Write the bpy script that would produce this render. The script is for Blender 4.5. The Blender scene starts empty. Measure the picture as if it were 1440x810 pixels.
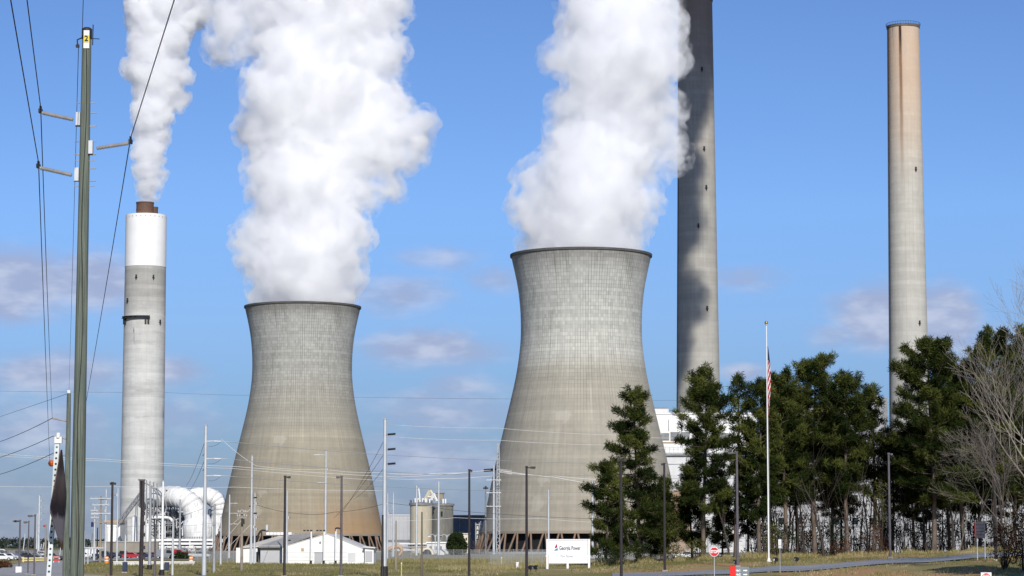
import bpy, bmesh, math, random
import numpy as np
from mathutils import Vector, Matrix, noise as mnoise

random.seed(7)
RND = random.Random(11)
SC = bpy.context.scene
COL = SC.collection

# ---------------------------------------------------------------- camera
CZ = 2.9                       # eye height above the plant's ground
FPX = 3500.0                   # focal length in pixels of a 1440 px wide frame
HY = 768.0                     # horizon row
PITCH = math.atan((HY - 405.0) / FPX)
cam_data = bpy.data.cameras.new("camera")
cam_data.sensor_width = 36.0
cam_data.lens = 36.0 * FPX / 1440.0
cam_data.clip_start = 0.5
cam_data.clip_end = 60000.0
cam = bpy.data.objects.new("camera", cam_data)
COL.objects.link(cam)
cam.location = (0.0, 0.0, CZ)
cam.rotation_euler = (math.pi / 2 + PITCH, 0.0, 0.0)
SC.camera = cam

# ---------------------------------------------------------------- light and sky
SUN_EL = math.radians(29.0)
SUN_AZ = math.radians(11.0)    # to the right of straight behind the camera
SUN_DIR = Vector((math.sin(SUN_AZ) * math.cos(SUN_EL), -math.cos(SUN_AZ) * math.cos(SUN_EL), math.sin(SUN_EL)))
sun_data = bpy.data.lights.new("sun", 'SUN')
sun_data.energy = 4.2
sun_data.angle = math.radians(0.53)
sun_data.color = (1.0, 0.955, 0.88)
sun = bpy.data.objects.new("sun", sun_data)
COL.objects.link(sun)
sun.rotation_euler = SUN_DIR.to_track_quat('Z', 'Y').to_euler()

SC.view_settings.view_transform = 'Standard'
SC.view_settings.look = 'None'
SC.view_settings.exposure = 0.10
SC.view_settings.gamma = 1.0
SC.view_settings.use_curve_mapping = False
SC.render.engine = 'CYCLES'
SC.cycles.use_denoising = True
SC.cycles.max_bounces = 64
SC.cycles.diffuse_bounces = 3
SC.cycles.glossy_bounces = 2
SC.cycles.transmission_bounces = 2
SC.cycles.transparent_max_bounces = 40
SC.cycles.volume_bounces = 64
SC.cycles.caustics_reflective = False
SC.cycles.caustics_refractive = False


class NT:
    """small helper round a node tree"""
    def __init__(s, tree):
        s.t = tree
        s.t.nodes.clear()

    def n(s, kind, **kw):
        nd = s.t.nodes.new(kind)
        for k, v in kw.items():
            setattr(nd, k, v)
        return nd

    def l(s, a, b):
        s.t.links.new(a, b)

    def put(s, sock, v):
        if v is None:
            return
        if hasattr(v, "is_output"):
            s.l(v, sock)
        elif isinstance(v, (tuple, list)):
            sock.default_value = tuple(v) + ((1.0,) if sock.type == 'RGBA' and len(v) == 3 else ())
        else:
            sock.default_value = v

    def m(s, op, a, b=None, c=None, clamp=False):
        nd = s.n('ShaderNodeMath', operation=op)
        nd.use_clamp = clamp
        s.put(nd.inputs[0], a)
        if b is not None: s.put(nd.inputs[1], b)
        if c is not None: s.put(nd.inputs[2], c)
        return nd.outputs[0]

    def mix(s, fac, a, b, mode='MIX'):
        nd = s.n('ShaderNodeMix', data_type='RGBA', blend_type=mode)
        s.put(nd.inputs['Factor'], fac)
        s.put(nd.inputs[6], a)
        s.put(nd.inputs[7], b)
        return nd.outputs[2]

    def noise(s, vec, scale, detail=4.0, rough=0.55, dist=0.0, dim='3D'):
        nd = s.n('ShaderNodeTexNoise', noise_dimensions=dim)
        if dim == '1D':
            s.put(nd.inputs['W'], vec)
        else:
            s.put(nd.inputs['Vector'], vec)
        nd.inputs['Scale'].default_value = scale
        nd.inputs['Detail'].default_value = detail
        nd.inputs['Roughness'].default_value = rough
        nd.inputs['Distortion'].default_value = dist
        return nd.outputs['Fac']

    def ramp(s, fac, stops, interp='LINEAR'):
        nd = s.n('ShaderNodeValToRGB')
        cr = nd.color_ramp
        cr.interpolation = interp
        while len(cr.elements) < len(stops):
            cr.elements.new(0.5)
        for e, (p, c) in zip(cr.elements, stops):
            e.position = p
            e.color = (c[0], c[1], c[2], 1.0) if isinstance(c, (tuple, list)) else (c, c, c, 1.0)
        s.put(nd.inputs['Fac'], fac)
        return nd.outputs['Color']

    def smooth(s, v, lo, hi, a=0.0, b=1.0):
        nd = s.n('ShaderNodeMapRange', interpolation_type='SMOOTHSTEP')
        s.put(nd.inputs['Value'], v)
        nd.inputs['From Min'].default_value = lo
        nd.inputs['From Max'].default_value = hi
        nd.inputs['To Min'].default_value = a
        nd.inputs['To Max'].default_value = b
        return nd.outputs['Result']

    def xyz(s, x, y, z):
        nd = s.n('ShaderNodeCombineXYZ')
        for i, v in enumerate((x, y, z)):
            s.put(nd.inputs[i], v)
        return nd.outputs[0]

    def sep(s, v):
        nd = s.n('ShaderNodeSeparateXYZ')
        s.put(nd.inputs[0], v)
        return nd.outputs


world = bpy.data.worlds.new("World")
SC.world = world
world.use_nodes = True
w = NT(world.node_tree)
sky = w.n('ShaderNodeTexSky', sky_type='NISHITA')
sky.sun_disc = False
sky.sun_elevation = SUN_EL
sky.sun_rotation = math.atan2(SUN_DIR.x, SUN_DIR.y)
sky.altitude = 200.0
sky.air_density = 1.0
sky.dust_density = 0.35
sky.ozone_density = 3.0
SKY_STRENGTH = 0.115
tc = w.n('ShaderNodeTexCoord')
dx, dy, dz = w.sep(tc.outputs['Generated'])
dyc = w.m('MAXIMUM', dy, 0.03)
az = w.m('DIVIDE', dx, dyc)
el = w.m('DIVIDE', dz, dyc)
# low, soft stratocumulus banks: each at its own bearing and elevation
cvec = w.xyz(w.m('MULTIPLY', az, 26.0), w.m('MULTIPLY', el, 62.0), 0.0)
n1 = w.noise(cvec, 1.0, 7.0, 0.6, 0.35)
n2 = w.noise(cvec, 3.1, 6.0, 0.6, 0.2)
nn = w.m('ADD', w.m('MULTIPLY', n1, 0.72), w.m('MULTIPLY', n2, 0.28))
CLOUDS = [  # bearing px, elevation px, half width px, half height px, strength
    (10, 400, 120, 60, 1.15), (125, 395, 85, 50, 1.1), (75, 527, 120, 36, 1.0), (235, 525, 60, 27, 0.95), (40, 610, 150, 60, .75),
    (250, 590, 100, 50, .6), (600, 492, 120, 32, 1.0), (560, 412, 85, 36, 0.75), (605, 362, 75, 22, 0.65), (625, 580, 130, 45, 0.7),
    (600, 650, 180, 50, .75), (1045, 392, 80, 22, 0.6), (1250, 446, 85, 52, 1.25), (1325, 450, 60, 60, 1.25), (1045, 525, 40, 15, .9),
    (700, 395, 50, 25, .6), (1370, 500, 90, 50, .7), (650, 545, 80, 25, .6), (400, 380, 60, 25, .5), (1180, 470, 60, 25, .7),
    (-260, 470, 160, 60, .9), (1700, 470, 200, 70, .9), (1650, 330, 120, 35, .7), (-420, 330, 150, 50, .6), (2000, 400, 150, 60, .8)]
acc = None
for (cx, cy, hw, hh, st) in CLOUDS:
    a0 = (cx - 720) / FPX
    e0 = (HY - cy) / FPX
    u_ = w.m('MULTIPLY', w.m('SUBTRACT', az, a0), FPX / hw)
    v_ = w.m('MULTIPLY', w.m('SUBTRACT', el, e0), FPX / hh)
    r_ = w.m('SQRT', w.m('ADD', w.m('MULTIPLY', u_, u_), w.m('MULTIPLY', v_, v_)))
    e_ = w.m('MULTIPLY', w.smooth(r_, 0.0, 1.6, 1.0, 0.0), st)
    acc = e_ if acc is None else w.m('MAXIMUM', acc, e_)
cl = w.m('ADD', acc, w.m('MULTIPLY', w.m('SUBTRACT', nn, 0.5), 1.3))
mask = w.m('MULTIPLY', w.smooth(cl, 0.10, 0.95), 0.86)
mask = w.m('MULTIPLY', mask, w.smooth(acc, 0.02, 0.2))
low = w.smooth(el, 0.0, 0.055, 0.42, 0.0)      # a thin grey-lavender band along the horizon
mask = w.m('MAXIMUM', mask, low)
top = w.smooth(w.noise(cvec, 1.7, 3.0), 0.4, 0.7)
ccol = w.mix(top, (3.0, 3.5, 5.1), (4.5, 4.9, 6.2))
tint = w.ramp(w.m('MULTIPLY', el, 4.0), [(0.0, (0.20, 0.265, 0.45)), (0.2, (0.305, 0.405, 0.65)), (0.36, (0.42, 0.53, 0.80)), (0.55, (0.49, 0.625, 0.91)), (0.88, (0.47, 0.585, 0.84)), (1.0, (0.47, 0.585, 0.84))])
skc = w.mix(mask, w.mix(1.0, sky.outputs['Color'], tint, 'MULTIPLY'), ccol)
bg = w.n('ShaderNodeBackground')
w.l(skc, bg.inputs['Color'])
bg.inputs['Strength'].default_value = SKY_STRENGTH
wo = w.n('ShaderNodeOutputWorld')
w.l(bg.outputs[0], wo.inputs['Surface'])


# ---------------------------------------------------------------- helpers
CP, SP = math.cos(PITCH), math.sin(PITCH)


def P(px, py, Y):
    """a point of the place: bearing and elevation as seen from the road, Y metres ahead"""
    a, b = (px - 720.0) / FPX, -(py - 405.0) / FPX
    d = Vector((a, CP - SP * b, SP + CP * b))
    t = Y / d.y
    return Vector((d.x * t, Y, CZ + d.z * t))


def X(px, Y):
    return P(px, HY, Y).x


def Zh(py, Y):
    return P(720, py, Y).z


def M(px_len, Y):
    return px_len * Y / FPX


def tag(o, label=None, cat=None, group=None, kind=None):
    if label: o["label"] = label
    if cat: o["category"] = cat
    if group: o["group"] = group
    if kind: o["kind"] = kind
    return o


def thing(name, label, cat, loc, group=None):
    o = bpy.data.objects.new(name, None)
    COL.objects.link(o)
    o.location = loc
    o.empty_display_size = 0.3
    return tag(o, label, cat, group)


def dup(root, loc, rotz=0.0, scale=None, label=None, group=None):
    r = root.copy()
    COL.objects.link(r)
    r.location = loc
    r.rotation_euler = (0, 0, rotz)
    if scale: r.scale = scale
    if label: r["label"] = label
    if group: r["group"] = group
    for ch in list(root.children):
        c = ch.copy()
        COL.objects.link(c)
        c.parent = r
        for g in ch.children:
            d = g.copy()
            COL.objects.link(d)
            d.parent = c
    return r


class MB:
    """collects faces in world coordinates and links them as one mesh"""
    def __init__(s):
        s.v, s.f, s.uv, s.tone = [], [], None, None

    def add(s, verts, faces):
        o = len(s.v)
        s.v.extend([tuple(v) for v in verts])
        s.f.extend([tuple(i + o for i in f) for f in faces])
        return s

    def box(s, x0, x1, y0, y1, z0, z1):
        return s.add([(x0, y0, z0), (x1, y0, z0), (x1, y1, z0), (x0, y1, z0), (x0, y0, z1), (x1, y0, z1), (x1, y1, z1), (x0, y1, z1)],
                     [(3, 2, 1, 0), (4, 5, 6, 7), (0, 1, 5, 4), (1, 2, 6, 5), (2, 3, 7, 6), (3, 0, 4, 7)])

    def cbox(s, c, sx, sy, sz, rz=0.0, rx=0.0, ry=0.0):
        R = Matrix.Rotation(rz, 3, 'Z') @ Matrix.Rotation(ry, 3, 'Y') @ Matrix.Rotation(rx, 3, 'X')
        c = Vector(c)
        vs = [c + R @ Vector((a * sx / 2, b * sy / 2, d * sz / 2)) for d in (-1, 1) for a, b in ((-1, -1), (1, -1), (1, 1), (-1, 1))]
        return s.add(vs, [(3, 2, 1, 0), (4, 5, 6, 7), (0, 1, 5, 4), (1, 2, 6, 5), (2, 3, 7, 6), (3, 0, 4, 7)])

    def path(s, pts, radii, n=8, cap=True):
        pts = [Vector(p) for p in pts]
        if not isinstance(radii, (list, tuple)): radii = [radii] * len(pts)
        vs, fs = [], []
        up = None
        for i, p in enumerate(pts):
            d = (pts[min(i + 1, len(pts) - 1)] - pts[max(i - 1, 0)])
            d = d.normalized() if d.length > 1e-9 else Vector((0, 0, 1))
            if up is None:
                up = Vector((1, 0, 0)) if abs(d.x) < 0.8 else Vector((0, 1, 0))
            a = (up - d * up.dot(d)).normalized()
            up = a
            b = d.cross(a)
            for k in range(n):
                t = 2 * math.pi * k / n
                vs.append(p + (a * math.cos(t) + b * math.sin(t)) * radii[i])
        for i in range(len(pts) - 1):
            for k in range(n):
                k2 = (k + 1) % n
                fs.append((i * n + k, i * n + k2, (i + 1) * n + k2, (i + 1) * n + k))
        if cap:
            fs.append(tuple(reversed(range(n))))
            o = (len(pts) - 1) * n
            fs.append(tuple(o + k for k in range(n)))
        return s.add(vs, fs)

    def bar(s, a, b, w=0.1):
        return s.path([a, b], w / 2 * 1.414, 4)

    def lathe(s, c, prof, n=32, cap_top=False, cap_bot=False):
        c = Vector(c)
        vs, fs = [], []
        for (r, z) in prof:
            for k in range(n):
                t = 2 * math.pi * k / n
                vs.append((c.x + r * math.cos(t), c.y + r * math.sin(t), c.z + z))
        for i in range(len(prof) - 1):
            for k in range(n):
                k2 = (k + 1) % n
                fs.append((i * n + k, i * n + k2, (i + 1) * n + k2, (i + 1) * n + k))
        if cap_bot: fs.append(tuple(reversed(range(n))))
        if cap_top: fs.append(tuple((len(prof) - 1) * n + k for k in range(n)))
        return s.add(vs, fs)

    def ball(s, c, r, nu=12, nv=8, sz=1.0):
        prof = [(r * math.sin(math.pi * i / nv) + 1e-4, -r * sz * math.cos(math.pi * i / nv)) for i in range(nv + 1)]
        return s.lathe(c, prof, nu)

    def prism(s, outline, y0, y1):
        """outline in (x,z), extruded from y0 to y1"""
        n = len(outline)
        vs = [(x, y0, z) for x, z in outline] + [(x, y1, z) for x, z in outline]
        fs = [tuple(range(n)), tuple(reversed(range(n, 2 * n)))] + [(i, i + n, (i + 1) % n + n, (i + 1) % n) for i in range(n)]
        return s.add(vs, fs)

    def build(s, name, mat, parent=None, smooth=False, origin=None):
        me = bpy.data.meshes.new(name)
        off = Vector(parent_origin(parent)) if parent is not None else Vector(origin or (0, 0, 0))
        arr = np.array(s.v, dtype=np.float64).reshape(-1, 3) - np.array(off)
        me.from_pydata(arr.tolist(), [], s.f)
        if s.uv is not None:
            l = me.uv_layers.new(name="UVMap")
            l.data.foreach_set("uv", np.array(s.uv, dtype=np.float32).ravel())
        if s.tone is not None:
            a = me.attributes.new("tone", 'FLOAT', 'FACE')
            a.data.foreach_set("value", np.array(s.tone, dtype=np.float32))
        if smooth is True:
            me.polygons.foreach_set("use_smooth", [True] * len(me.polygons))
        elif smooth:
            me.polygons.foreach_set("use_smooth", [True] * len(me.polygons))
            me.set_sharp_from_angle(angle=math.radians(smooth))
        me.update()
        o = bpy.data.objects.new(name, me)
        COL.objects.link(o)
        if mat is not None: me.materials.append(mat)
        if parent is not None:
            o.parent = parent
        else:
            o.location = off
        return o


def parent_origin(p):
    v = Vector((0, 0, 0))
    while p is not None:
        v += p.location
        p = p.parent
    return v


# ---------------------------------------------------------------- materials
def new_mat(name):
    m = bpy.data.materials.new(name)
    m.use_nodes = True
    t = NT(m.node_tree)
    out = t.n('ShaderNodeOutputMaterial')
    return m, t, out


def principled(t, out, color, rough=0.7, metal=0.0, bump=None, bump_d=0.02, spec=0.3):
    b = t.n('ShaderNodeBsdfPrincipled')
    t.put(b.inputs['Base Color'], color)
    t.put(b.inputs['Roughness'], rough)
    b.inputs['Metallic'].default_value = metal
    b.inputs['Specular IOR Level'].default_value = spec
    if bump is not None:
        bn = t.n('ShaderNodeBump')
        bn.inputs['Distance'].default_value = bump_d
        bn.inputs['Strength'].default_value = 0.6
        t.l(bump, bn.inputs['Height'])
        t.l(bn.outputs[0], b.inputs['Normal'])
    t.l(b.outputs[0], out.inputs['Surface'])
    return b


def wmat(name, c1, c2=None, scale=0.5, rough=0.7, metal=0.0, stretch=(1, 1, 1), spec=0.3):
    """weathered surface: two tones mixed by noise that sticks to the object, with finer grain"""
    m, t, out = new_mat(name)
    if c2 is None: c2 = tuple(x * 0.72 for x in c1)
    tc = t.n('ShaderNodeTexCoord')
    mp = t.n('ShaderNodeMapping')
    mp.inputs['Scale'].default_value = stretch
    t.l(tc.outputs['Object'], mp.inputs['Vector'])
    f = t.noise(mp.outputs[0], scale, 5.0, 0.6)
    g = t.noise(mp.outputs[0], scale * 6.3, 3.0, 0.6)
    f = t.m('ADD', t.m('MULTIPLY', f, 0.7), t.m('MULTIPLY', g, 0.3))
    c = t.mix(t.smooth(f, 0.36, 0.64), c1, c2)
    r = t.m('ADD', rough - 0.08, t.m('MULTIPLY', g, 0.16))
    principled(t, out, c, r, metal, spec=spec)
    return m


def concrete_mat(name, stops, H, n_u=144, lift=1.3, line=0.35, streak=0.25, band=0.12, line_lo=0.25, cell=0.12, stain=None, zscale=1.0):
    """board-marked concrete: UV u = turn 0..1, v = metres of height; construction joints, lifts, water streaks, bands"""
    m, t, out = new_mat(name)
    uv = t.n('ShaderNodeUVMap')
    u, v, _ = t.sep(uv.outputs[0])
    h = t.m('DIVIDE', v, H)
    base = t.ramp(h, stops)
    un = t.m('MULTIPLY', u, float(n_u))
    vn = t.m('DIVIDE', v, lift)
    fu = t.m('ABSOLUTE', t.m('SUBTRACT', t.m('FRACT', un), 0.5))
    fv = t.m('ABSOLUTE', t.m('SUBTRACT', t.m('FRACT', vn), 0.5))
    wn = t.n('ShaderNodeTexWhiteNoise', noise_dimensions='2D')
    t.l(t.xyz(t.m('FLOOR', un), t.m('FLOOR', vn), 0.0), wn.inputs['Vector'])
    wc = t.n('ShaderNodeTexWhiteNoise', noise_dimensions='1D')
    t.l(t.m('FLOOR', t.m('ADD', un, 0.5)), wc.inputs['W'])
    wl = t.n('ShaderNodeTexWhiteNoise', noise_dimensions='1D')
    t.l(t.m('FLOOR', vn), wl.inputs['W'])
    # streaks: noise that changes fast round the shell and slowly down it
    sv = t.noise(t.xyz(t.m('MULTIPLY', u, n_u * 0.9), t.m('MULTIPLY', v, 0.03), 3.0), 1.0, 5.0, 0.65)
    sv2 = t.noise(t.xyz(t.m('MULTIPLY', u, n_u * 0.16), t.m('MULTIPLY', v, 0.05), 9.0), 1.0, 5.0, 0.6, 0.5)
    bh = t.noise(t.xyz(t.m('MULTIPLY', u, 5.0), t.m('MULTIPLY', v, 0.33 * zscale), 1.0), 1.0, 6.0, 0.68)
    bl = t.noise(t.xyz(t.m('MULTIPLY', u, 14.0), t.m('MULTIPLY', v, 0.06), 5.0), 1.0, 4.0, 0.6)
    lu = t.m('MULTIPLY', t.smooth(fu, 0.33, 0.5), t.m('ADD', 0.35, t.m('MULTIPLY', wc.outputs[0], 0.9)))
    lu = t.m('MULTIPLY', lu, t.smooth(t.m('ADD', sv2, t.m('MULTIPLY', h, 0.25)), 0.3, 0.75, 0.25, 1.15))
    lv = t.m('MULTIPLY', t.smooth(fv, 0.36, 0.5), 0.6)
    lines = t.m('MULTIPLY', t.m('MAXIMUM', lu, lv), t.smooth(h, 0.35, 0.72, line_lo, 1.0))
    lines = t.m('MULTIPLY', lines, t.smooth(t.m('ADD', t.m('MULTIPLY', bl, 0.6), t.m('MULTIPLY', sv2, 0.4)), 0.36, 0.62, 0.25, 1.2))
    k = t.m('SUBTRACT', 1.0, t.m('MULTIPLY', lines, line))
    k = t.m('MULTIPLY', k, t.m('ADD', 1.0, t.m('MULTIPLY', t.m('SUBTRACT', wn.outputs[0], 0.5), t.m('MULTIPLY', cell, t.smooth(h, 0.5, 0.75, 0.25, 1.0)))))
    k = t.m('MULTIPLY', k, t.m('ADD', 1.0, t.m('MULTIPLY', t.m('SUBTRACT', sv, 0.5), streak * 1.6)))
    k = t.m('MULTIPLY', k, t.m('ADD', 1.0, t.m('MULTIPLY', t.m('SUBTRACT', bh, 0.5), band * 3.0)))
    k = t.m('MULTIPLY', k, t.m('ADD', 1.0, t.m('MULTIPLY', t.m('SUBTRACT', wl.outputs[0], 0.5), band)))
    k = t.m('MULTIPLY', k, t.m('ADD', 1.0, t.m('MULTIPLY', t.m('SUBTRACT', bl, 0.5), 0.4)))
    kk = t.n('ShaderNodeCombineXYZ')
    for i in range(3): t.l(k, kk.inputs[i])
    c = t.mix(1.0, base, kk.outputs[0], 'MULTIPLY')
    if stain is not None:
        c = stain(t, c, u, v, h, sv, sv2, bl)
    principled(t, out, c, 0.85, spec=0.2)
    return m


def revolve(c, prof, n, name, mat, parent, u0=0.0, smooth=True):
    """surface of revolution with UV = (turn, metres); the seam faces away from the camera"""
    mb = MB()
    c = Vector(c)
    uv = []
    vs = []
    for (r, z) in prof:
        for k in range(n + 1):
            t = math.pi / 2 + 2 * math.pi * k / n
            vs.append((c.x + r * math.cos(t), c.y + r * math.sin(t), c.z + z))
    fs = []
    for i in range(len(prof) - 1):
        for k in range(n):
            a = i * (n + 1) + k
            fs.append((a, a + 1, a + n + 2, a + n + 1))
            for (ii, kk) in ((i, k), (i, k + 1), (i + 1, k + 1), (i + 1, k)):
                uv.append((u0 + kk / n, prof[ii][1]))
    mb.add(vs, fs)
    mb.uv = uv
    return mb.build(name, mat, parent, smooth=smooth)

# ================================================================ the ground
G_COL = [-600, 0, 110, 300, 540, 700, 760, 840, 920, 1000, 1100, 1280, 1400, 1440, 2200]
G_ROW = [
    (-400, [1.3] * 15), (20, [1.3] * 15), (60, [.9] * 15), (120, [.4] * 15),
    (180, [.05, .05, .05, .05, .05, .05, .05, .05, .05, .08, .15, .25, .35, .4, .4]),
    (205, [0, 0, .05, .05, 0, 0, 0, .05, .08, .15, .35, .95, 1.5, 1.7, 1.8]),
    (225, [0, 0, .1, .1, 0, 0, .05, .1, .15, .3, .59, 1.36, 1.87, 2.06, 2.2]),
    (243, [0, 0, .15, .15, 0, .05, .15, .2, .26, .47, .89, 1.65, 2.2, 2.27, 2.4]),
    (262, [0, 0, .3, .3, .05, .3, .5, .58, .75, 1.0, 1.3, 1.85, 2.3, 2.4, 2.5]),
    (290, [0, 0, .45, .5, .05, .3, .5, .8, 1.2, 1.6, 1.7, 2.0, 2.4, 2.5, 2.6]),
    (330, [0, 0, .25, .4, .05, .1, .3, .8, 1.2, 1.6, 1.7, 2.0, 2.4, 2.5, 2.6]),
    (420, [0, 0, 0, 0, 0, 0, .1, .2, .3, .4, .5, .6, .6, .6, .6]),
    (560, [0] * 15), (90000, [0] * 15)]


def gz(x, y):
    px = 720 + FPX * x / max(y, 40.0)
    px = min(max(px, G_COL[0]), G_COL[-1])
    j = max(i for i in range(len(G_COL) - 1) if G_COL[i] <= px)
    a = (px - G_COL[j]) / (G_COL[j + 1] - G_COL[j])
    a = a * a * (3 - 2 * a)
    yy = min(max(y, G_ROW[0][0]), G_ROW[-1][0] - 1)
    i = max(k for k in range(len(G_ROW) - 1) if G_ROW[k][0] <= yy)
    b = (yy - G_ROW[i][0]) / (G_ROW[i + 1][0] - G_ROW[i][0])
    lo = G_ROW[i][1][j] * (1 - a) + G_ROW[i][1][j + 1] * a
    hi = G_ROW[i + 1][1][j] * (1 - a) + G_ROW[i + 1][1][j + 1] * a
    return lo * (1 - b) + hi * b


def ground_at(px, Y):
    x = (px - 720) / FPX * Y
    return Vector((x, Y, gz(x, Y)))


gm, t, out = new_mat("grass_field")
geo = t.n('ShaderNodeNewGeometry')
pos = geo.outputs['Position']
gx, gy, _z = t.sep(pos)
flat = t.xyz(gx, t.m('MULTIPLY', gy, 0.35), 0.0)
big = t.noise(flat, 0.05, 6.0, 0.62, 0.4)
mid = t.noise(flat, 0.35, 6.0, 0.65)
fine = t.noise(pos, 3.5, 4.0, 0.7)
k = t.m('ADD', t.m('MULTIPLY', big, 0.5), t.m('ADD', t.m('MULTIPLY', mid, 0.3), t.m('MULTIPLY', fine, 0.2)))
gcol = t.ramp(k, [(0.34, (0.11, 0.12, 0.035)), (0.43, (0.185, 0.175, 0.06)), (0.51, (0.29, 0.235, 0.105)), (0.60, (0.40, 0.315, 0.17)), (0.70, (0.29, 0.21, 0.11))])
clay = t.noise(flat, 0.11, 5.0, 0.65, 0.8)
side = t.smooth(gx, 4.0, 22.0)
cm = t.m('MULTIPLY', t.smooth(clay, 0.50, 0.58), t.m('MULTIPLY', side, t.smooth(gy, 330.0, 255.0)))
for (cpx, cY, crx, cry) in ((905, 251, 7.0, 6.0), (1010, 262, 6.0, 5.0), (1160, 216, 5.0, 7.0), (1300, 262, 9.0, 4.0), (1395, 214, 4.0, 6.0)):
    ddx = t.m('MULTIPLY', t.m('SUBTRACT', gx, (cpx - 720) / FPX * cY), 1 / crx)
    ddy = t.m('MULTIPLY', t.m('SUBTRACT', gy, float(cY)), 1 / cry)
    dd = t.m('SQRT', t.m('ADD', t.m('MULTIPLY', ddx, ddx), t.m('MULTIPLY', ddy, ddy)))
    cm = t.m('MAXIMUM', cm, t.smooth(t.m('ADD', dd, t.m('MULTIPLY', t.m('SUBTRACT', mid, 0.5), 2.4)), 1.0, 0.5))
gcol = t.mix(t.m('MULTIPLY', cm, 0.85), gcol, (0.44, 0.25, 0.125))
far = t.smooth(gy, 600.0, 1500.0)
gcol = t.mix(far, gcol, t.mix(t.smooth(big, 0.4, 0.6), (0.13, 0.14, 0.06), (0.26, 0.2, 0.11)))
principled(t, out, gcol, 0.95, bump=fine, bump_d=0.06, spec=0.1)

mb = MB()
cols = [-40000, -15000, -6000, -2500, -1200] + list(range(-600, 2201, 20)) + [3000, 5000, 9000, 18000, 40000]
rows = [-400, -100, 0, 20, 40, 60, 90, 120, 150, 165, 180, 190, 198, 205, 212, 218, 225, 231, 237, 243, 250, 256, 262, 270, 280, 290, 300, 315, 330,
        350, 375, 400, 420, 450, 480, 520, 560, 620, 700, 850, 1000, 1300, 1700, 2300, 3200, 5000, 9000, 20000, 50000]
vs = []
for Y in rows:
    for c in cols:
        x = (c - 720) / FPX * max(Y, 40)
        z = gz(x, Y)
        if 60 < Y < 500:
            z += 0.05 * mnoise.noise(Vector((x * 0.22, Y * 0.12, 0))) + 0.02 * mnoise.noise(Vector((x * 0.9, Y * 0.5, 3)))
        vs.append((x, Y, z))
n = len(cols)
fs = [(i * n + j, i * n + j + 1, (i + 1) * n + j + 1, (i + 1) * n + j) for i in range(len(rows) - 1) for j in range(n - 1)]
mb.add(vs, fs)
tag(mb.build("ground", gm, smooth=True), kind="structure")

asphalt = wmat("asphalt", (0.31, 0.315, 0.33), (0.23, 0.235, 0.25), 0.12, 0.85)
paint_white = wmat("road_paint", (0.62, 0.62, 0.6), (0.42, 0.42, 0.4), 0.9, 0.8)


def strip(edge_a, edge_b, lift):
    mb = MB()
    vs, fs = [], []
    for a, b in zip(edge_a, edge_b):
        for k in range(7):
            q = Vector(a).lerp(Vector(b), k / 6)
            vs.append((q.x, q.y, gz(q.x, q.y) + lift))
    for i in range(len(edge_a) - 1):
        for k in range(6):
            o = i * 7 + k
            fs.append((o, o + 1, o + 8, o + 7))
    return mb.add(vs, fs)


pxs = list(range(860, 1901, 10))
near = [ground_at(p, 224.5) for p in pxs]
farr = [ground_at(p, 243.5) for p in pxs]
tag(strip(near, farr, 0.085).build("road", asphalt), kind="structure")
tag(strip([ground_at(p, 242.4) for p in pxs], [ground_at(p, 242.8) for p in pxs], 0.095).build("road_marking", paint_white), kind="structure")
# the drive on the left, running away from us
lp = [(-20, 190), (-44, 243), (-60, 330), (-72, 400), (-80, 480), (-86, 600), (-92, 800)]
sub = []
for (a, b) in zip(lp[:-1], lp[1:]):
    for k in range(8):
        f = k / 8
        sub.append((a[0] * (1 - f) + b[0] * f, a[1] * (1 - f) + b[1] * f))
rr = [Vector((x + 1.0, y, 0)) for x, y in sub]
ll = [Vector((x - 7.2, y, 0)) for x, y in sub]
tag(strip(rr, ll, 0.085).build("drive", wmat("drive_asphalt", (0.38, 0.37, 0.35), (0.30, 0.295, 0.285), 0.1, 0.9)), kind="structure")
# gravel yard of the plant
mb = MB()
vs, fs = [], []
yx = list(range(-420, 421, 30))
yy = [520, 600, 700, 820, 950, 1100, 1300, 1600]
for b in yy:
    for a in yx:
        vs.append((a, b, gz(a, b) + 0.06))
n = len(yx)
fs = [(i * n + j, i * n + j + 1, (i + 1) * n + j + 1, (i + 1) * n + j) for i in range(len(yy) - 1) for j in range(n - 1)]
tag(mb.add(vs, fs).build("yard", wmat("yard_gravel", (0.30, 0.27, 0.22), (0.17, 0.17, 0.10), 0.03, 0.95)), kind="structure")

# ================================================================ cooling towers
steel_dark = wmat("dark_steel", (0.035, 0.035, 0.037), (0.02, 0.02, 0.022), 0.6, 0.6)
shaded_fill = wmat("shaded_fill", (0.018, 0.02, 0.022), (0.01, 0.011, 0.012), 0.25, 0.9)
leg_mat = wmat("rusty_concrete_leg", (0.25, 0.165, 0.11), (0.17, 0.125, 0.095), 0.4, 0.85)

TW_Y = [754, 732, 700, 668, 636, 604, 580, 562, 545, 532, 520, 505, 490, 472, 455, 442, 432]
TW_W = [116, 111.3, 104.9, 98.0, 90.4, 82.7, 77.2, 73.9, 71.6, 70.4, 70.0, 70.2, 71.1, 73.2, 76.4, 79.3, 81.6]


def tower_profile(scale=1.0):
    sc = 1200 / FPX
    return [(w_ * sc * scale, (776.5 - y_) * sc * scale) for y_, w_ in zip(TW_Y, TW_W)]


def refine(prof, k):
    """Catmull-Rom through the measured profile"""
    o = []
    for i in range(len(prof) - 1):
        p0, p1, p2, p3 = prof[max(i - 1, 0)], prof[i], prof[i + 1], prof[min(i + 2, len(prof) - 1)]
        for j in range(k):
            s = j / k
            o.append(tuple(0.5 * (2 * p1[d] + (p2[d] - p0[d]) * s + (2 * p0[d] - 5 * p1[d] + 4 * p2[d] - p3[d]) * s * s + (3 * p1[d] - p0[d] - 3 * p2[d] + p3[d]) * s ** 3) for d in (0, 1)))
    o.append(prof[-1])
    return o


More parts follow.
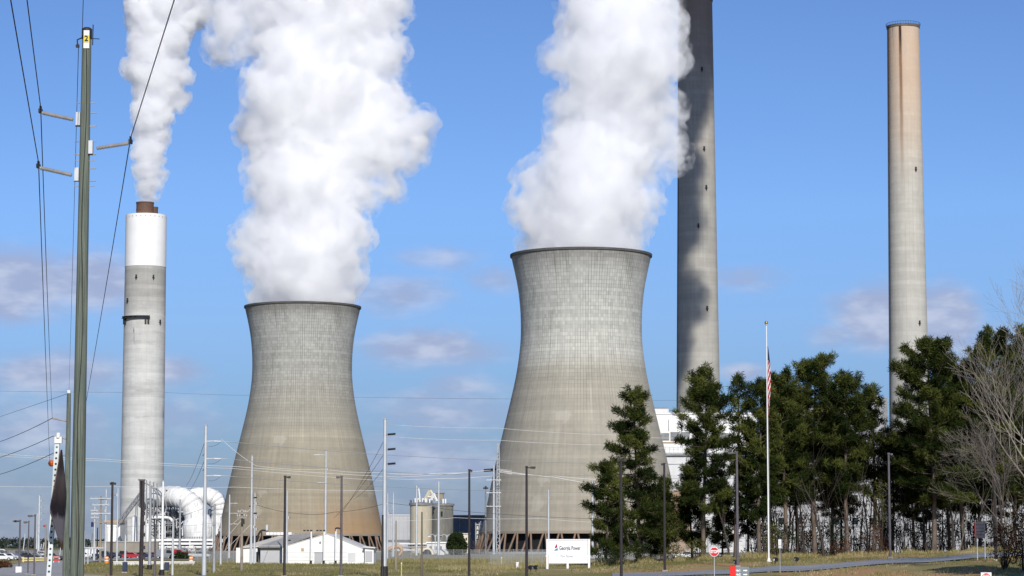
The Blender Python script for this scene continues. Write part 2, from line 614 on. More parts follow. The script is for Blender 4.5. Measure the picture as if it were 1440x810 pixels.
def cooling_tower(px, Y, label, stops, stain, scale):
    c = Vector((X(px, Y), Y, 0.0))
    root = thing("cooling_tower", label, "cooling tower", c, "concrete cooling towers")
    prof = refine(tower_profile(scale), 4)
    H = prof[-1][1]
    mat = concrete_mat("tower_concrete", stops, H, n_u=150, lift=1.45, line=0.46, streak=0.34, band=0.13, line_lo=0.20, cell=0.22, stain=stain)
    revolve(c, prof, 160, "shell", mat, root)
    # inner face, rim walkway and lip
    rt, zt = prof[-1]
    mb = MB()
    mb.lathe(c, [(rt + 0.02, zt - 0.9), (rt + 0.3, zt - 0.75), (rt + 0.35, zt + 0.15), (rt - 0.6, zt + 0.15), (rt - 0.7, zt - 1.2)], 120)
    mb.build("rim", wmat("rim_concrete", (0.10, 0.098, 0.09), (0.07, 0.068, 0.063), 0.3, 0.9), root, smooth=30)
    mb = MB()
    mb.lathe(c, [(r - 0.5, z) for r, z in prof[::3]], 80)
    mb.build("inner_wall", wmat("inner_concrete", (0.25, 0.25, 0.24), (0.18, 0.18, 0.17), 0.1, 0.9), root, smooth=True)
    rb, zb = prof[0]
    mb = MB()
    mb.lathe(c, [(rb - 0.6, zb - 0.02), (rb + 0.25, zb - 0.02), (rb + 0.25, zb + 0.9), (rb - 0.05, zb + 1.0)], 120)
    mb.build("ring_beam", wmat("ring_concrete", (0.30, 0.25, 0.19), (0.25, 0.21, 0.17), 0.15, 0.9), root, smooth=30)
    mb = MB()
    mb.lathe(c, [(rb - 3.0, 0.05), (rb - 3.0, zb + 0.5)], 96)
    mb.build("fill_pack", shaded_fill, root)  # near-black cylinder: the shade inside the tower foot put in as colour
    mb = MB()
    mb.lathe(c, [(rb + 4.0, 0.0), (rb + 4.0, 0.75), (rb + 3.6, 0.75), (rb + 3.6, 0.0)], 96)
    mb.build("basin_wall", wmat("basin_concrete", (0.36, 0.35, 0.33), (0.28, 0.27, 0.25), 0.2, 0.9), root, smooth=30)
    N = 40
    for i in range(N):
        a = 2 * math.pi * (i + 0.5) / N
        for s in (-1, 1):
            b = a + s * 0.42 * math.pi / N * 1.6
            p0 = c + Vector((math.cos(a + s * 0.012) * rb, math.sin(a + s * 0.012) * rb, zb + 0.05))
            p1 = c + Vector((math.cos(b) * (rb + 2.6), math.sin(b) * (rb + 2.6), 0.02))
            MB().path([p1, p0], [0.42, 0.38], 6).build("leg", leg_mat, root)
    return root, c, prof


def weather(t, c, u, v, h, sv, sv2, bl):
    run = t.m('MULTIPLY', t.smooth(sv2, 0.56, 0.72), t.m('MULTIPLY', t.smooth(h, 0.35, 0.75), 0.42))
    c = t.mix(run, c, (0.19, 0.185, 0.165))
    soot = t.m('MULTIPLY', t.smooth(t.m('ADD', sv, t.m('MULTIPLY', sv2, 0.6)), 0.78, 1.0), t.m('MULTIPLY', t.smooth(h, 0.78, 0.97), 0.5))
    c = t.mix(soot, c, (0.13, 0.128, 0.115))
    br = t.n('ShaderNodeTexBrick')
    br.inputs['Scale'].default_value = 1.0
    br.inputs['Brick Width'].default_value = 6.0
    br.inputs['Row Height'].default_value = 3.2
    br.inputs['Mortar Size'].default_value = 0.0
    br.inputs['Color1'].default_value = (0, 0, 0, 1); br.inputs['Color2'].default_value = (1, 1, 1, 1)
    t.l(t.xyz(t.m('MULTIPLY', u, 170.0), v, 0.0), br.inputs['Vector'])
    p_ = t.smooth(br.outputs['Color'], 0.90, 0.93)
    c = t.mix(t.m('MULTIPLY', p_, t.m('MULTIPLY', t.smooth(bl, 0.5, 0.56), 0.22)), c, (0.52, 0.50, 0.44))
    return c


def stain_left(t, c, u, v, h, sv, sv2, bl):
    c = weather(t, c, u, v, h, sv, sv2, bl)
    rust = t.m('MULTIPLY', t.smooth(h, 0.27, 0.06), t.smooth(t.m('ADD', sv2, t.m('MULTIPLY', t.smooth(u, 0.5, 0.62), 0.28)), 0.5, 0.82))
    c = t.mix(t.m('MULTIPLY', rust, t.m('ADD', 0.25, t.m('MULTIPLY', sv, 0.6))), c, (0.36, 0.20, 0.085))
    drip = t.m('MULTIPLY', t.smooth(sv, 0.70, 0.78), t.m('MULTIPLY', t.smooth(h, 0.5, 0.58), t.smooth(h, 0.74, 0.64)))
    return t.mix(t.m('MULTIPLY', drip, 0.4), c, (0.62, 0.61, 0.56))


def stain_right(t, c, u, v, h, sv, sv2, bl):
    c = weather(t, c, u, v, h, sv, sv2, bl)
    # pale runs hanging from the washed upper half
    drip = t.m('MULTIPLY', t.smooth(sv, 0.60, 0.70), t.m('MULTIPLY', t.smooth(h, 0.46, 0.60), t.smooth(h, 0.70, 0.62)))
    return t.mix(t.m('MULTIPLY', drip, 0.45), c, (0.55, 0.54, 0.49))


rootL, cL, profL = cooling_tower(
    422.8, 1200, "concrete cooling tower with rust at its foot, behind the white gabled shed",
    [(0.06, (0.285, 0.235, 0.165)), (0.22, (0.285, 0.25, 0.185)), (0.455, (0.30, 0.275, 0.215)), (0.47, (0.345, 0.315, 0.245)), (0.50, (0.295, 0.275, 0.222)), (0.62, (0.315, 0.30, 0.255)),
     (0.72, (0.34, 0.335, 0.30)), (0.86, (0.37, 0.372, 0.345)), (0.945, (0.36, 0.362, 0.338)), (0.965, (0.27, 0.265, 0.245)), (1.0, (0.225, 0.222, 0.205))], stain_left, 1.0)
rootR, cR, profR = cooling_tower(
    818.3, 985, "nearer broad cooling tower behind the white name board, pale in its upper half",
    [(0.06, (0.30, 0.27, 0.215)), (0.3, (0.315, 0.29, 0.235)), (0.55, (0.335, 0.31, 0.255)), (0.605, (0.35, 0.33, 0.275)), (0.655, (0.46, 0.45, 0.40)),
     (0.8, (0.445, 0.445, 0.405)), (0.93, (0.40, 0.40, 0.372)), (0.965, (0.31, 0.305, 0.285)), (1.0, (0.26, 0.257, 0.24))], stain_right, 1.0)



# ================================================================ chimneys
def chimney(px_top, px_bot, Y, py_top, w_top, py_ref, w_ref, label, matf, name="chimney"):
    s = Y / FPX
    zt, zr = Zh(py_top, Y), Zh(py_ref, Y)
    c = Vector((X((px_top + px_bot) / 2, Y), Y, 0.0))
    r_t, r_r = w_top * s / 2, w_ref * s / 2
    r_b = r_t + (r_r - r_t) * zt / (zt - zr)
    root = thing(name, label, "chimney", c, "tall concrete chimneys")
    return root, c, zt, r_t, r_b


white_paint = wmat("white_stack_paint", (0.80, 0.80, 0.79), (0.73, 0.73, 0.71), 0.05, 0.6)
flue_mat = wmat("rusty_flue_steel", (0.16, 0.085, 0.055), (0.10, 0.06, 0.045), 0.15, 0.75)


def lights_on(root, c, prof_r, spots, Y):
    """small obstruction light boxes bolted on the shell at (px, py)"""
    for (px, py) in spots:
        p = P(px, py, Y)
        z = p.z
        r = prof_r(z)
        dxx = max(-0.95 * r, min(0.95 * r, p.x - c.x))
        a = math.asin(dxx / r)
        q = Vector((c.x + math.sin(a) * (r + 0.4), c.y - math.cos(a) * (r + 0.4), z))
        mb = MB()
        mb.cbox(q, 1.4, 0.9, 0.25, rz=a)
        mb.cbox(q + Vector((0, 0, 0.9)), 0.8, 0.6, 1.6, rz=a)
        mb.cbox(q + Vector((0, 0, -0.7)), 0.25, 0.9, 1.2, rz=a)
        mb.build("obstruction_light", steel_dark, root)


# left: pale scrubber stack with a white painted top and two flues
def stain_scrubber(t, c, u, v, h, sv, sv2, bl):
    b = t.noise(t.xyz(t.m('MULTIPLY', u, 3.0), t.m('MULTIPLY', v, 0.16), 2.0), 1.0, 5.0, 0.7)
    c = t.mix(t.m('MULTIPLY', t.smooth(b, 0.52, 0.68), 0.5), c, (0.30, 0.30, 0.28))
    d = t.m('MULTIPLY', t.smooth(sv, 0.58, 0.7), t.m('MULTIPLY', t.smooth(h, 0.70, 0.76), t.smooth(h, 0.795, 0.775)))
    return t.mix(t.m('MULTIPLY', d, t.m('MULTIPLY', t.smooth(u, 0.36, 0.4), t.smooth(u, 0.56, 0.53))), c, (0.06, 0.06, 0.07))


Ys = 1490
rootS, cS, ztS, rtS, rbS = chimney(206.0, 199.5, Ys, 303, 57.0, 690, 60.0, "shorter pale chimney with white painted top and brown flues beside the wooden pole", None)
cS.x = X(198.6, Ys)
rootS.location = cS
zw = Zh(376, Ys)
rw = rtS + (rbS - rtS) * (1 - zw / ztS)
matS = concrete_mat("scrubber_stack_concrete", [(0.0, (0.50, 0.50, 0.48)), (0.6, (0.52, 0.52, 0.50)), (0.84, (0.48, 0.475, 0.45)), (0.88, (0.37, 0.365, 0.34)), (1.0, (0.35, 0.345, 0.32))],
                    zw, n_u=24, lift=2.4, line=0.07, streak=0.10, band=0.17, line_lo=1.0, cell=0.05, stain=stain_scrubber, zscale=0.9)
revolve(cS, [(rbS + (rw - rbS) * i / 20, zw * i / 20) for i in range(21)], 64, "shaft", matS, rootS)
MB().lathe(cS, [(rw + 0.12, zw), (rtS + 0.15, ztS), (rtS - 0.9, ztS + 0.02)], 64).build("painted_top", white_paint, rootS, smooth=30)
MB().lathe(cS, [(rtS - 0.8, ztS - 0.4), (0.01, ztS - 0.2)], 48).build("roof_slab", white_paint, rootS)
sS = Ys / FPX
for (px, pt, w_, dy) in ((203.9, 285.5, 24.5, -2.5), (216.0, 290.0, 12.5, 4.0)):
    q = Vector((P(px, pt + 8, Ys + dy).x, Ys + dy, 0))
    zt_ = Zh(pt, Ys)
    r_ = w_ * sS / 2
    MB().lathe(q, [(r_, ztS - 0.5), (r_, ztS + (zt_ - ztS) * .35), (r_ * 1.03, ztS + (zt_ - ztS) * .36), (r_ * 1.03, ztS + (zt_ - ztS) * .42), (r_, ztS + (zt_ - ztS) * .43),
                   (r_, zt_ - 0.8), (r_ * 1.04, zt_ - 0.75), (r_ * 1.04, zt_), (r_ * 0.9, zt_), (r_ * 0.9, ztS)], 36).build("flue", flue_mat, rootS, smooth=30)
# work platform hung on the shaft
rp = rbS + (rtS - rbS) * Zh(455, Ys) / ztS
mb = MB()
a0, a1 = -1.15, 0.38
for k in range(12):
    a = a0 + (a1 - a0) * (k + 0.5) / 12
    q = Vector((cS.x + math.sin(a) * (rp + 0.9), cS.y - math.cos(a) * (rp + 0.9), Zh(449, Ys)))
    mb.cbox(q, 1.75, 1.8, 0.5, rz=a)
    mb.cbox(q + Vector((0, 0, 1.1)), 1.75, 1.7, 0.12, rz=a)
    if k % 2 == 0: mb.cbox(q + Vector((0, 0, .6)), 0.12, 1.7, 1.2, rz=a)
    if k in (0, 1, 10, 11): mb.cbox(q + Vector((math.sin(a) * -.3, math.cos(a) * .3, -1.9)), 1.1, 0.9, 3.4, rz=a)
mb.build("work_platform", steel_dark, rootS)
lights_on(rootS, cS, lambda z: rbS + (rtS - rbS) * z / ztS, [(183, 425), (196, 393), (219, 393), (227, 455)], Ys)
mb = MB()
for k in range(14):
    a = -1.5 + 3.0 * k / 13
    mb.cbox((cS.x + math.sin(a) * (rtS + 0.2), cS.y - math.cos(a) * (rtS + 0.2), ztS - 1.6), 0.5, 0.25, 0.6, rz=a)
mb.build("vent_box", wmat("vent_tan", (0.45, 0.40, 0.32), None, 0.5), rootS)


def tall(px_top, px_bot, Y, py_top, w_top, py_ref, w_ref, label, stops, stain, spots):
    root, c, zt, rt, rb = chimney(px_top, px_bot, Y, py_top, w_top, py_ref, w_ref, label, None)
    mat = concrete_mat("tall_chimney_concrete", stops, zt, n_u=28, lift=2.5, line=0.10, streak=0.10, band=0.11, line_lo=1.0, cell=0.06, stain=stain, zscale=0.7)
    revolve(c, [(rb + (rt - rb) * i / 30, zt * i / 30) for i in range(31)], 64, "shaft", mat, root)
    MB().lathe(c, [(rt, zt - 1.6), (rt + 0.35, zt - 1.5), (rt + 0.35, zt), (rt - 1.0, zt), (rt - 1.0, zt - 6)], 64).build("rim", wmat("chimney_rim", (0.16, 0.13, 0.105), (0.08, 0.07, 0.06), 0.3, 0.85), root, smooth=30)
    mb = MB()
    for k in range(40):
        a, b = 2 * math.pi * k / 40, 2 * math.pi * (k + 1) / 40
        p = c + Vector((math.cos(a) * (rt + .6), math.sin(a) * (rt + .6), zt - 0.2))
        q = c + Vector((math.cos(b) * (rt + .6), math.sin(b) * (rt + .6), zt - 0.2))
        mb.bar(p, p + Vector((0, 0, 1.6)), 0.12)
        mb.bar(p + Vector((0, 0, 1.55)), q + Vector((0, 0, 1.55)), 0.12)
    mb.build("handrail", steel_dark, root)
    lights_on(root, c, lambda z: rb + (rt - rb) * z / zt, spots, Y)
    # climbing ladder down the shady side
    a = -1.25
    mb = MB()
    for s in (-.3, .3):
        pts = [Vector((c.x + math.sin(a) * (rb + (rt - rb) * f + .35) + s * math.cos(a), c.y - math.cos(a) * (rb + (rt - rb) * f + .35) + s * math.sin(a), zt * f)) for f in (0, .5, 1)]
        mb.path(pts, 0.07, 4)
    mb.build("ladder", steel_dark, root)
    return root, c, zt, rt, rb


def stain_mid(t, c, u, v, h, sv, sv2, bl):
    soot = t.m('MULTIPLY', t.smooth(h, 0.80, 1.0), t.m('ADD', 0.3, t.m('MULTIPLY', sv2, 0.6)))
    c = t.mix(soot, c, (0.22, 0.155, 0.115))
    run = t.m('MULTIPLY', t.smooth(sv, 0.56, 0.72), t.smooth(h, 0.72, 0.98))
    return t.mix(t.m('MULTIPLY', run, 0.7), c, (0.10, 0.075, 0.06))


def stain_rt(t, c, u, v, h, sv, sv2, bl):
    c = t.mix(t.m('MULTIPLY', t.smooth(h, 0.66, 0.95), t.m('ADD', 0.35, t.m('MULTIPLY', sv2, 0.75))), c, (0.52, 0.38, 0.27))
    cold = t.m('MULTIPLY', t.smooth(bl, 0.55, 0.65), t.smooth(h, 0.8, 0.9))
    c = t.mix(t.m('MULTIPLY', cold, 0.35), c, (0.36, 0.36, 0.35))
    d = t.m('ABSOLUTE', t.m('SUBTRACT', t.m('ADD', u, t.m('MULTIPLY', t.m('SUBTRACT', sv2, 0.5), 0.015)), 0.445))
    run = t.m('MULTIPLY', t.smooth(d, 0.022, 0.006), t.smooth(h, 0.62, 0.92))
    c = t.mix(t.m('MULTIPLY', run, 0.85), c, (0.20, 0.095, 0.05))
    tip = t.m('MULTIPLY', t.smooth(d, 0.016, 0.004), t.smooth(h, 0.925, 0.985))
    c = t.mix(tip, c, (0.02, 0.018, 0.016))
    edge = t.m('MULTIPLY', t.m('MULTIPLY', t.smooth(sv, 0.55, 0.68), t.smooth(h, 0.93, 1.0)), 0.7)
    c = t.mix(edge, c, (0.08, 0.055, 0.045))
    lf = t.m('MULTIPLY', t.smooth(u, 0.35, 0.30), t.smooth(h, 0.55, 0.95))  # left flank turned browner and darker towards the top
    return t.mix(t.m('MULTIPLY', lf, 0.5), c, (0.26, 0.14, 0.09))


rootM, cM, ztM, rtM, rbM = tall(983.5, 983.5, 1386, -1.0, 48.5, 560, 61.0, "tallest grey chimney darkened by soot and steam shade, just behind the nearer cooling tower",
     [(0.0, (0.36, 0.35, 0.31)), (0.4, (0.37, 0.355, 0.315)), (0.62, (0.34, 0.325, 0.29)), (0.82, (0.34, 0.315, 0.28)), (1.0, (0.30, 0.26, 0.225))], stain_mid,
     [(980, 322), (992, 437), (988, 214), (985, 103), (991, 268)], )
rootT, cT, ztT, rtT, rbT = tall(1282.0, 1282.0, 1456, 37.0, 45.5, 545, 55.5, "lone tan streaked chimney rising behind the pine grove",
     [(0.0, (0.43, 0.42, 0.385)), (0.4, (0.43, 0.42, 0.38)), (0.7, (0.44, 0.42, 0.37)), (0.85, (0.50, 0.44, 0.36)), (1.0, (0.52, 0.42, 0.33))], stain_rt,
     [(1284, 242), (1289, 457)])


# ================================================================ steam
def steam_mat(name, dens, aniso=0.0, veil=0.0, wisp=None, alb=0.994):
    """white droplets: a volume; wisp = (noise scale, low, high) tears the density into shreds"""
    m, t, out = new_mat(name)
    v = t.n('ShaderNodeVolumePrincipled')
    v.inputs['Color'].default_value = (alb, alb, alb + 0.003, 1.0)
    v.inputs['Anisotropy'].default_value = aniso
    v.inputs['Absorption Color'].default_value = (0, 0, 0, 1)
    if wisp:
        tcv = t.n('ShaderNodeTexCoord')
        nz = t.noise(tcv.outputs['Object'], wisp[0], 4.0, 0.6, 0.3)
        t.l(t.m('MULTIPLY', t.smooth(nz, wisp[1], wisp[2]), dens), v.inputs['Density'])
    else:
        v.inputs['Density'].default_value = dens
    t.l(v.outputs[0], out.inputs['Volume'])
    if veil > 0:
        f = t.n('ShaderNodeBsdfDiffuse'); f.inputs['Color'].default_value = (.95, .95, .95, 1)
        tr = t.n('ShaderNodeBsdfTransparent')
        mx = t.n('ShaderNodeMixShader'); mx.inputs[0].default_value = veil
        t.l(tr.outputs[0], mx.inputs[1]); t.l(f.outputs[0], mx.inputs[2])
        t.l(mx.outputs[0], out.inputs['Surface'])
    return m


def apply_remesh(o, voxel):
    md = o.modifiers.new("r", 'REMESH')
    md.mode = 'VOXEL'
    md.voxel_size = voxel
    md.use_smooth_shade = True
    dg = bpy.context.evaluated_depsgraph_get()
    me = bpy.data.meshes.new_from_object(o.evaluated_get(dg))
    o.modifiers.clear()
    old = o.data
    o.data = me
    bpy.data.meshes.remove(old)


def plume(name, label, spheres, Y, mats, voxel, amp, child=10, seed=1, grow=1.0, floor_z=None, mouth=None, core_in=2.4, veil_out=2.0):
    """a column of billows: big puffs along the path, smaller puffs budding from them, then turbulent creasing"""
    rnd = random.Random(seed)
    s = Y / FPX
    bm = bmesh.new()
    puffs = []
    for (px, py, r) in spheres:
        c = P(px, py, Y)
        r = r * s * grow
        c.y += rnd.uniform(-0.25, 0.25) * r
        puffs.append((c, r))
        for k in range(child):
            d = Vector((rnd.gauss(0, 1), rnd.gauss(0, 1) - 0.35, rnd.gauss(0, 1) * 0.9)).normalized()
            rr = r * rnd.choice((rnd.uniform(0.14, 0.26), rnd.uniform(0.24, 0.46)))
            puffs.append((c + d * (r * rnd.uniform(0.72, 0.92)), rr))
    for (c, r) in puffs:
        mtx = Matrix.Translation(c) @ Matrix.Diagonal((r, r, r, 1))
        bmesh.ops.create_icosphere(bm, subdivisions=3 if r > 6 * voxel else 2, radius=1.0, matrix=mtx)
    me = bpy.data.meshes.new(name)
    bm.to_mesh(me)
    bm.free()
    o = bpy.data.objects.new(name, me)
    COL.objects.link(o)
    apply_remesh(o, voxel)
    me = o.data
    n = len(me.vertices)
    co = np.empty(n * 3); me.vertices.foreach_get("co", co); co = co.reshape(-1, 3)
    no = np.empty(n * 3); me.vertices.foreach_get("normal", no); no = no.reshape(-1, 3)
    d = np.empty(n)
    wv = np.empty((n, 3))
    big = amp * 2.6
    off = Vector((seed * 13.1, 0, 0))
    for i in range(n):
        v = Vector(co[i]) + off
        a = mnoise.noise(v / big)
        g_ = mnoise.noise(v / (big * 2.4) + Vector((3, 3, 0)))
        b = mnoise.noise(v / (big * 0.45) + Vector((7, 0, 0)))
        c = mnoise.noise(v / (big * 0.2) + Vector((0, 5, 0)))
        e = mnoise.noise(v / (big * 0.09) + Vector((0, 0, 9)))
        d[i] = amp * (0.9 * g_ + 1.2 * abs(a) - 0.36 + 0.75 * abs(b) - 0.2 + 0.55 * abs(c) - 0.14 + 0.34 * abs(e) - .08)
    root = thing(name, label, "steam plume", P(spheres[0][0], spheres[0][1], Y), "white steam plumes")
    for part, off_n, k_d, mt_ in (("core", -core_in, 1.0, mats[0]), ("veil", veil_out, 0.8, mats[1])):
        co2 = co + no * (d * k_d + off_n)[:, None]
        if floor_z is not None:
            co2[:, 2] = np.maximum(co2[:, 2], floor_z)
        if mouth is not None:      # below the lip the steam stays inside the shell
            mc, mr, mz = mouth
            rx, ry = co2[:, 0] - mc.x, co2[:, 1] - mc.y
            rr = np.sqrt(rx * rx + ry * ry) + 1e-6
            dz_ = np.clip(co2[:, 2] - mz - 0.5, 0, None)
            lim = mr + dz_ * 0.12 + dz_ * dz_ * 0.035
            k = np.minimum(1.0, lim / rr)
            co2[:, 0] = mc.x + rx * k
            co2[:, 1] = mc.y + ry * k
        p = bpy.data.objects.new(part, o.data.copy())
        COL.objects.link(p)
        p.data.vertices.foreach_set("co", co2.ravel())
        p.data.update()
        apply_remesh(p, voxel * 0.8)
        me = p.data
        me.name = part
        cc = np.empty(len(me.vertices) * 3); me.vertices.foreach_get("co", cc)
        me.vertices.foreach_set("co", (cc.reshape(-1, 3) - np.array(root.location)).ravel())
        me.update()
        me.polygons.foreach_set("use_smooth", [True] * len(me.polygons))
        me.materials.clear()
        me.materials.append(mt_)
        p.parent = root
    bpy.data.objects.remove(o)
    return root


RIGHT = [(817, 362, 70), (817, 345, 82), (768, 338, 42), (866, 338, 42), (800, 300, 76), (745, 285, 30), (890, 290, 40), (918, 283, 22), (830, 250, 82), (758, 250, 40),
         (915, 250, 24), (850, 200, 82), (797, 195, 44), (925, 195, 38), (952, 224, 20), (865, 150, 84), (806, 150, 38), (938, 150, 30), (868, 90, 86), (818, 62, 42),
         (950, 85, 28), (865, 30, 84), (815, 30, 36), (928, 30, 26), (870, -30, 88),
         (905, -110, 92), (975, -200, 100), (1060, -290, 130), (1155, -390, 172), (1150, -480, 178), (1110, -590, 165), (1175, -700, 180), (1185, -850, 185), (1240, -1000, 190), (1310, -1130, 200)]
LEFT = [(426, 432, 58), (426, 418, 70), (378, 410, 34), (476, 410, 32), (424, 375, 76), (372, 368, 30), (487, 378, 32), (425, 320, 80), (376, 318, 34), (490, 328, 36),
        (425, 262, 80), (372, 258, 24), (498, 272, 36), (545, 258, 24), (425, 195, 84), (374, 185, 34), (520, 200, 58), (578, 188, 34), (598, 174, 16), (558, 218, 28),
        (440, 130, 88), (386, 112, 38), (528, 140, 44), (450, 60, 92), (543, 78, 38), (572, 74, 14), (388, 50, 48), (460, -20, 98), (530, 5, 50), (365, -5, 50),
        (325, 35, 34), (332, 72, 20), (306, 72, 18), (314, 6, 33)]
STACK = [(205, 285, 10), (206, 272, 14), (207, 258, 17), (208, 238, 20), (210, 214, 23), (212, 188, 25), (215, 160, 30), (250, 150, 10), (220, 130, 36), (224, 100, 42),
         (264, 108, 13), (222, 65, 43), (228, 25, 52), (235, -20, 60), (268, 15, 30), (217, 276, 7), (221, 262, 9), (224, 245, 10)]
steam_core = steam_mat("steam_core", 0.11, veil=0.02)
steam_veil = steam_mat("steam_veil", 0.12, wisp=(0.15, 0.40, 0.64))
jet_core = steam_mat("jet_core", 0.18, veil=0.02, alb=0.996)
jet_veil = steam_mat("jet_veil", 0.20, wisp=(0.2, 0.38, 0.62), alb=0.996)
if True:
    plume("steam_plume", "broad white steam column rising from the nearer cooling tower before the tallest chimney", RIGHT, 985, (steam_core, steam_veil), 0.95, 4.6, 13, 3, floor_z=profR[-1][1] - 6, mouth=(cR, profR[-1][0] - 1.2, profR[-1][1]))
    plume("steam_plume", "wide white steam column over the tower behind the gabled shed, with a side billow", LEFT, 1200, (steam_core, steam_veil), 1.05, 5.4, 13, 5, floor_z=profL[-1][1] - 6, mouth=(cL, profL[-1][0] - 1.2, profL[-1][1]))
    plume("steam_plume", "slim bright steam jet from the brown flues of the shorter chimney", STACK, 1490, (jet_core, jet_veil), 0.7, 2.5, 11, 8, floor_z=Zh(290, 1490), core_in=1.0, veil_out=1.3)

# ================================================================ plant buildings
siding_white = wmat("white_siding", (0.78, 0.78, 0.76), (0.70, 0.70, 0.68), 0.06, 0.6)
siding_grey = wmat("grey_siding", (0.44, 0.445, 0.46), (0.38, 0.385, 0.40), 0.08, 0.6)
hall_grey = wmat("hall_siding", (0.40, 0.40, 0.41), (0.27, 0.27, 0.28), 0.07, 0.6)
siding_light = wmat("light_siding", (0.60, 0.60, 0.60), (0.52, 0.52, 0.52), 0.07, 0.6)
slate_blue = wmat("slate_siding", (0.105, 0.125, 0.155), (0.08, 0.095, 0.12), 0.05, 0.6)
grey_trim = wmat("grey_trim", (0.24, 0.245, 0.25), (0.17, 0.175, 0.18), 0.4, 0.7)
dark_glass = wmat("dark_glass", (0.02, 0.024, 0.03), (0.012, 0.014, 0.018), 0.5, 0.2)
galv = wmat("galvanised_steel", (0.56, 0.58, 0.60), (0.45, 0.47, 0.49), 0.5, 0.45, 0.25)
galv_dull = wmat("dull_galvanised_steel", (0.36, 0.37, 0.38), (0.27, 0.28, 0.29), 0.5, 0.55, 0.2)
tan_paint = wmat("tan_paint", (0.48, 0.36, 0.22), (0.38, 0.28, 0.18), 0.3, 0.7)
cream = wmat("cream_panel", (0.68, 0.62, 0.48), (0.58, 0.52, 0.40), 0.3, 0.7)
white_metal = wmat("white_metal", (0.80, 0.80, 0.79), (0.70, 0.70, 0.69), 0.25, 0.5)
concrete_plain = wmat("plain_concrete", (0.42, 0.40, 0.36), (0.32, 0.30, 0.27), 0.25, 0.9)
black_band = wmat("black_coating", (0.02, 0.02, 0.022), (0.03, 0.03, 0.03), 0.5, 0.6)


def pb(mb, x0, x1, yt, yb, Y, depth, ybz=None):
    """a box whose front, at Y, spans the given bearings and elevations"""
    z0 = max(Zh(yb, Y), 0.0) if ybz is None else ybz
    return mb.box(X(x0, Y), X(x1, Y), Y, Y + depth, z0, Zh(yt, Y))


def building(name, label, cat, x0, x1, Y, group=None):
    return thing(name, label, cat, Vector((X((x0 + x1) / 2, Y), Y, 0)), group)


def band(root, name, x0, x1, yt, yb, Y, mat, proud=0.25, depth=0.5):
    mb = MB()
    mb.box(X(x0, Y), X(x1, Y), Y - proud, Y - proud + depth, Zh(yb, Y), Zh(yt, Y))
    return mb.build(name, mat, root)


# boiler house seen over and through the pines
Yb = 1150
b = building("boiler_house", "white boiler house with a flat roof box, showing between the layered pine and the flagpole", "power station building", 905, 1072, Yb)
pb(MB(), 905, 1072, 641, 780, Yb, 60).build("wall", siding_light, b)
pb(MB(), 914, 1066, 582, 640.4, Yb + 4, 50, ybz=Zh(640.4, Yb)).build("upper_wall", siding_white, b)
band(b, "roof_edge", 913, 1067, 580.2, 582.6, Yb + 4, white_metal, 0.4, 51)
band(b, "ledge", 903, 1074, 638.5, 641.0, Yb, grey_trim, 1.2, 4.5)
band(b, "ledge", 904, 1073, 621.5, 622.8, Yb + 4, tan_paint, 0.5, 1)
for (x0, x1, y0, y1) in ((944, 957, 607.5, 620), (958.5, 971, 607.5, 620), (1008, 1026, 609, 622), (931, 942, 609, 619)):
    band(b, "louvre", x0, x1, y0, y1, Yb + 4, grey_trim, 0.35)
for (x0, x1, y0, y1) in ((958, 966, 660, 671), (1044, 1054, 664, 676), (918, 925, 668, 678), (988, 994, 690, 700)):
    band(b, "window", x0, x1, y0, y1, Yb, galv_dull, 0.3)
pb(MB(), 920, 941.5, 573.5, 580, Yb + 12, 14).build("roof_box", siding_light, b)
band(b, "coping", 919.5, 942, 572.9, 574.2, Yb + 12, grey_trim, 0.3, 14.6)
for yy in (652, 672, 686, 704, 722, 740, 756):
    band(b, "girt", 905.5, 1071.5, yy, yy + 0.8, Yb, grey_trim if yy in (686, 722) else siding_grey, 0.22)
for xx in (941, 959, 1003, 1041):
    band(b, "downpipe", xx, xx + 0.7, 590, 606, Yb + 4, grey_trim, 0.3)
mb = MB()
for yy in (629, 633, 637):
    mb.box(X(912, Yb), X(1066, Yb), Yb - 0.9, Yb - 0.8, Zh(yy, Yb), Zh(yy - .5, Yb))
for xx in range(912, 1067, 6):
    mb.box(X(xx, Yb), X(xx + .5, Yb), Yb - 1.0, Yb - 0.8, Zh(638, Yb), Zh(629, Yb))
mb.build("handrail", galv_dull, b)

b = building("turbine_hall", "long pale turbine hall behind the grove, topped by a small cream roof hut", "power station building", 1075, 1244, Yb + 20)
Yc = Yb + 20
pb(MB(), 1075, 1244, 612, 780, Yc, 60).build("wall", hall_grey, b)
pb(MB(), 1090, 1242, 566, 612.5, Yc + 6, 40, ybz=Zh(612.5, Yc)).build("upper_wall", siding_grey, b)
pb(MB(), 1229, 1240, 557.5, 566, Yc + 8, 10).build("roof_hut", cream, b)
band(b, "hut_roof", 1228, 1241, 556.6, 557.8, Yc + 8, cream, 0.6, 11)
pb(MB(), 1240.5, 1251, 559.5, 640, Yc + 10, 20).build("stair_tower", grey_trim, b)
for yy in (628, 644, 660, 676, 692, 708, 724, 740, 756):
    band(b, "girt", 1076, 1243, yy, yy + 1.4, Yc, grey_trim, 0.25)
for xx in range(1080, 1244, 13):
    band(b, "column", xx, xx + 1.3, 612, 776, Yc, galv_dull, 0.5)
for xx in (1098, 1124, 1176, 1202, 1228):
    for yy in (664, 696, 728):
        band(b, "window", xx - 3, xx + 5, yy, yy + 9, Yc, dark_glass, 0.32)

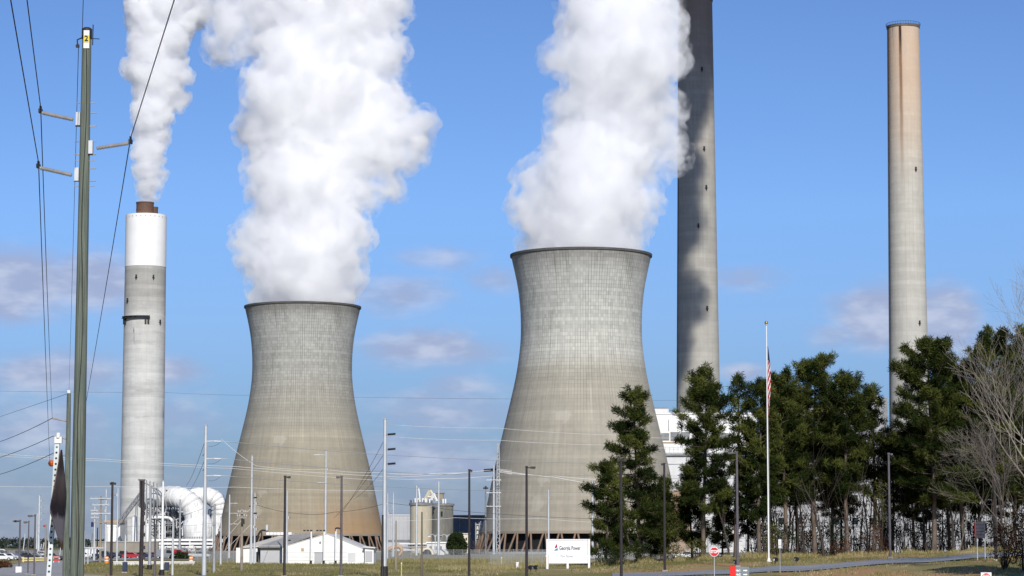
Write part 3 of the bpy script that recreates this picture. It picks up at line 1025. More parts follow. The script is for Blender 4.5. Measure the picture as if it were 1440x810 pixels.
b = building("precipitator_house", "pale low precipitator hall with dark steel framing, behind the bare tree and dark pines", "power station building", 1250, 1520, Yb + 10)
Yd = Yb + 10
pb(MB(), 1250, 1530, 640, 780, Yd, 60).build("wall", hall_grey, b)
for yy in (652, 668, 684, 700, 716, 732, 748, 762):
    band(b, "girt", 1251, 1529, yy, yy + 1.2, Yd, grey_trim, 0.25)
for xx in range(1256, 1529, 11):
    band(b, "column", xx, xx + 1.2, 640, 776, Yd, galv_dull, 0.5)
for k, xx in enumerate(range(1262, 1520, 22)):
    band(b, "hopper", xx, xx + 9, 690 + (k % 3) * 9, 712 + (k % 3) * 9, Yd, siding_grey, 0.9, 2)
    band(b, "window", xx + 10.5, xx + 17, 736, 746, Yd, dark_glass, 0.32)

# low annex with windows in front of the boiler house
b = building("brick_annex", "small tan annex with dark windows at the foot of the boiler house", "annex", 940, 972, 900)
pb(MB(), 941, 971, 690, 780, 900, 14).build("wall", wmat("tan_brick", (0.36, 0.25, 0.16), (0.30, 0.21, 0.14), 0.5, 0.9), b)
band(b, "coping", 940.5, 971.5, 688.8, 690.3, 900, concrete_plain, 0.25, 14.5)
for xx in (945, 956, 965):
    for yy in (704, 726, 750):
        band(b, "window", xx, xx + 4, yy, yy + 7, 900, dark_glass, 0.12)

# steel switchyard gantries in front of it
def gantry(x0, x1, yt, Y, label, n=4):
    g = building("switchyard_gantry", label, "gantry", x0, x1, Y, "switchyard gantries behind the pines")
    for i in range(n):
        xx = x0 + (x1 - x0) * i / (n - 1)
        p = Vector((X(xx, Y), Y, gz(X(xx, Y), Y)))
        MB().path([p, Vector((p.x, p.y, Zh(yt, Y)))], [0.22, 0.16], 6).build("post", galv_dull, g)
    mb = MB()
    a, c_ = Vector((X(x0, Y) - .4, Y, Zh(yt + 1.5, Y))), Vector((X(x1, Y) + .4, Y, Zh(yt + 1.5, Y)))
    mb.bar(a, c_, 0.3)
    mb.bar(a + Vector((0, 0, 1.0)), c_ + Vector((0, 0, 1.0)), 0.2)
    m_ = max(4, int((c_ - a).length / 1.2))
    for k in range(m_):
        q0, q1 = a.lerp(c_, k / m_), a.lerp(c_, (k + 1) / m_)
        mb.bar(q0 + Vector((0, 0, (k % 2) * 1.0)), q1 + Vector((0, 0, ((k + 1) % 2) * 1.0)), 0.12)
    mb.build("crossbeam", galv_dull, g)
    for i in range(n * 2 - 1):
        xx = x0 + (x1 - x0) * (i + .5) / (n * 2 - 1)
        p = Vector((X(xx, Y), Y - .1, Zh(yt + 1.5, Y) - .2))
        mb = MB()
        for k in range(6):
            mb.lathe(p + Vector((0, 0, -.25 - .25 * k)), [(0.05, -.12), (0.22, -.05), (0.05, .1)], 8)
        mb.build("insulator", white_metal, g)
    return g


gantry(1038, 1072, 742, 640, "steel switchyard gantry seen beside the flagpole trunkline, between two pines")
gantry(1128, 1168, 738, 660, "steel switchyard gantry glimpsed among the grove's middle trunks")
gantry(1322, 1352, 735, 640, "steel switchyard gantry glimpsed left of the leaning trunk".replace("left of", "beside"))

# ---------------------------------------------------------------- scrubber plant round the pale stack
Yf = 1330
root = building("scrubber_duct", "huge white curved scrubber ducts and vessel at the foot of the shorter chimney", "scrubber", 215, 316, Yf)


def pxpath(pts, Y):
    return [P(a, b_, Y + (c_[0][0] if c_ else 0)) for a, b_, *c_ in pts]


def curve(pts, k=5):
    """smooth a polyline of Vectors"""
    o = []
    for i in range(len(pts) - 1):
        p0, p1, p2, p3 = pts[max(i - 1, 0)], pts[i], pts[i + 1], pts[min(i + 2, len(pts) - 1)]
        for j in range(k):
            s = j / k
            o.append(0.5 * (2 * p1 + (p2 - p0) * s + (2 * p0 - 5 * p1 + 4 * p2 - p3) * s * s + (3 * p1 - p0 - 3 * p2 + p3) * s ** 3))
    o.append(pts[-1])
    return o


insul, t, out = new_mat("white_insulation")
tc2 = t.n('ShaderNodeTexCoord')
sx, sy, sz = t.sep(tc2.outputs['Object'])
nz = t.noise(tc2.outputs['Object'], 0.16, 5.0, 0.65)
nf = t.noise(t.xyz(sx, sy, t.m('MULTIPLY', sz, 0.25)), 0.7, 4.0, 0.7)
cc = t.mix(t.smooth(nz, 0.42, 0.66), (0.80, 0.80, 0.785), (0.66, 0.66, 0.65))
cc = t.mix(t.m('MULTIPLY', t.smooth(nf, 0.52, 0.68), 0.6), cc, (0.34, 0.30, 0.26))
sm = t.m('ABSOLUTE', t.m('SUBTRACT', t.m('FRACT', t.m('MULTIPLY', sx, 0.33)), 0.5))
sm2 = t.m('ABSOLUTE', t.m('SUBTRACT', t.m('FRACT', t.m('MULTIPLY', sz, 0.4)), 0.5))
cc = t.mix(t.m('MULTIPLY', t.m('MAXIMUM', t.smooth(sm, 0.46, 0.5), t.smooth(sm2, 0.46, 0.5)), 0.35), cc, (0.25, 0.25, 0.26))
principled(t, out, cc, 0.6)
r1 = M(13.5, Yf)
pts = curve(pxpath([(203, 704, [14]), (216, 699.5, [6]), (238, 697.5, [0]), (255, 700, [-6]), (268, 709, [-8]), (275, 725, [-8]), (277.5, 742, [-8])], Yf))
MB().path(pts, [r1 * (0.95 + 0.32 * (i / len(pts)) ** 1.5) for i in range(len(pts))], 28).build("duct", insul, root, smooth=40)
pts2 = curve(pxpath([(262, 701, [6]), (280, 697, [8]), (295, 698, [8]), (306, 706, [8]), (308.5, 722, [8]), (305, 740, [8]), (302, 752, [8])], Yf))
MB().path(pts2, [M(11.5, Yf) * (1.0 - 0.3 * max(0, i / len(pts2) - 0.5)) for i in range(len(pts2))], 24).build("duct", insul, root, smooth=40)
for (i, lst, rr_) in ((4, pts, 13.6), (10, pts, 14.1), (15, pts, 14.9), (20, pts, 15.9), (5, pts2, 12.3), (9, pts2, 12.5), (14, pts2, 12.4), (18, pts2, 12.1), (23, pts2, 10.8), (8, pts, 13.9), (13, pts, 14.5), (18, pts, 15.4), (23, pts, 16.6), (27, pts, 17.4), (7, pts2, 12.4), (12, pts2, 12.5), (16, pts2, 12.4), (20, pts2, 11.8)):
    i = min(i, len(lst) - 2)
    d = (lst[i + 1] - lst[i]).normalized()
    MB().path([lst[i] - d * .5, lst[i] + d * .5], M(rr_, Yf), 24).build("stiffener", white_metal if i % 2 else siding_light, root, smooth=40)
cA = P(278, 770, Yf - 8); cA.z = 0
MB().lathe(cA, [(M(19, Yf), Zh(758, Yf)), (M(20.5, Yf), Zh(752, Yf)), (M(21.5, Yf), Zh(742, Yf)), (M(20.5, Yf), Zh(735, Yf)), (M(17.5, Yf), Zh(729, Yf)), (M(15, Yf), Zh(724, Yf))], 32).build("vessel", insul, root, smooth=50)
mb = MB()
for (yt, yb) in ((758.0, 761.0), (763.0, 766.0), (768, 770)):
    mb.box(X(222, Yf), X(312, Yf), Yf - 28, Yf - 20, Zh(yb, Yf), Zh(yt, Yf))
mb.build("deck", white_metal, root)
mb = MB()
for k in range(14):
    mb.lathe((X(262 + k * 3.3, Yf), Yf - 24, Zh(757.8, Yf)), [(M(.9, Yf), 0), (M(1.1, Yf), M(2.4, Yf)), (M(.3, Yf), M(3.0, Yf))], 8)
mb.build("valve_row", galv_dull, root)
# lattice steelwork below the bends, one frame per bay
for fi, (x0, x1, y0, y1, dY) in enumerate(((203, 224, 712, 775, 8), (226, 244, 712, 775, 2), (246, 262, 716, 775, 8), (288, 300, 716, 775, 16))):
    mb = MB()
    nlev = 7
    for k in range(nlev):
        za, zb_ = Zh(y1 + (y0 - y1) * k / nlev, Yf), Zh(y1 + (y0 - y1) * (k + 1) / nlev, Yf)
        for yy in (Yf + dY, Yf + dY + 9):
            for xx in (x0, (x0 + x1) / 2, x1):
                mb.bar((X(xx, Yf), yy, za), (X(xx, Yf), yy, zb_), 0.5)
            mb.bar((X(x0, Yf), yy, zb_), (X(x1, Yf), yy, zb_), 0.45)
        for xx in (x0, x1):
            mb.bar((X(xx, Yf), Yf + dY, zb_), (X(xx, Yf), Yf + dY + 9, zb_), 0.4)
            mb.bar((X(x0 if k % 2 else x1, Yf), yy, za), (X((x0 + x1) / 2, Yf), yy, zb_), 0.3)
            mb.bar((X((x0 + x1) / 2, Yf), yy, za), (X(x1 if k % 2 else x0, Yf), yy, zb_), 0.3)
    mb.build("steel_frame", grey_trim if fi != 3 else galv_dull, root)
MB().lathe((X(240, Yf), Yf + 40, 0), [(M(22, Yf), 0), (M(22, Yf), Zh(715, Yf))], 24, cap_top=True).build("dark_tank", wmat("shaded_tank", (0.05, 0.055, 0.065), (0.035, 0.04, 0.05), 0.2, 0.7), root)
for (xx, y0, y1, r_) in ((208, 729, 768, 3.2), (224, 735, 760, .9), (232, 728, 757, .9), (300, 740, 775, 1.6), (267, 759, 780, 1.2), (289, 759, 780, 1.2)):
    MB().path([P(xx, y1, Yf - 12), P(xx, y0, Yf - 12)], M(r_, Yf), 12).build("pipe", white_metal, root, smooth=40)
MB().path(curve([P(208, 731, Yf - 14), P(214, 728, Yf - 14), P(236, 728, Yf - 14), P(243, 733, Yf - 14)]), M(2.0, Yf), 12).build("pipe", insul, root, smooth=40)
rnd = random.Random(4)
mb_cols = (galv_dull, siding_light, grey_trim, white_metal, concrete_plain)
for k in range(34):
    xx = 222 + rnd.random() * 88
    hh = 2 + rnd.random() * 4
    mb = MB()
    Yk = Yf - 46 + rnd.random() * 18
    z0 = Zh(779 - rnd.random() * 7, Yk)
    mb.box(X(xx, Yk), X(xx + 1.2 + rnd.random() * 5, Yk), Yk, Yk + 3, max(z0, 0), max(z0, 0) + M(hh, Yk))
    mb.build("machine_box", mb_cols[k % 5], root)
for k in range(9):
    xx = 224 + k * 10.2
    mb = MB()
    for yy in (771, 775):
        mb.bar(P(xx, yy, Yf - 50), P(xx + 9, yy, Yf - 50), .45)
    mb.bar(P(xx, 779, Yf - 50), P(xx, 769, Yf - 50), .5)
    mb.bar(P(xx, 779, Yf - 50), P(xx + 9, 771, Yf - 50), .3)
    mb.build("pipe_rack", galv_dull if k % 2 else siding_light, root)
for k in range(26):
    xx = 204 + rnd.random() * 56
    yy = 716 + rnd.random() * 46
    Yk = Yf - 4 - rnd.random() * 12
    mb = MB()
    if k % 3 == 0:
        mb.bar(P(xx, yy, Yk), P(xx + 4 + rnd.random() * 10, yy, Yk), .5); mb.bar(P(xx, yy - 2.2, Yk), P(xx + 8, yy - 2.2, Yk), .16)
        mb.bar(P(xx, yy, Yk), P(xx, yy - 2.4, Yk), .16)
        mb.build("catwalk", mb_cols[k % 4], root)
    elif k % 3 == 1:
        mb.path([P(xx, yy + 14, Yk), P(xx, yy, Yk), P(xx + 3, yy - 1, Yk)], M(.55 + rnd.random() * .4, Yf), 8)
        mb.build("riser", mb_cols[(k + 1) % 5], root)
    else:
        mb.bar(P(xx, yy, Yk), P(xx + 8 * rnd.choice((-1, 1)), yy - 9, Yk), .35)
        mb.build("brace", mb_cols[(k + 2) % 4], root)
# hooped open end of the duct, facing the lamp mast
mb = MB()
for dx_ in (0, 5, 10):
    for k in range(10):
        a, a2 = math.pi * (0.05 + .45 * k / 10), math.pi * (0.05 + .45 * (k + 1) / 10)
        mb.bar(P(206 + dx_ + 24 * math.sin(a) - 6, 712 - 33 * math.cos(a) + dx_ * .5, Yf - 16 + dx_), P(206 + dx_ + 24 * math.sin(a2) - 6, 712 - 33 * math.cos(a2) + dx_ * .5, Yf - 16 + dx_), 0.5)
for k in range(4):
    xx = 206 + k * 5
    mb.bar(P(xx, 675 + k * 1.5, Yf - 16), P(xx, 726, Yf - 16), 0.45)
mb.build("hoop_frame", galv_dull, root)

root = building("reagent_building", "white plant building with a tan roof edge beside the pale stack's foot", "plant building", 147, 169, 1300)
pb(MB(), 147, 168.5, 738, 780, 1300, 20).build("wall", siding_white, root)
band(root, "roof", 146, 169.5, 731.5, 735.5, 1300, tan_paint, 0.8, 21.5)
band(root, "eave", 147, 168.5, 735.8, 737.4, 1300, siding_grey, 0.4, 20.5)
for xx in (151, 158, 164):
    band(root, "downpipe", xx, xx + .6, 741, 765, 1300, galv_dull, 0.3)
root = thing("storage_tank", "tall white storage tank in front of the pale stack", "tank", P(189.5, 778, 1290) * 1.0)
c_ = Vector((X(189.5, 1290), 1290, 0))
root.location = c_
MB().lathe(c_, [(M(5.2, 1290), 0), (M(5.2, 1290), Zh(728.5, 1290)), (M(4.0, 1290), Zh(727, 1290)), (0.01, Zh(726, 1290))], 28).build("shell", white_metal, root, smooth=40)
MB().cbox(c_ + Vector((0, 0, Zh(725.5, 1290))), M(2.4, 1290), 1, M(1.6, 1290)).build("vent", grey_trim, root)
root = building("retaining_wall", "long tan concrete retaining wall below the white plant building", "wall", 130, 222, 1180)
pb(MB(), 128, 222, 762.5, 780, 1180, 3).build("wall", wmat("old_concrete", (0.30, 0.27, 0.22), (0.22, 0.20, 0.17), 0.06, 0.9, stretch=(1, 1, .3)), root)
band(root, "coping", 127.5, 222.5, 761.3, 762.7, 1180, concrete_plain, 0.4, 3.8)
# inclined conveyor up to the duct
root = building("conveyor_bridge", "slanting lattice conveyor bridge in front of the pale stack", "conveyor", 164, 201, 1280)
a, c_ = P(164, 742, 1280), P(201, 694, 1280)
mb = MB()
for off in (0, 2.6):
    o_ = Vector((0, 0, off))
    for yy in (0, 3):
        mb.bar(a + o_ + Vector((0, yy, 0)), c_ + o_ + Vector((0, yy, 0)), 0.45)
for k in range(14):
    q0, q1 = a.lerp(c_, k / 14), a.lerp(c_, (k + 1) / 14)
    for yy in (0, 3):
        mb.bar(q0 + Vector((0, yy, 2.6 * (k % 2))), q1 + Vector((0, yy, 2.6 * ((k + 1) % 2))), 0.22)
mb.build("truss", galv_dull, root)
for f in (0.35, 0.75):
    q = a.lerp(c_, f)
    mb = MB()
    mb.bar((q.x - .8, q.y + 1, 0), q + Vector((-.3, 1, 0)), .4); mb.bar((q.x + .8, q.y + 1, 0), q + Vector((.3, 1, 0)), .4)
    mb.build("trestle", galv_dull, root)

# ---------------------------------------------------------------- shed before the far tower
root = building("gabled_shed", "low white gabled shed with grey side wall, set before the rust-footed tower", "shed", 332, 526, 410)
Y0 = 408


def pt(px, py, dY=0.0):
    """a point on the vertical plane Y0 + dY, by bearing and elevation"""
    return P(px, py, Y0 + dY)


g0 = 0.0
fr = [(X(404, Y0), g0), (X(516, Y0), g0), (X(516, Y0), Zh(773.5, Y0)), (X(461, Y0), Zh(751, Y0)), (X(404, Y0), Zh(768.5, Y0))]
fr = [(X(397, Y0), g0), (X(512, Y0), g0), (X(512, Y0), Zh(772, Y0)), (X(460, Y0), Zh(751, Y0)), (X(397, Y0), Zh(769.5, Y0))]
MB().prism(fr, Y0, Y0 + 24).build("gable_wall", siding_white, root)
# roof sheets run back from the gable
mb = MB()
for (p, q) in (((396, 769.9), (460.3, 750.6)), ((459.7, 750.6), (513.5, 772.6))):
    a, b_ = P(p[0], p[1], Y0), P(q[0], q[1], Y0)
    v = [Vector((a.x, Y0 - .12, a.z)), Vector((b_.x, Y0 - .12, b_.z)), Vector((b_.x, Y0 + 24.5, b_.z)), Vector((a.x, Y0 + 24.5, a.z))]
    mb.add(v + [x + Vector((0, 0, .09)) for x in v], [(0, 1, 2, 3), (7, 6, 5, 4), (0, 4, 5, 1), (1, 5, 6, 2), (2, 6, 7, 3), (3, 7, 4, 0)])
mb.build("roof", wmat("metal_roof", (0.66, 0.64, 0.60), (0.56, 0.54, 0.50), 0.2, 0.6), root)
# wing towards the drive: grey side wall under a tan-grey lean roof
xa, xb = X(365, Y0), X(396.5, Y0)
MB().box(xa, xb, Y0 + 1.5, Y0 + 22, g0, Zh(768.5, Y0)).build("side_wall", siding_grey, root)
mb = MB()
v = [Vector((X(363.5, Y0), Y0 + .8, Zh(768.6, Y0))), Vector((X(397.2, Y0), Y0 + .8, Zh(768.6, Y0))), Vector((X(433, Y0), Y0 + 18, Zh(751.5, Y0))), Vector((X(404, Y0), Y0 + 18, Zh(751.5, Y0)))]
mb.add(v + [x + Vector((0, 0, .18)) for x in v], [(0, 1, 2, 3), (7, 6, 5, 4), (0, 4, 5, 1), (1, 5, 6, 2), (2, 6, 7, 3), (3, 7, 4, 0)])
mb.build("lean_roof", wmat("tan_metal_roof", (0.40, 0.38, 0.33), (0.34, 0.32, 0.28), 0.2, 0.6), root)
MB().box(X(332, Y0 + 8), X(362, Y0 + 8), Y0 + 8, Y0 + 22, g0, Zh(770.3, Y0 + 8)).build("back_wall", siding_white, root)
mb = MB()
v = [Vector((X(331, Y0), Y0 + 7.6, Zh(770.5, Y0))), Vector((X(366, Y0), Y0 + 7.6, Zh(768.8, Y0))), Vector((X(398, Y0), Y0 + 22, Zh(750.5, Y0))), Vector((X(384, Y0), Y0 + 22, Zh(751.2, Y0)))]
mb.add(v + [x + Vector((0, 0, .15)) for x in v], [(0, 1, 2, 3), (7, 6, 5, 4), (0, 4, 5, 1), (1, 5, 6, 2), (2, 6, 7, 3), (3, 7, 4, 0)])
mb.build("back_roof", wmat("cream_metal_roof", (0.66, 0.62, 0.52), (0.58, 0.54, 0.46), 0.2, 0.6), root)
band(root, "eave", 364, 397, 768.2, 770.2, Y0 + 1.2, grey_trim, 0.5, 0.6)
band(root, "garage_door", 442.5, 455, 777.5, 790.8, Y0, siding_grey, 0.06, 0.12)
band(root, "door_frame", 441.8, 455.7, 776.6, 777.6, Y0, grey_trim, 0.09, 0.15)
band(root, "garage_door", 509.5 - 20, 500, 777.5, 789.5, Y0, siding_light, 0.06, 0.12)
band(root, "window", 423.5, 427.5, 770.8, 775.2, Y0, tan_paint, 0.06, 0.12)
band(root, "window", 449, 451.5, 761.5, 764.8, Y0, grey_trim, 0.06, 0.12)
band(root, "doorway", 360.5, 363.5, 776, 790, Y0 + 7.9, dark_glass, 0.06, 0.12)
mb = MB()
for xx in (377, 382, 387, 392, 397, 402, 408):
    mb.cbox(P(xx, 750.3, Y0 + 20), .55, .8, .42)
mb.build("ridge_vent", white_metal, root)
mb = MB()
for yy in (777, 783, 788):
    mb.box(X(397.3, Y0), X(441, Y0), Y0 - .04, Y0 - .02, Zh(yy + .35, Y0), Zh(yy, Y0))
    mb.box(X(456.5, Y0), X(488, Y0), Y0 - .04, Y0 - .02, Zh(yy + .35, Y0), Zh(yy, Y0))
mb.build("panel_joint", siding_light, root)
root = building("lean_to_shed", "little white lean-to shed at the end of the gabled shed", "shed", 512, 527, 407)
MB().box(X(513, 407), X(525.5, 407), 407, 414, 0, Zh(771, 407)).build("wall", siding_white, root)
mb = MB(); mb.cbox((X(519.5, 407), 410.5, Zh(769.6, 407)), M(16.5, 407), 8, .18, ry=0.10); mb.build("roof", siding_light, root)
band(root, "door", 513.8, 523.6, 775, 790, 407, siding_grey, 0.06, .12)
# pipe vents in front of the shed, white with black hoods and feet
for k, (xx, yt, lab) in enumerate(((439, 746.5, "white vent pipe before the shed's tan window"), (457, 746.5, "white vent pipe beside the shed's garage door"), (473.5, 744.5, "white vent pipe with a bent black hood by the dark lamp post"))):
    Yv = 407.2
    base = ground_at(xx, Yv)
    root = thing("vent_pipe", lab, "vent pipe", base, "vent pipes before the shed")
    zt = Zh(yt, Yv)
    MB().path([base + Vector((0, 0, .5)), Vector((base.x, base.y, zt))], 0.13, 10).build("pipe", white_metal, root, smooth=40)
    MB().path([base, base + Vector((0, 0, .55))], 0.17, 10).build("foot", black_band, root, smooth=40)
    if k < 2:
        mb = MB()
        for dx_ in (-1.1, -.55, 0):
            mb.cbox((base.x + dx_, base.y, zt + .05), .36, .4, .22)
    else:
        mb = MB().path(curve([Vector((base.x, base.y, zt - .3)), Vector((base.x - .02, base.y, zt + .15)), Vector((base.x + .35, base.y, zt + .22)), Vector((base.x + .75, base.y, zt + .1))]), .13, 10)
    mb.build("hood", black_band, root)
root = building("dark_chute", "black sloping chute pipe rising over the shed's cream roof", "chute", 352, 384, 440)
MB().path(curve([P(350, 773, 440), P(358, 764, 440), P(366, 747.5, 440), P(374, 746, 440), P(377, 746, 440)]), M(1.3, 440), 10).build("pipe", black_band, root, smooth=40)
MB().cbox(P(375.5, 742, 440), .35, .35, 1.0).build("cap", galv, root)
MB().path([P(368, 776, 440), P(368, 748, 440)], .12, 6).build("stand", black_band, root)

# ---------------------------------------------------------------- silos and halls between the towers
Yg = 1050
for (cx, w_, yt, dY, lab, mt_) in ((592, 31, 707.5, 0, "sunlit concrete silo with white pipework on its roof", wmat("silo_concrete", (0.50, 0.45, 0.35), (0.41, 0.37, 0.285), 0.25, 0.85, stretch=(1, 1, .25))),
                                   (622, 31, 707.5, 16, "darker concrete silo in the shade behind the sunlit one", wmat("silo_concrete_shaded", (0.22, 0.215, 0.19), (0.13, 0.13, 0.12), 0.3, 0.85, stretch=(1, 1, .2)))):  # neighbour's shade painted into the second silo's concrete as darker tones
    c_ = Vector((X(cx, Yg + dY), Yg + dY, 0))
    root = thing("silo", lab, "silo", c_, "concrete silos between the cooling towers")
    r_ = M(w_ / 2, Yg)
    zt = Zh(yt, Yg)
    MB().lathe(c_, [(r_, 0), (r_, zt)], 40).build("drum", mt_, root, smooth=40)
    MB().lathe(c_, [(r_ + .45, zt - .9), (r_ + .45, zt), (.01, zt + .5)], 40).build("roof", grey_trim, root, smooth=30)
    if dY == 0:
        MB().path([P(590.5, 706, Yg), P(590, 697, Yg), P(588.6, 686, Yg)], M(1.1, Yg), 8).build("vent_stack", white_metal, root, smooth=40)
        for xx in (584, 587.5, 594.5, 598.5):
            MB().path([P(xx, 707.5, Yg), P(xx, 700.5, Yg)], M(1.3, Yg), 8).build("filter", white_metal, root, smooth=40)
        mb = MB()
        for k in range(14):
            a = 2 * math.pi * k / 14
            mb.bar(c_ + Vector((math.cos(a) * r_, math.sin(a) * r_, zt)), c_ + Vector((math.cos(a) * r_, math.sin(a) * r_, zt + 1.3)), .15)
        mb.build("handrail", steel_dark, root)
    else:
        mb = MB()
        mb.bar(P(597, 704, Yg + 6), P(604.5, 690, Yg + 6), 1.0); mb.bar(P(604.5, 690, Yg + 6), P(614, 704, Yg + 6), 1.0)
        mb.bar(P(600, 699, Yg + 6), P(609.5, 699, Yg + 6), .6)
        mb.build("hoist_frame", cream, root)
        mb = MB(); mb.bar(P(606, 705, Yg + 4), P(609.5, 694, Yg + 4), .8); mb.bar(P(609.5, 694, Yg + 4), P(614, 705, Yg + 4), .8); mb.build("hoist_frame", white_metal, root)
        MB().cbox(P(618.5, 699.5, Yg + 16), M(11, Yg), 5, M(11, Yg)).build("head_house", wmat("head_house_tan", (0.30, 0.25, 0.19), (0.16, 0.14, 0.12), 0.5, 0.8), root)
        MB().cbox(P(619, 693.5, Yg + 16), M(13, Yg), 5.6, M(1.2, Yg)).build("head_roof", grey_trim, root)
        for xx in (600, 604, 623, 626.5):
            MB().path([P(xx, 708, Yg + 2), P(xx, 701.5, Yg + 2)], M(1.2, Yg), 8).build("filter", white_metal, root, smooth=40)
Yh = 1420
root = building("warehouse", "plain light grey warehouse behind the sunlit silo", "warehouse", 545, 577, Yh)
pb(MB(), 545, 576.5, 724.5, 780, Yh, 40).build("wall", siding_grey, root)
band(root, "roof_edge", 544.5, 577, 723.6, 725, Yh, siding_light, 0.4, 41)
band(root, "base_strip", 545, 576.5, 759, 762, Yh, grey_trim, 0.3)
for xx in range(549, 577, 6):
    band(root, "panel_seam", xx, xx + .25, 725, 759, Yh, galv_dull, 0.12)
root = building("dark_hall", "long slate blue hall between the darker silo and the nearer tower", "warehouse", 636, 700, Yh)
pb(MB(), 636, 702, 725, 780, Yh + 3, 40).build("wall", slate_blue, root)
band(root, "roof_edge", 635.5, 702.5, 724.2, 725.4, Yh + 3, grey_trim, 0.4, 41)
for xx in (646, 660, 672, 686):
    band(root, "panel_seam", xx, xx + .6, 726, 765, Yh + 3, grey_trim, 0.15)
# low equipment in front of the silos
root = building("pump_house", "low white pump house with pipes under the silos", "pump house", 560, 640, 980)
pb(MB(), 600, 640, 763.5, 780, 980, 8).build("wall", siding_light, root)
band(root, "roof", 599, 641, 762, 763.8, 980, siding_white, 0.5, 9)
for xx in (604, 611, 618, 627, 634):
    band(root, "window", xx, xx + 3.4, 768, 773, 980, grey_trim, 0.15)
mb = MB()
for k in range(12):
    mb.lathe((X(575 + k * 2.2, 976), 976, Zh(768, 976)), [(M(.8, 976), 0), (M(.8, 976), M(3, 976))], 8, cap_top=True)
mb.build("valve_row", steel_dark, root)
for yy in (765, 769.5, 773.5):
    MB().path([P(562, yy, 974), P(600, yy, 974)], M(.9, 974), 8).build("pipe", white_metal if yy != 769.5 else galv_dull, root, smooth=40)
root = building("culvert_shelter", "pale arched shelter with a black opening below the sunlit silo", "shelter", 586, 616, 860)
Yk = 860
arc = [(X(600.5, Yk) + M(9.5, Yk) * math.cos(math.pi * k / 14), Zh(780, Yk) + M(9.8, Yk) * math.sin(math.pi * k / 14)) for k in range(15)]
mb = MB(); mb.prism([(x_, z_) for x_, z_ in arc], Yk, Yk + 8); mb.build("vault", cream, root, smooth=30)
arc2 = [(X(600.5, Yk) + M(6.6, Yk) * math.cos(math.pi * k / 14), Zh(780, Yk) + M(7.4, Yk) * math.sin(math.pi * k / 14)) for k in range(15)]
mb = MB(); mb.prism(arc2, Yk - .15, Yk + 2); mb.build("opening", dark_glass, root)
root = building("gabled_hut", "tiny pale gabled hut beside the arched shelter", "hut", 614, 627, 820)
mb = MB(); mb.prism([(X(615.5, 820), 0.0), (X(625, 820), 0.0), (X(625, 820), Zh(776.5, 820)), (X(620.2, 820), Zh(772.5, 820)), (X(615.5, 820), Zh(776.5, 820))], 820, 824)
mb.build("wall", siding_light, root)
mb = MB()
for (p, q) in (((614.4, 777.3), (620.4, 772.0)), ((620.0, 772.0), (626.2, 777.3))):
    a, b_ = P(p[0], p[1], 820), P(q[0], q[1], 820)
    v = [Vector((a.x, 819.6, a.z)), Vector((b_.x, 819.6, b_.z)), Vector((b_.x, 824.4, b_.z)), Vector((a.x, 824.4, a.z))]
    mb.add(v + [x + Vector((0, 0, .2)) for x in v], [(0, 1, 2, 3), (7, 6, 5, 4), (0, 4, 5, 1), (1, 5, 6, 2), (2, 6, 7, 3), (3, 7, 4, 0)])
mb.build("roof", galv_dull, root)
root = building("tan_hopper", "rounded tan hopper machine next to the shed's lean-to", "hopper", 541, 566, 700)
pts = curve([P(541, 778, 700), P(546, 773, 700), P(554, 769.5, 700), P(562, 769, 700), P(565, 775, 700), P(561, 781, 700)])
MB().path(pts, [M(1.5 + 1.3 * math.sin(math.pi * i / (len(pts) - 1)), 700) for i in range(len(pts))], 12).build("hood", wmat("tan_hopper_paint", (0.50, 0.33, 0.20), (0.40, 0.27, 0.17), .5, .7), root, smooth=50)
MB().box(X(550, 700), X(558, 700), 699.5, 702, 0, Zh(776, 700)).build("body", grey_trim, root)
root = building("red_flag_post", "thin post with a small red flag by the sunlit silo's foot", "marker post", 606, 608, 900)
MB().path([P(607.3, 780, 900), P(607.3, 757, 900)], .1, 6).build("post", galv_dull, root)
mb = MB(); mb.prism([(X(605.6, 900), Zh(760, 900)), (X(607.2, 900), Zh(760, 900)), (X(607.4, 900), Zh(757, 900)), (X(605.8, 900), Zh(756.4, 900))], 899.9, 899.98); mb.build("flag", wmat("red_cloth", (0.55, 0.05, 0.03), None, 1.0), root)
# treatment columns next to the nearer tower
root = building("cable_tower", "white caged equipment column between the slate hall and the nearer tower", "equipment column", 668, 680, 1000)
for xx, yt in ((671.5, 737), (676.5, 733)):
    MB().path([P(xx, 778, 1000), P(xx, yt, 1000)], M(1.5, 1000), 10).build("column", cream if xx < 673 else galv, root, smooth=40)
mb = MB()
for k in range(6):
    yy = 738 + k * 6.5
    mb.bar(P(669, yy, 999), P(679.5, yy, 999), .3)
for xx in (669, 674, 679.5):
    mb.bar(P(xx, 778, 999), P(xx, 735, 999), .3)
mb.build("cage", galv, root)
root = building("office_block", "low cream office block beyond the evergreen bush", "office", 648, 662, 1010)
pb(MB(), 649, 661, 751, 780, 1010, 10).build("wall", cream, root)
band(root, "roof", 648.5, 661.5, 749.8, 751.2, 1010, siding_light, .4, 11)
for xx in (651, 655, 658.5):
    band(root, "window", xx, xx + 1.8, 756, 760, 1010, dark_glass, .15)
# floodlit shelters with curved lamp arms by the silo
for (xx, lab) in ((612, "curved double arm yard light before the sunlit silo"), (628.5, "curved double arm yard light before the darker silo")):
    root = building("yard_light", lab, "yard light", xx - 2, xx + 2, 880, "curved yard lights by the silos")
    MB().path([P(xx, 780, 880), P(xx, 752, 880)], .16, 6).build("pole", galv, root)
    for s in (-1, 1):
        MB().path(curve([P(xx, 755, 880), P(xx + s * 4, 751.2, 880), P(xx + s * 8, 754, 880)]), .1, 6).build("arm", galv, root)
        MB().cbox(P(xx + s * 8.4, 754.6, 880), .9, .4, .25).build("lamp_head", white_metal, root)

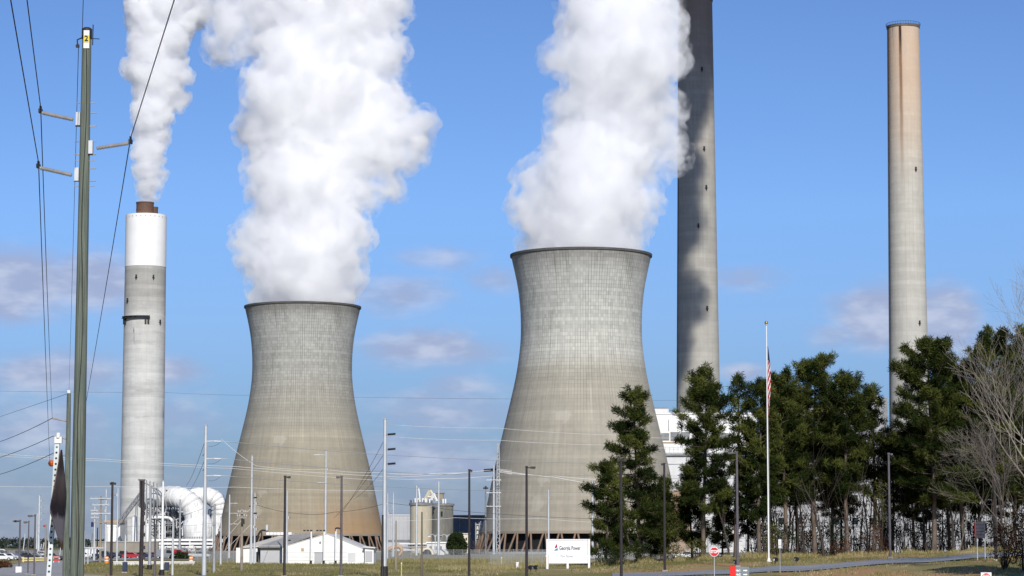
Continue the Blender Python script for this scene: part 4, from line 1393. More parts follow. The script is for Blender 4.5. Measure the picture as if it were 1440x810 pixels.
# ================================================================ poles, lamps, wires
bronze = wmat("dark_bronze_paint", (0.042, 0.034, 0.036), (0.028, 0.023, 0.025), 0.8, 0.5)
bronze_grey = wmat("faded_bronze_paint", (0.13, 0.115, 0.125), (0.09, 0.08, 0.088), 0.8, 0.5)
wood_pole_mat = wmat("weathered_pole_wood", (0.17, 0.145, 0.115), (0.10, 0.088, 0.072), 1.2, 0.9, stretch=(1, 1, .12))
wood_far = wmat("far_pole_wood", (0.30, 0.26, 0.21), (0.22, 0.19, 0.155), 0.5, 0.9, stretch=(1, 1, .15))
cable_dark = wmat("dark_cable", (0.03, 0.03, 0.034), (0.02, 0.02, 0.022), 1.0, 0.6)
cable_pale = wmat("aluminium_cable", (0.62, 0.62, 0.60), (0.54, 0.54, 0.52), 1.0, 0.5, 0.2)
porcelain = wmat("grey_porcelain", (0.46, 0.43, 0.40), (0.34, 0.32, 0.30), 3.0, 0.35)
lens_mat = wmat("lamp_lens", (0.30, 0.30, 0.29), (0.24, 0.24, 0.23), 1.0, 0.3)


def lamp(px, ytop, Y, arms, label, mat=bronze, w_=0.17, white_base=False):
    top = P(px, ytop, Y)
    base = Vector((top.x, Y, gz(top.x, Y)))
    root = thing("lamp_post", label, "lamp post", base, "lamp posts of the plant's roads")
    w_ *= .68
    MB().path([base + Vector((0, 0, -.05)), top], [w_ * 1.15, w_ * 0.85], 8).build("pole", mat, root)
    if white_base:
        MB().cbox(base + Vector((0, 0, .32)), .62, .62, .75).build("plinth", white_metal, root)
    else:
        MB().cbox(base + Vector((0, 0, .06)), .5, .5, .16).build("plinth", concrete_plain, root)
    for (s, L) in arms:
        mb = MB()
        mb.cbox(top + Vector((s * L * .3, 0, -.08)), L * .6, .1, .1)
        mb.build("arm", mat, root)
        mb = MB()
        mb.cbox(top + Vector((s * L * .72, 0, -.06)), L * .56, .42, .17)
        head = mb.build("lamp_head", mat, root)
        MB().cbox(top + Vector((s * L * .74, 0, -.165)), L * .4, .3, .03).build("lens", lens_mat, head)
    MB().cbox(top + Vector((0, 0, .03)), w_ * 2.2, w_ * 2.2, .1).build("cap", mat, root)
    return root


lamp(28.3, 732, 264, [(-1, .55), (-1, .75)], "bronze lamp post standing in a white base beside the drive", bronze_grey, .15, True)
lamp(40.6, 733.5, 247, [(-1, .5)], "slimmer bronze lamp post between two others by the drive", bronze_grey, .10)
lamp(49.6, 724.5, 240, [(-1, .7)], "tallest bronze lamp post by the drive, closest to the tilted road sign".replace(", closest to", ", next to"), bronze_grey, .12)
lamp(158.2, 679, 225, [(-1, .22), (1, .3)], "dark lamp post standing between the white plant building and the pale stack")
lamp(401, 670, 230, [(1, .5)], "dark lamp post in front of the shed's lean roof")
lamp(480.5, 670, 235, [(-1, .52)], "dark lamp post in front of the shed's white gable", bronze_grey)
lamp(660, 661, 230, [(1, .28)], "dark lamp post beside the round evergreen bush", bronze, .16)
lamp(740.5, 656.5, 222, [(1, .8)], "dark lamp post before the nearer tower, next to the white name board")
lamp(873, 646, 214, [(1, .5), (-1, .3)], "dark lamp post in front of the low-limbed layered pine")
lamp(934, 652, 248, [(-1, .3)], "dark lamp post on the clay verge between layered pine and stop sign")
lamp(1036, 636, 252, [(-1, .9)], "grey brown lamp post rising behind the grey gate board", bronze_grey, .19)
lamp(1249.5, 638, 252, [(1, .4)], "dark lamp post across the road between grove and the big dark pine", bronze_grey, .17)
lamp(1397, 610, 214, [(-1, .5)], "dark lamp post beside the dark slatted sign board", bronze, .17)


def insulator(mb, a, b, r=0.09, n=12):
    """ribbed post insulator from a to b"""
    a, b = Vector(a), Vector(b)
    pts, rad = [], []
    for k in range(n):
        f0, f1, f2 = k / n, (k + .5) / n, (k + .95) / n
        pts += [a.lerp(b, f0), a.lerp(b, f1), a.lerp(b, f2)]
        rad += [r * .5, r, r * .55]
    return mb.path(pts, rad, 8)


def utility(name, px, ytop, Y, r, label, cat, mat, arms=(), band_h=0.0, group=None, cross=(), top=True, ztip=None):
    """arms: (py, side, length m, kind)   cross: (py, half length, mat)"""
    top_ = P(px, ytop, Y)
    base = Vector((top_.x, Y, gz(top_.x, Y)))
    root = thing(name, label, cat, base, group)
    MB().path([base + Vector((0, 0, -.05)), top_], [r * 1.0, r * 0.58], 10).build("pole", mat, root, smooth=40)
    if band_h:
        MB().path([base + Vector((0, 0, 0)), base + Vector((0, 0, band_h))], r * 1.3 + .03, 10).build("foot_coating", black_band, root, smooth=40)
    for (py, s, L, kind) in arms:
        q = P(px, py, Y)
        e = q + Vector((s * L, 0, L * .06))
        if kind == "i":
            MB().cbox(q + Vector((s * r * 1.1, 0, 0)), .12, .2, .4).build("bracket", galv, root)
            insulator(MB(), q + Vector((s * r, 0, 0)), e, .11, 9).build("insulator", porcelain, root, smooth=40)
        elif kind == "d":
            insulator(MB(), q + Vector((s * r, 0, 0)), e, .13, 9).build("insulator", steel_dark, root, smooth=40)
        else:
            MB().path([q, e], [.09, .06], 6).build("arm", galv, root)
            mb = MB(); insulator(mb, e, e + Vector((s * L * .9, 0, -L * .04)), .09, 8)
            mb.build("insulator", white_metal, root, smooth=40)
    for (py, hl, m_) in cross:
        q = P(px, py, Y)
        MB().cbox(q + Vector((0, -r - .06, 0)), hl * 2, .12, .14).build("crossarm", m_, root)
        mb = MB()
        for s in (-.9, -.45, .45, .9):
            mb.lathe(q + Vector((s * hl, -r - .06, .07)), [(.05, 0), (.11, .1), (.05, .28)], 6)
        mb.cbox(q + Vector((0, -r - .06, .075)), hl * 1.9, .05, .03)
        mb.build("pin_insulator", porcelain, root)
    if top:
        MB().cbox(top_ + Vector((0, 0, .06)), r * 1.25, r * 1.25, .1).build("cap", galv_dull, root)
    return root


SG = "galvanised steel line poles"
# the two big galvanised poles that carry the three pale lines
utility("steel_line_pole", 289.5, 599, 238, .23, "tall galvanised line pole in front of the scrubber ducts, three pale wires leaving it", "line pole", galv,
        [(621, 1, .75, "a"), (645.5, 1, .75, "a"), (669.5, 1, .75, "a"), (640, -1, .25, "d"), (661, -1, .25, "d")], group=SG)
utility("steel_line_pole", 541.5, 590, 238, .25, "tall galvanised line pole with dark stubby arms and a black foot, between shed and silos", "line pole", galv,
        [(611, 1, 1.0, "d"), (632, 1, 1.0, "d"), (652.5, 1, 1.0, "d")], 1.0, SG)
utility("steel_line_pole", 354.5, 641, 362, .21, "galvanised line pole with dead-end clamps before the far tower's foot", "line pole", galv,
        [(700, 1, .7, "d"), (722, 1, .7, "d"), (741, 1, .6, "i"), (712, -1, .4, "d")], 0, SG)
utility("steel_line_pole", 358.6, 694, 366, .17, "shorter galvanised line pole close against the clamp-hung one", "line pole", galv, [(708, 1, .5, "i"), (727, 1, .5, "i"), (744, 1, .5, "i")], 0, SG)
utility("steel_line_pole", 458.5, 634, 460, .27, "galvanised line pole rising behind the shed's ridge", "line pole", galv, [(640, -1, 1.2, "a"), (679, -1, .9, "a"), (660, 1, .6, "i")], 0, SG)
utility("steel_line_pole", 323, 696, 597, .27, "galvanised line pole at the far tower's rusty corner, white arms slanting off it", "line pole", galv, [(708, 1, 1.0, "a"), (722, 1, 1.0, "a"), (737, 1, 1.0, "a")], 0, SG)
utility("steel_line_pole", 311, 728, 330, .15, "short galvanised line pole by the scrubber's edge, beside the far tower", "line pole", galv, [(745, -1, .4, "i"), (760, 1, .4, "i")], 0, SG)
utility("steel_line_pole", 302, 710, 250, .17, "dull grey line pole just beside the tall three-wire one", "line pole", galv_dull, [], 0, SG)
utility("steel_line_pole", 229.5, 677, 238, .16, "slim white steel pole with a black foot before the scrubber's steelwork", "line pole", white_metal, [(690, 1, .4, "i")], .55, SG)
utility("steel_line_pole", 212, 684, 272, .19, "grey steel pole with a black foot next to the floodlight mast", "line pole", galv_dull, [(712, -1, .4, "i"), (735, -1, .4, "i")], .5, SG)
utility("steel_line_pole", 243.5, 732, 238, .13, "short whitish steel pole under the big white duct bend", "line pole", galv, [], 0, SG)
utility("steel_line_pole", 253.5, 703, 700, .38, "grey steel pole standing against the scrubber's dark steelwork", "line pole", galv_dull, [(716, -1, 1.2, "i")], 0, SG)
utility("steel_line_pole", 149.5, 688, 460, .22, "thin white pole beside the wooden crossarm pole, near the white plant building", "line pole", galv, [(702, -1, 1.5, "i"), (718, -1, 1.5, "i")], 0, SG)
utility("steel_line_pole", 166, 686, 380, .16, "thin pale pole just past the dark lamp post before the pale stack", "line pole", galv, [(696, -1, .8, "i")], 0, SG)
utility("steel_line_pole", 176.5, 753, 272, .15, "squat white pole beside the low white barrier wall", "line pole", galv, [], 0, SG)
utility("steel_line_pole", 133.5, 712, 500, .23, "white pole with many small crossarms next to the wooden line pole", "line pole", galv, cross=[(718, .8, galv), (723, .7, galv), (728, .8, galv), (771, 1.2, galv)], group=SG)
utility("steel_line_pole", 118.7, 746, 380, .18, "short white pole just beside the big wooden pole", "line pole", galv, [], 0, SG)
utility("steel_line_pole", 124, 770, 380, .10, "short white pole with a level white arm near the drive's berm", "line pole", galv, cross=[(770.5, 2.4, galv)], group=SG)
utility("steel_line_pole", 55.6, 697, 597, .38, "tall grey line pole with small insulators behind the drive's lamps", "line pole", galv, [(704, 1, 1.2, "i"), (713, 1, 1.2, "i"), (722, 1, 1.2, "i"), (731, 1, 1.0, "i")], 0, SG)
utility("steel_line_pole", 52.4, 722, 610, .25, "grey line pole close beside the tall one behind the drive's lamps", "line pole", galv, [], 0, SG)
utility("steel_line_pole", 553.2, 693, 676, .27, "thin white pole with hair-thin antennas before the grey warehouse", "line pole", galv, [(712, -1, .9, "i")], 0, SG)
utility("steel_line_pole", 545.3, 694, 560, .18, "thin pale pole close beside the black-footed big pole", "line pole", galv, [(708, -1, 1.0, "i"), (722, 1, 1.0, "i")], 0, SG)
utility("steel_line_pole", 586, 683, 760, .40, "pale blue grey pole before the sunlit silo", "line pole", galv, [], 0, SG)
utility("steel_line_pole", 617, 676.5, 800, .45, "pale blue grey pole before the gap of the silos", "line pole", galv, [(712, -1, 2.0, "a"), (760, 1, 1.2, "i")], 0, SG)
utility("steel_line_pole", 771.3, 689, 800, .38, "pale pole before the nearer tower, above the name board", "line pole", galv, [(700, 1, .9, "i")], 0, SG)
utility("steel_line_pole", 833, 676, 800, .50, "pale pole half hidden by the layered pine's lowest limbs", "line pole", galv, [], 0, SG)
utility("steel_line_pole", 694.5, 655, 880, .46, "white pole with three crossarms beside the lattice mast", "line pole", galv, cross=[(675, 2.6, white_metal), (693, 2.6, white_metal), (712, 2.6, white_metal)], group=SG)
utility("steel_line_pole", 403.8, 690, 400, .19, "pale pole hidden behind the dark lamp post before the shed", "line pole", galv, [(728, 1, .7, "i"), (760, 1, .6, "d")], 0, SG)
WG = "wooden line poles"
utility("wooden_line_pole", 142.3, 697, 460, .24, "wooden line pole with crossarms at staggered heights near the white plant building", "line pole", wood_far,
        cross=[(701, 2.0, galv), (710, 1.6, galv), (722, 1.8, galv), (735, 1.4, wood_far)], group=WG)
utility("wooden_line_pole", 340.6, 718, 268, .17, "wooden pole with a black transformer box before the shed's back wall", "line pole", wood_far, cross=[(722, .45, wood_far), (728, .55, wood_far)], group=WG)
root = SC.objects["wooden_line_pole.001"]
MB().cbox(P(341.5, 733.5, 267.6), .34, .34, .55).build("transformer", black_band, root)
utility("wooden_line_pole", 557, 732, 290, .13, "short wooden pole left bare before the grey warehouse".replace(" left", ""), "line pole", wood_far, [], 0, WG, top=False)
utility("wooden_line_pole", 593.4, 720, 238, .12, "bare grey wooden pole before the sunlit silo", "line pole", wood_pole_mat, [], 0, WG, top=False)
utility("wooden_line_pole", 538.2, 724, 236, .14, "dark wooden pole touching the black-footed steel pole", "line pole", steel_dark, [], 0, WG, top=False)
utility("wooden_line_pole", 64.6, 737, 400, .20, "wooden pole behind the tilted road sign", "line pole", wood_far, [], 0, WG, top=False)
utility("wooden_line_pole", 218.6, 738, 236, .13, "bronze brown pole under the scrubber's hooped frame", "line pole", bronze_grey, [], 0, WG, top=False)
utility("wooden_line_pole", 137.2, 742, 520, .2, "thin dark pole between the wooden and the white crossarm poles", "line pole", steel_dark, [], 0, WG, top=False)

# lattice mast beside the nearer tower
Ym = 900
base = ground_at(700.5, Ym)
root = thing("lattice_mast", "slender white lattice mast standing against the nearer tower's edge", "lattice mast", base)
zt = Zh(628, Ym)
mb = MB()
hw = .62
lv = 30
for k in range(lv):
    z0, z1 = base.z + (zt - base.z) * k / lv, base.z + (zt - base.z) * (k + 1) / lv
    f0, f1 = 1 - .45 * k / lv, 1 - .45 * (k + 1) / lv
    for (sx_, sy_) in ((-1, -1), (1, -1), (1, 1), (-1, 1)):
        mb.bar((base.x + sx_ * hw * f0, Ym + sy_ * hw * f0, z0), (base.x + sx_ * hw * f1, Ym + sy_ * hw * f1, z1), .26)
    s = 1 if k % 2 else -1
    for yy in (-1, 1):
        mb.bar((base.x - s * hw * f0, Ym + yy * hw * f0, z0), (base.x + s * hw * f1, Ym + yy * hw * f1, z1), .14)
mb.build("lattice", galv, root)
mb = MB(); mb.bar((base.x - 5.2, Ym, Zh(661, Ym)), (base.x - .4, Ym, Zh(659.5, Ym)), .5); mb.bar((base.x - 5.2, Ym, Zh(663, Ym)), (base.x - 1, Ym, Zh(662, Ym)), .25)
mb.build("dark_insulator", steel_dark, root)
MB().cbox((base.x, Ym, zt + .5), .9, .9, 1.2).build("head", galv_dull, root)
mb = MB()
for k in range(4):
    insulator(mb, (base.x + .5, Ym, Zh(660 + k * 1.2, Ym)), (base.x + 5.0, Ym, Zh(662 + k * 1.8, Ym)), .2, 10)
mb.build("insulator_string", porcelain, root)
# far floodlight mast by the tower's shoulder
base = ground_at(683, 930)
root = thing("floodlight_mast", "thin dark floodlight mast against the sky beside the nearer tower", "floodlight mast", base, "floodlight masts")
MB().path([base, P(683, 686, 930)], [.42, .25], 8).build("mast", grey_trim, root)
for s in (-1, 1):
    MB().cbox(P(683 + s * 1.6, 686.5, 930), 1.1, .6, .6).build("lamp_head", steel_dark, root)
MB().cbox(P(683, 685, 930), .7, .7, .8).build("cap", steel_dark, root)
# near floodlight mast with its hanging box, before the scrubber
Yw = 228
base = ground_at(201.3, Yw)
root = thing("floodlight_mast", "thick dark mast with a crosshead and hanging cable box before the scrubber", "floodlight mast", base, "floodlight masts")
MB().path([base, P(201.3, 675, Yw)], [.20, .16], 8).build("mast", bronze, root)
MB().cbox(P(199.5, 674.8, Yw), .62, .3, .13).build("crosshead", bronze_grey, root)
MB().path([P(197.6, 710, Yw), P(197.4, 675.5, Yw)], .09, 6).build("cable_box", bronze, root)
for yy in (716, 722, 736, 752, 770, 784):
    MB().cbox(P(202.3, yy, Yw - .2), .22, .2, .34).build("junction_box", bronze, root)
mb = MB(); mb.path(curve([P(197.5, 710, Yw), P(199, 713, Yw), P(201, 714, Yw)]), .05, 6); mb.build("cable", cable_dark, root)
# small dark signal pole far left of the white plant building
base = ground_at(130.3, 600)
root = thing("signal_pole", "thin pole topped by a dark blue cylinder, behind the berm", "signal pole", base)
MB().path([base, P(130.3, 750, 600)], .15, 6).build("pole", grey_trim, root)
MB().path([P(130.3, 741, 600), P(130.3, 734, 600)], [.42, .36], 10).build("canister", wmat("blue_canister", (0.02, 0.03, 0.09), None, 1.0), root)
for (xx, yt, lab) in ((35.5, 750, "hair-thin pale pole at the far field between the drive's lamps"), (58.5, 766, "low pale post behind the yellow pipe gate"), (87.3, 752, "thin pale post hidden beside the big wooden pole"),
                      (61.8, 764, "thin grey post behind the tilted sign's post")):
    base = ground_at(xx, 620)
    root = thing("marker_post", lab, "post", base, "thin posts behind the drive")
    MB().path([base, P(xx, yt, 620)], .13, 6).build("shaft", galv, root)
    MB().cbox(P(xx, yt, 620), .3, .3, .4).build("cap", galv_dull, root)

# ---------------------------------------------------------------- big wooden transmission pole in front
Yp = 54.0
tm, t, out = new_mat("treated_pole_wood")
tcx = t.n('ShaderNodeTexCoord')
ox, oy, oz = t.sep(tcx.outputs['Object'])
ang = t.m('ARCTAN2', oy, ox)
gr = t.noise(t.xyz(t.m('MULTIPLY', ang, 9.0), t.m('MULTIPLY', oz, 0.5), 0.0), 1.0, 8.0, 0.7, 0.4)
ml = t.noise(t.xyz(t.m('MULTIPLY', ang, 1.2), t.m('MULTIPLY', oz, 0.6), 4.0), 1.0, 6.0, 0.65)
cr = t.noise(t.xyz(t.m('MULTIPLY', ang, 12.0), t.m('MULTIPLY', oz, 0.18), 9.0), 1.0, 3.0, 0.6)
wc_ = t.ramp(t.m('ADD', t.m('MULTIPLY', gr, .6), t.m('MULTIPLY', ml, .4)), [(.33, (0.045, 0.056, 0.049)), (.46, (0.105, 0.128, 0.108)), (.55, (0.165, 0.185, 0.150)), (.67, (0.25, 0.255, 0.20))])
wc_ = t.mix(t.smooth(cr, 0.58, 0.64), wc_, (0.02, 0.018, 0.014))
kn = t.n('ShaderNodeTexVoronoi'); kn.inputs['Scale'].default_value = 1.0
t.l(t.xyz(t.m('MULTIPLY', ang, 1.1), t.m('MULTIPLY', oz, 0.9), 0.0), kn.inputs['Vector'])
wc_ = t.mix(t.smooth(kn.outputs['Distance'], 0.10, 0.05), wc_, (0.035, 0.026, 0.018))
principled(t, out, wc_, 0.9, bump=gr, bump_d=0.015, spec=.15)
top = P(122.3, 42, Yp)
bx = P(108.2, 790, Yp)
bz = gz(bx.x, Yp) - .1
slope = (top.x - bx.x) / (top.z - bx.z)
base = Vector((bx.x + slope * (bz - bx.z), Yp, bz))
pole = thing("transmission_pole", "big greenish wooden transmission pole numbered 2, standing close to the road", "transmission pole", base)
rb0, rt0 = M(10.4, Yp), M(6.4, Yp)


def pole_at(py):
    z = P(110, py, Yp).z
    f = (z - base.z) / (top.z - base.z)
    return base.lerp(top, f), rb0 + (rt0 - rb0) * f


pts = [base.lerp(top, k / 16) for k in range(17)]
MB().path(pts, [rb0 + (rt0 - rb0) * k / 16 for k in range(17)], 28).build("pole", tm, pole, smooth=40)
MB().lathe(top + Vector((0, 0, -.12)), [(rt0 + .015, -.08), (rt0 + .015, .14), (rt0 - .03, .17), (.005, .18)], 20).build("cap", black_band, pole, smooth=40)
ends = {}
for (py, s, epx, epy, key) in ((168, -1, 57, 158, "B"), (246, -1, 54, 235.5, "A"), (208, 1, 183.5, 201, "C")):
    q, r = pole_at(py)
    root_q = q + Vector((s * (r + .05), -.02, 0))
    e = P(epx, epy, Yp)
    br = MB().cbox(q + Vector((s * (r + .035), -.06, 0)), .09, .14, .29).build("insulator_bracket", galv, pole)
    mb = MB()
    for dz_ in (-.14, .14):
        mb.path([q + Vector((-r - .12, 0, dz_)), q + Vector((r + .14, 0, dz_))], .012, 6)
    mb.build("through_bolt", galv_dull, br)
    a0_ = root_q + Vector((s * .04, 0, -.02))
    d = e - a0_
    mb = MB(); mb.path([a0_ + d * .93, e], .028, 8)
    ins = insulator(MB(), a0_ + d * .08, a0_ + d * .94, .052, 22).build("insulator", porcelain, pole, smooth=40)
    mb.build("end_fitting", galv, ins)
    mb = MB(); mb.cbox(e + Vector((0, 0, .03)), .07, .16, .09); mb.cbox(e + Vector((0, 0, .10)), .035, .12, .08)
    mb.build("clamp", cable_dark, ins)
    ends[key] = e + Vector((0, 0, .11))
mb = MB()
for py in (145, 178, 218, 226, 262):
    q, r = pole_at(py)
    mb.path([q + Vector((-r - .10, -.02, 0)), q + Vector((r + .12, -.02, 0))], .009, 5)
mb.build("step_bolt", galv_dull, pole)
q, r = pole_at(56)
plate = MB().cbox(q + Vector((.012, -r - .012, -.01)), .125, .012, .40).build("number_plate", white_metal, pole)
MB().cbox(q + Vector((.012, -r - .022, .0)), .115, .008, .165).build("yellow_tag", wmat("yellow_tag", (0.78, 0.60, 0.04), (0.72, 0.55, 0.05), 3.0, .5), plate)


def text_mesh(name, txt, size, mat, parent, center, align='CENTER', bold=0.0, squeeze=1.0):
    cu = bpy.data.curves.new(name, 'FONT')
    cu.body = txt
    cu.size = size
    cu.align_x = align
    cu.align_y = 'CENTER'
    cu.extrude = 0.004
    cu.offset = bold
    tmp = bpy.data.objects.new(name, cu)
    COL.objects.link(tmp)
    dg = bpy.context.evaluated_depsgraph_get()
    me = bpy.data.meshes.new_from_object(tmp.evaluated_get(dg))
    bpy.data.objects.remove(tmp)
    bpy.data.curves.remove(cu)
    me.name = name
    R = Matrix.Rotation(math.pi / 2, 4, 'X') @ Matrix.Diagonal((squeeze, 1, 1, 1))
    me.transform(R)
    o = bpy.data.objects.new(name, me)
    COL.objects.link(o)
    me.materials.append(mat)
    o.parent = parent
    o.location = Vector(center) - parent_origin(parent)
    return o


ink = wmat("black_ink", (0.012, 0.012, 0.012), None, 1.0, .6)
text_mesh("numeral", "2", .17, ink, plate, q + Vector((.012, -r - .032, .0)), bold=.004)
mb = MB(); mb.path([q + Vector((r + .03, 0, -.12)), q + Vector((r + .035, 0, .34))], .012, 6); mb.path([q + Vector((r, 0, .03)), q + Vector((r + .18, 0, .02))], .01, 6)
mb.build("lightning_rod", cable_dark, pole)
mb = MB(); mb.path([q + Vector((-r, 0, .05)), q + Vector((-r - .11, 0, .0)), q + Vector((-r - .10, 0, -.14))], .016, 6); mb.cbox(q + Vector((-r - .1, 0, -.14)), .07, .08, .06)
mb.build("shield_wire_bracket", cable_dark, pole)
mb = MB()
gw = []
for k in range(18):
    py = 70 + k * 44
    qq, rr_ = pole_at(py)
    a = -1.45 + .25 * math.sin(k * .9)
    gw.append(qq + Vector((math.sin(a + 1.57) * (rr_ + .012), -math.cos(a + 1.57) * (rr_ + .012), 0)))
mb.path(gw, .009, 5)
mb.build("ground_wire", cable_dark, pole)

Yq = 180.0
top2 = P(97.0, 553, Yq)
base2 = Vector((P(93.2, 768, Yq).x, Yq, 0)); base2.z = gz(base2.x, Yq) - .05
pole2 = thing("transmission_pole", "slimmer grey green wooden transmission pole with three stub insulators, partly behind the numbered one", "transmission pole", base2)
MB().path([base2, top2], [M(4.9, Yq), M(2.9, Yq)], 16).build("pole", tm, pole2, smooth=40)
for (py, epx, epy, key) in ((592, 73.5, 588, "a"), (617, 75.0, 613, "b"), (641, 75.5, 637, "c")):
    q = P(93.5, py, Yq)
    e = P(epx, epy, Yq)
    insulator(MB(), q, e, .085, 10).build("insulator", porcelain, pole2, smooth=40)
    ends[key] = e
MB().cbox(top2 + Vector((0, 0, .1)), .2, .2, .25).build("cap", white_metal, pole2)


def wire(label, pts, r, mat=cable_dark, sag=0.0, group="overhead lines", seg=18, name="overhead_line"):
    pts = [Vector(p) for p in pts]
    o = []
    for i in range(len(pts) - 1):
        a, b = pts[i], pts[i + 1]
        for k in range(seg):
            f = k / seg
            q = a.lerp(b, f)
            q.z -= sag * 4 * f * (1 - f)
            o.append(q)
    o.append(pts[-1])
    ob = MB().path(o, r, 5).build(name, mat, None, smooth=True, origin=o[0])
    return tag(ob, label, "overhead line", group)


def ext(e, other, k):
    """carry the near span on past the insulator towards us"""
    return e + (e - other) * k


LG = "dark conductors of the wooden transmission line"
nB, nA, nC = P(38, 0, 42.8), P(15, 0, 37.5), P(245, 0, 39.8)
nB2, nA2, nC2 = ends["B"] + (nB - ends["B"]) * 3.2, ends["A"] + (nA - ends["A"]) * 2.2, ends["C"] + (nC - ends["C"]) * 2.6
wire("dark conductor held by the numbered pole's topmost stub insulator", [nB2, ends["B"]], .011, group=LG)
wire("dark conductor held by the numbered pole's lower insulator on the wire-ball side", [nA2, ends["A"]], .011, group=LG)
wire("dark conductor held by the numbered pole's lone insulator facing the pale stack", [nC2, ends["C"]], .011, group=LG)
wire("dark conductor sinking from the topmost stub insulator to the slimmer pole", [ends["B"], ends["a"]], .012, sag=.25, group=LG)
ballp = P(70.0, 648, 186)
wire("dark conductor sinking to the orange marker ball beside the tilted sign", [ends["A"], ballp], .012, sag=.2, group=LG)
wire("dark conductor sinking from the lone insulator past the back of the numbered pole", [ends["C"], P(112, 613, Yq)], .012, sag=.25, group=LG)
wire("thin shield wire from the numbered pole's tip down to the slimmer pole's tip", [P(110.5, 62, Yp), top2 + Vector((0, 0, .2))], .008, sag=.3, group=LG)
wire("thin shield wire running up from the numbered pole's tip", [P(118, -60, 48), P(117, 0, 50.5), P(115.5, 52, Yp)], .008, group=LG)
wire("dark wire slanting from the slimmer pole's top insulator towards the far field", [ends["a"], P(0, 621, 230), P(-120, 650, 330)], .025, group=LG, sag=.1)
wire("dark wire slanting from the slimmer pole's middle insulator towards the far field", [ends["b"], P(0, 643, 230), P(-120, 665, 330)], .025, group=LG, sag=.1)
wire("dark wire slanting from the slimmer pole's bottom insulator towards the far field", [ends["c"], P(0, 667, 230), P(-120, 690, 330)], .025, group=LG, sag=.1)
wire("faint wire slanting from the slimmer pole's tip towards the far field", [top2, P(0, 586, 260), P(-120, 610, 360)], .016, group=LG)

orange = wmat("orange_ball_paint", (0.62, 0.13, 0.02), (0.50, 0.10, 0.02), 2.0, 0.5)
red_ball = wmat("red_ball_paint", (0.55, 0.03, 0.03), (0.45, 0.03, 0.03), 2.0, 0.5)
bp = P(72.3, 651.5, 186)
ball = thing("marker_ball", "orange aviation marker ball hanging on a wire beside the tilted sign", "marker ball", bp, "aviation marker balls")
MB().ball(bp, M(4.6, 186), 20, 14).build("shell", orange, ball, smooth=True)
MB().lathe(bp, [(M(4.65, 186), -.012), (M(4.75, 186), -.012), (M(4.75, 186), .012), (M(4.65, 186), .012)], 24).build("seam", wmat("ball_seam", (0.22, 0.05, 0.015), None, 1.0), ball)
MB().path([bp + Vector((-.05, 0, M(4, 186))), ballp], .03, 6).build("clamp", cable_dark, ball)
for (px, py, Y, lab) in ((62.4, 739.5, 590, "small red marker ball above the field behind the drive"), (229.3, 695, 520, "small red marker ball on the big white duct's face"),
                         (228.0, 738.5, 520, "small red marker ball before the scrubber's deck")):
    p_ = P(px, py, Y)
    r_ = thing("marker_ball", lab, "marker ball", p_, "aviation marker balls")
    MB().ball(p_, M(1.6, Y), 12, 8).build("shell", red_ball, r_, smooth=True)
    MB().path([p_ + Vector((-.3, 0, 0)), p_ + Vector((.3, 0, 0))], M(.5, Y), 6).build("clamp", cable_dark, r_)
wire("thin wire carrying the red marker balls before the scrubber", [P(-40, 735, 640), P(62.4, 739, 590), P(228, 738, 520), P(300, 735, 500)], .03, cable_pale, .4, "pale plant lines")

PG = "pale plant lines"
Yz = 238
zs = [(621, (600, 643), (862, 652)), (645.5, (600, 666.5), (862, 668)), (669.5, (600, 687), (862, 692.5))]
nm = ("top", "middle", "lowest")
for k, (y0, p1, p2) in enumerate(zs):
    a = P(289.5, y0, Yz) + Vector((.75 + .68, 0, .05))
    wire(f"{nm[k]} of the three pale wires from the tall pole before the scrubber across both towers", [a, P(p1[0], p1[1], 300), P(p2[0], p2[1], 380), P(960, p2[1] + 1, 420)], .028, cable_pale, .12, PG)
    e = P(289.5, y0, Yz) + Vector((1.43, 0, .0))
    j0 = P(289.5, y0 + 10, Yz) + Vector((.25, 0, .25))
    wire(f"{nm[k]} dark jumper loop under the arm of the tall pole before the scrubber", [e, (e + j0) / 2 + Vector((0, 0, -.18)), j0], .014, cable_dark, .05, "jumper loops", 6)
wire("upper dark wire falling from the tall pole before the scrubber to the duct roof", [P(288, 621, Yz), P(262, 683, 400)], .022, cable_dark, .5, "dark drop wires")
wire("lower dark wire falling from the tall pole before the scrubber to the duct roof", [P(288, 646, Yz), P(266, 690, 400)], .022, cable_dark, .4, "dark drop wires")
for k, (y0, e) in enumerate(((611, (478, 724)), (632, (470, 728)), (652, (497, 702)))):
    wire(f"{nm[k]} dark wire falling from the black-footed pole across the far tower", [P(540, y0, Yz) + Vector((.3, 0, 0)), P(e[0], e[1], 395)], .022, cable_dark, .45, "dark drop wires")
wire("dark wire sagging low across the rusty foot of the far tower", [P(541, 708, 400), P(470, 720, 430), P(420, 722, 440), P(356, 708, 366)], .03, cable_dark, .3, "dark drop wires")
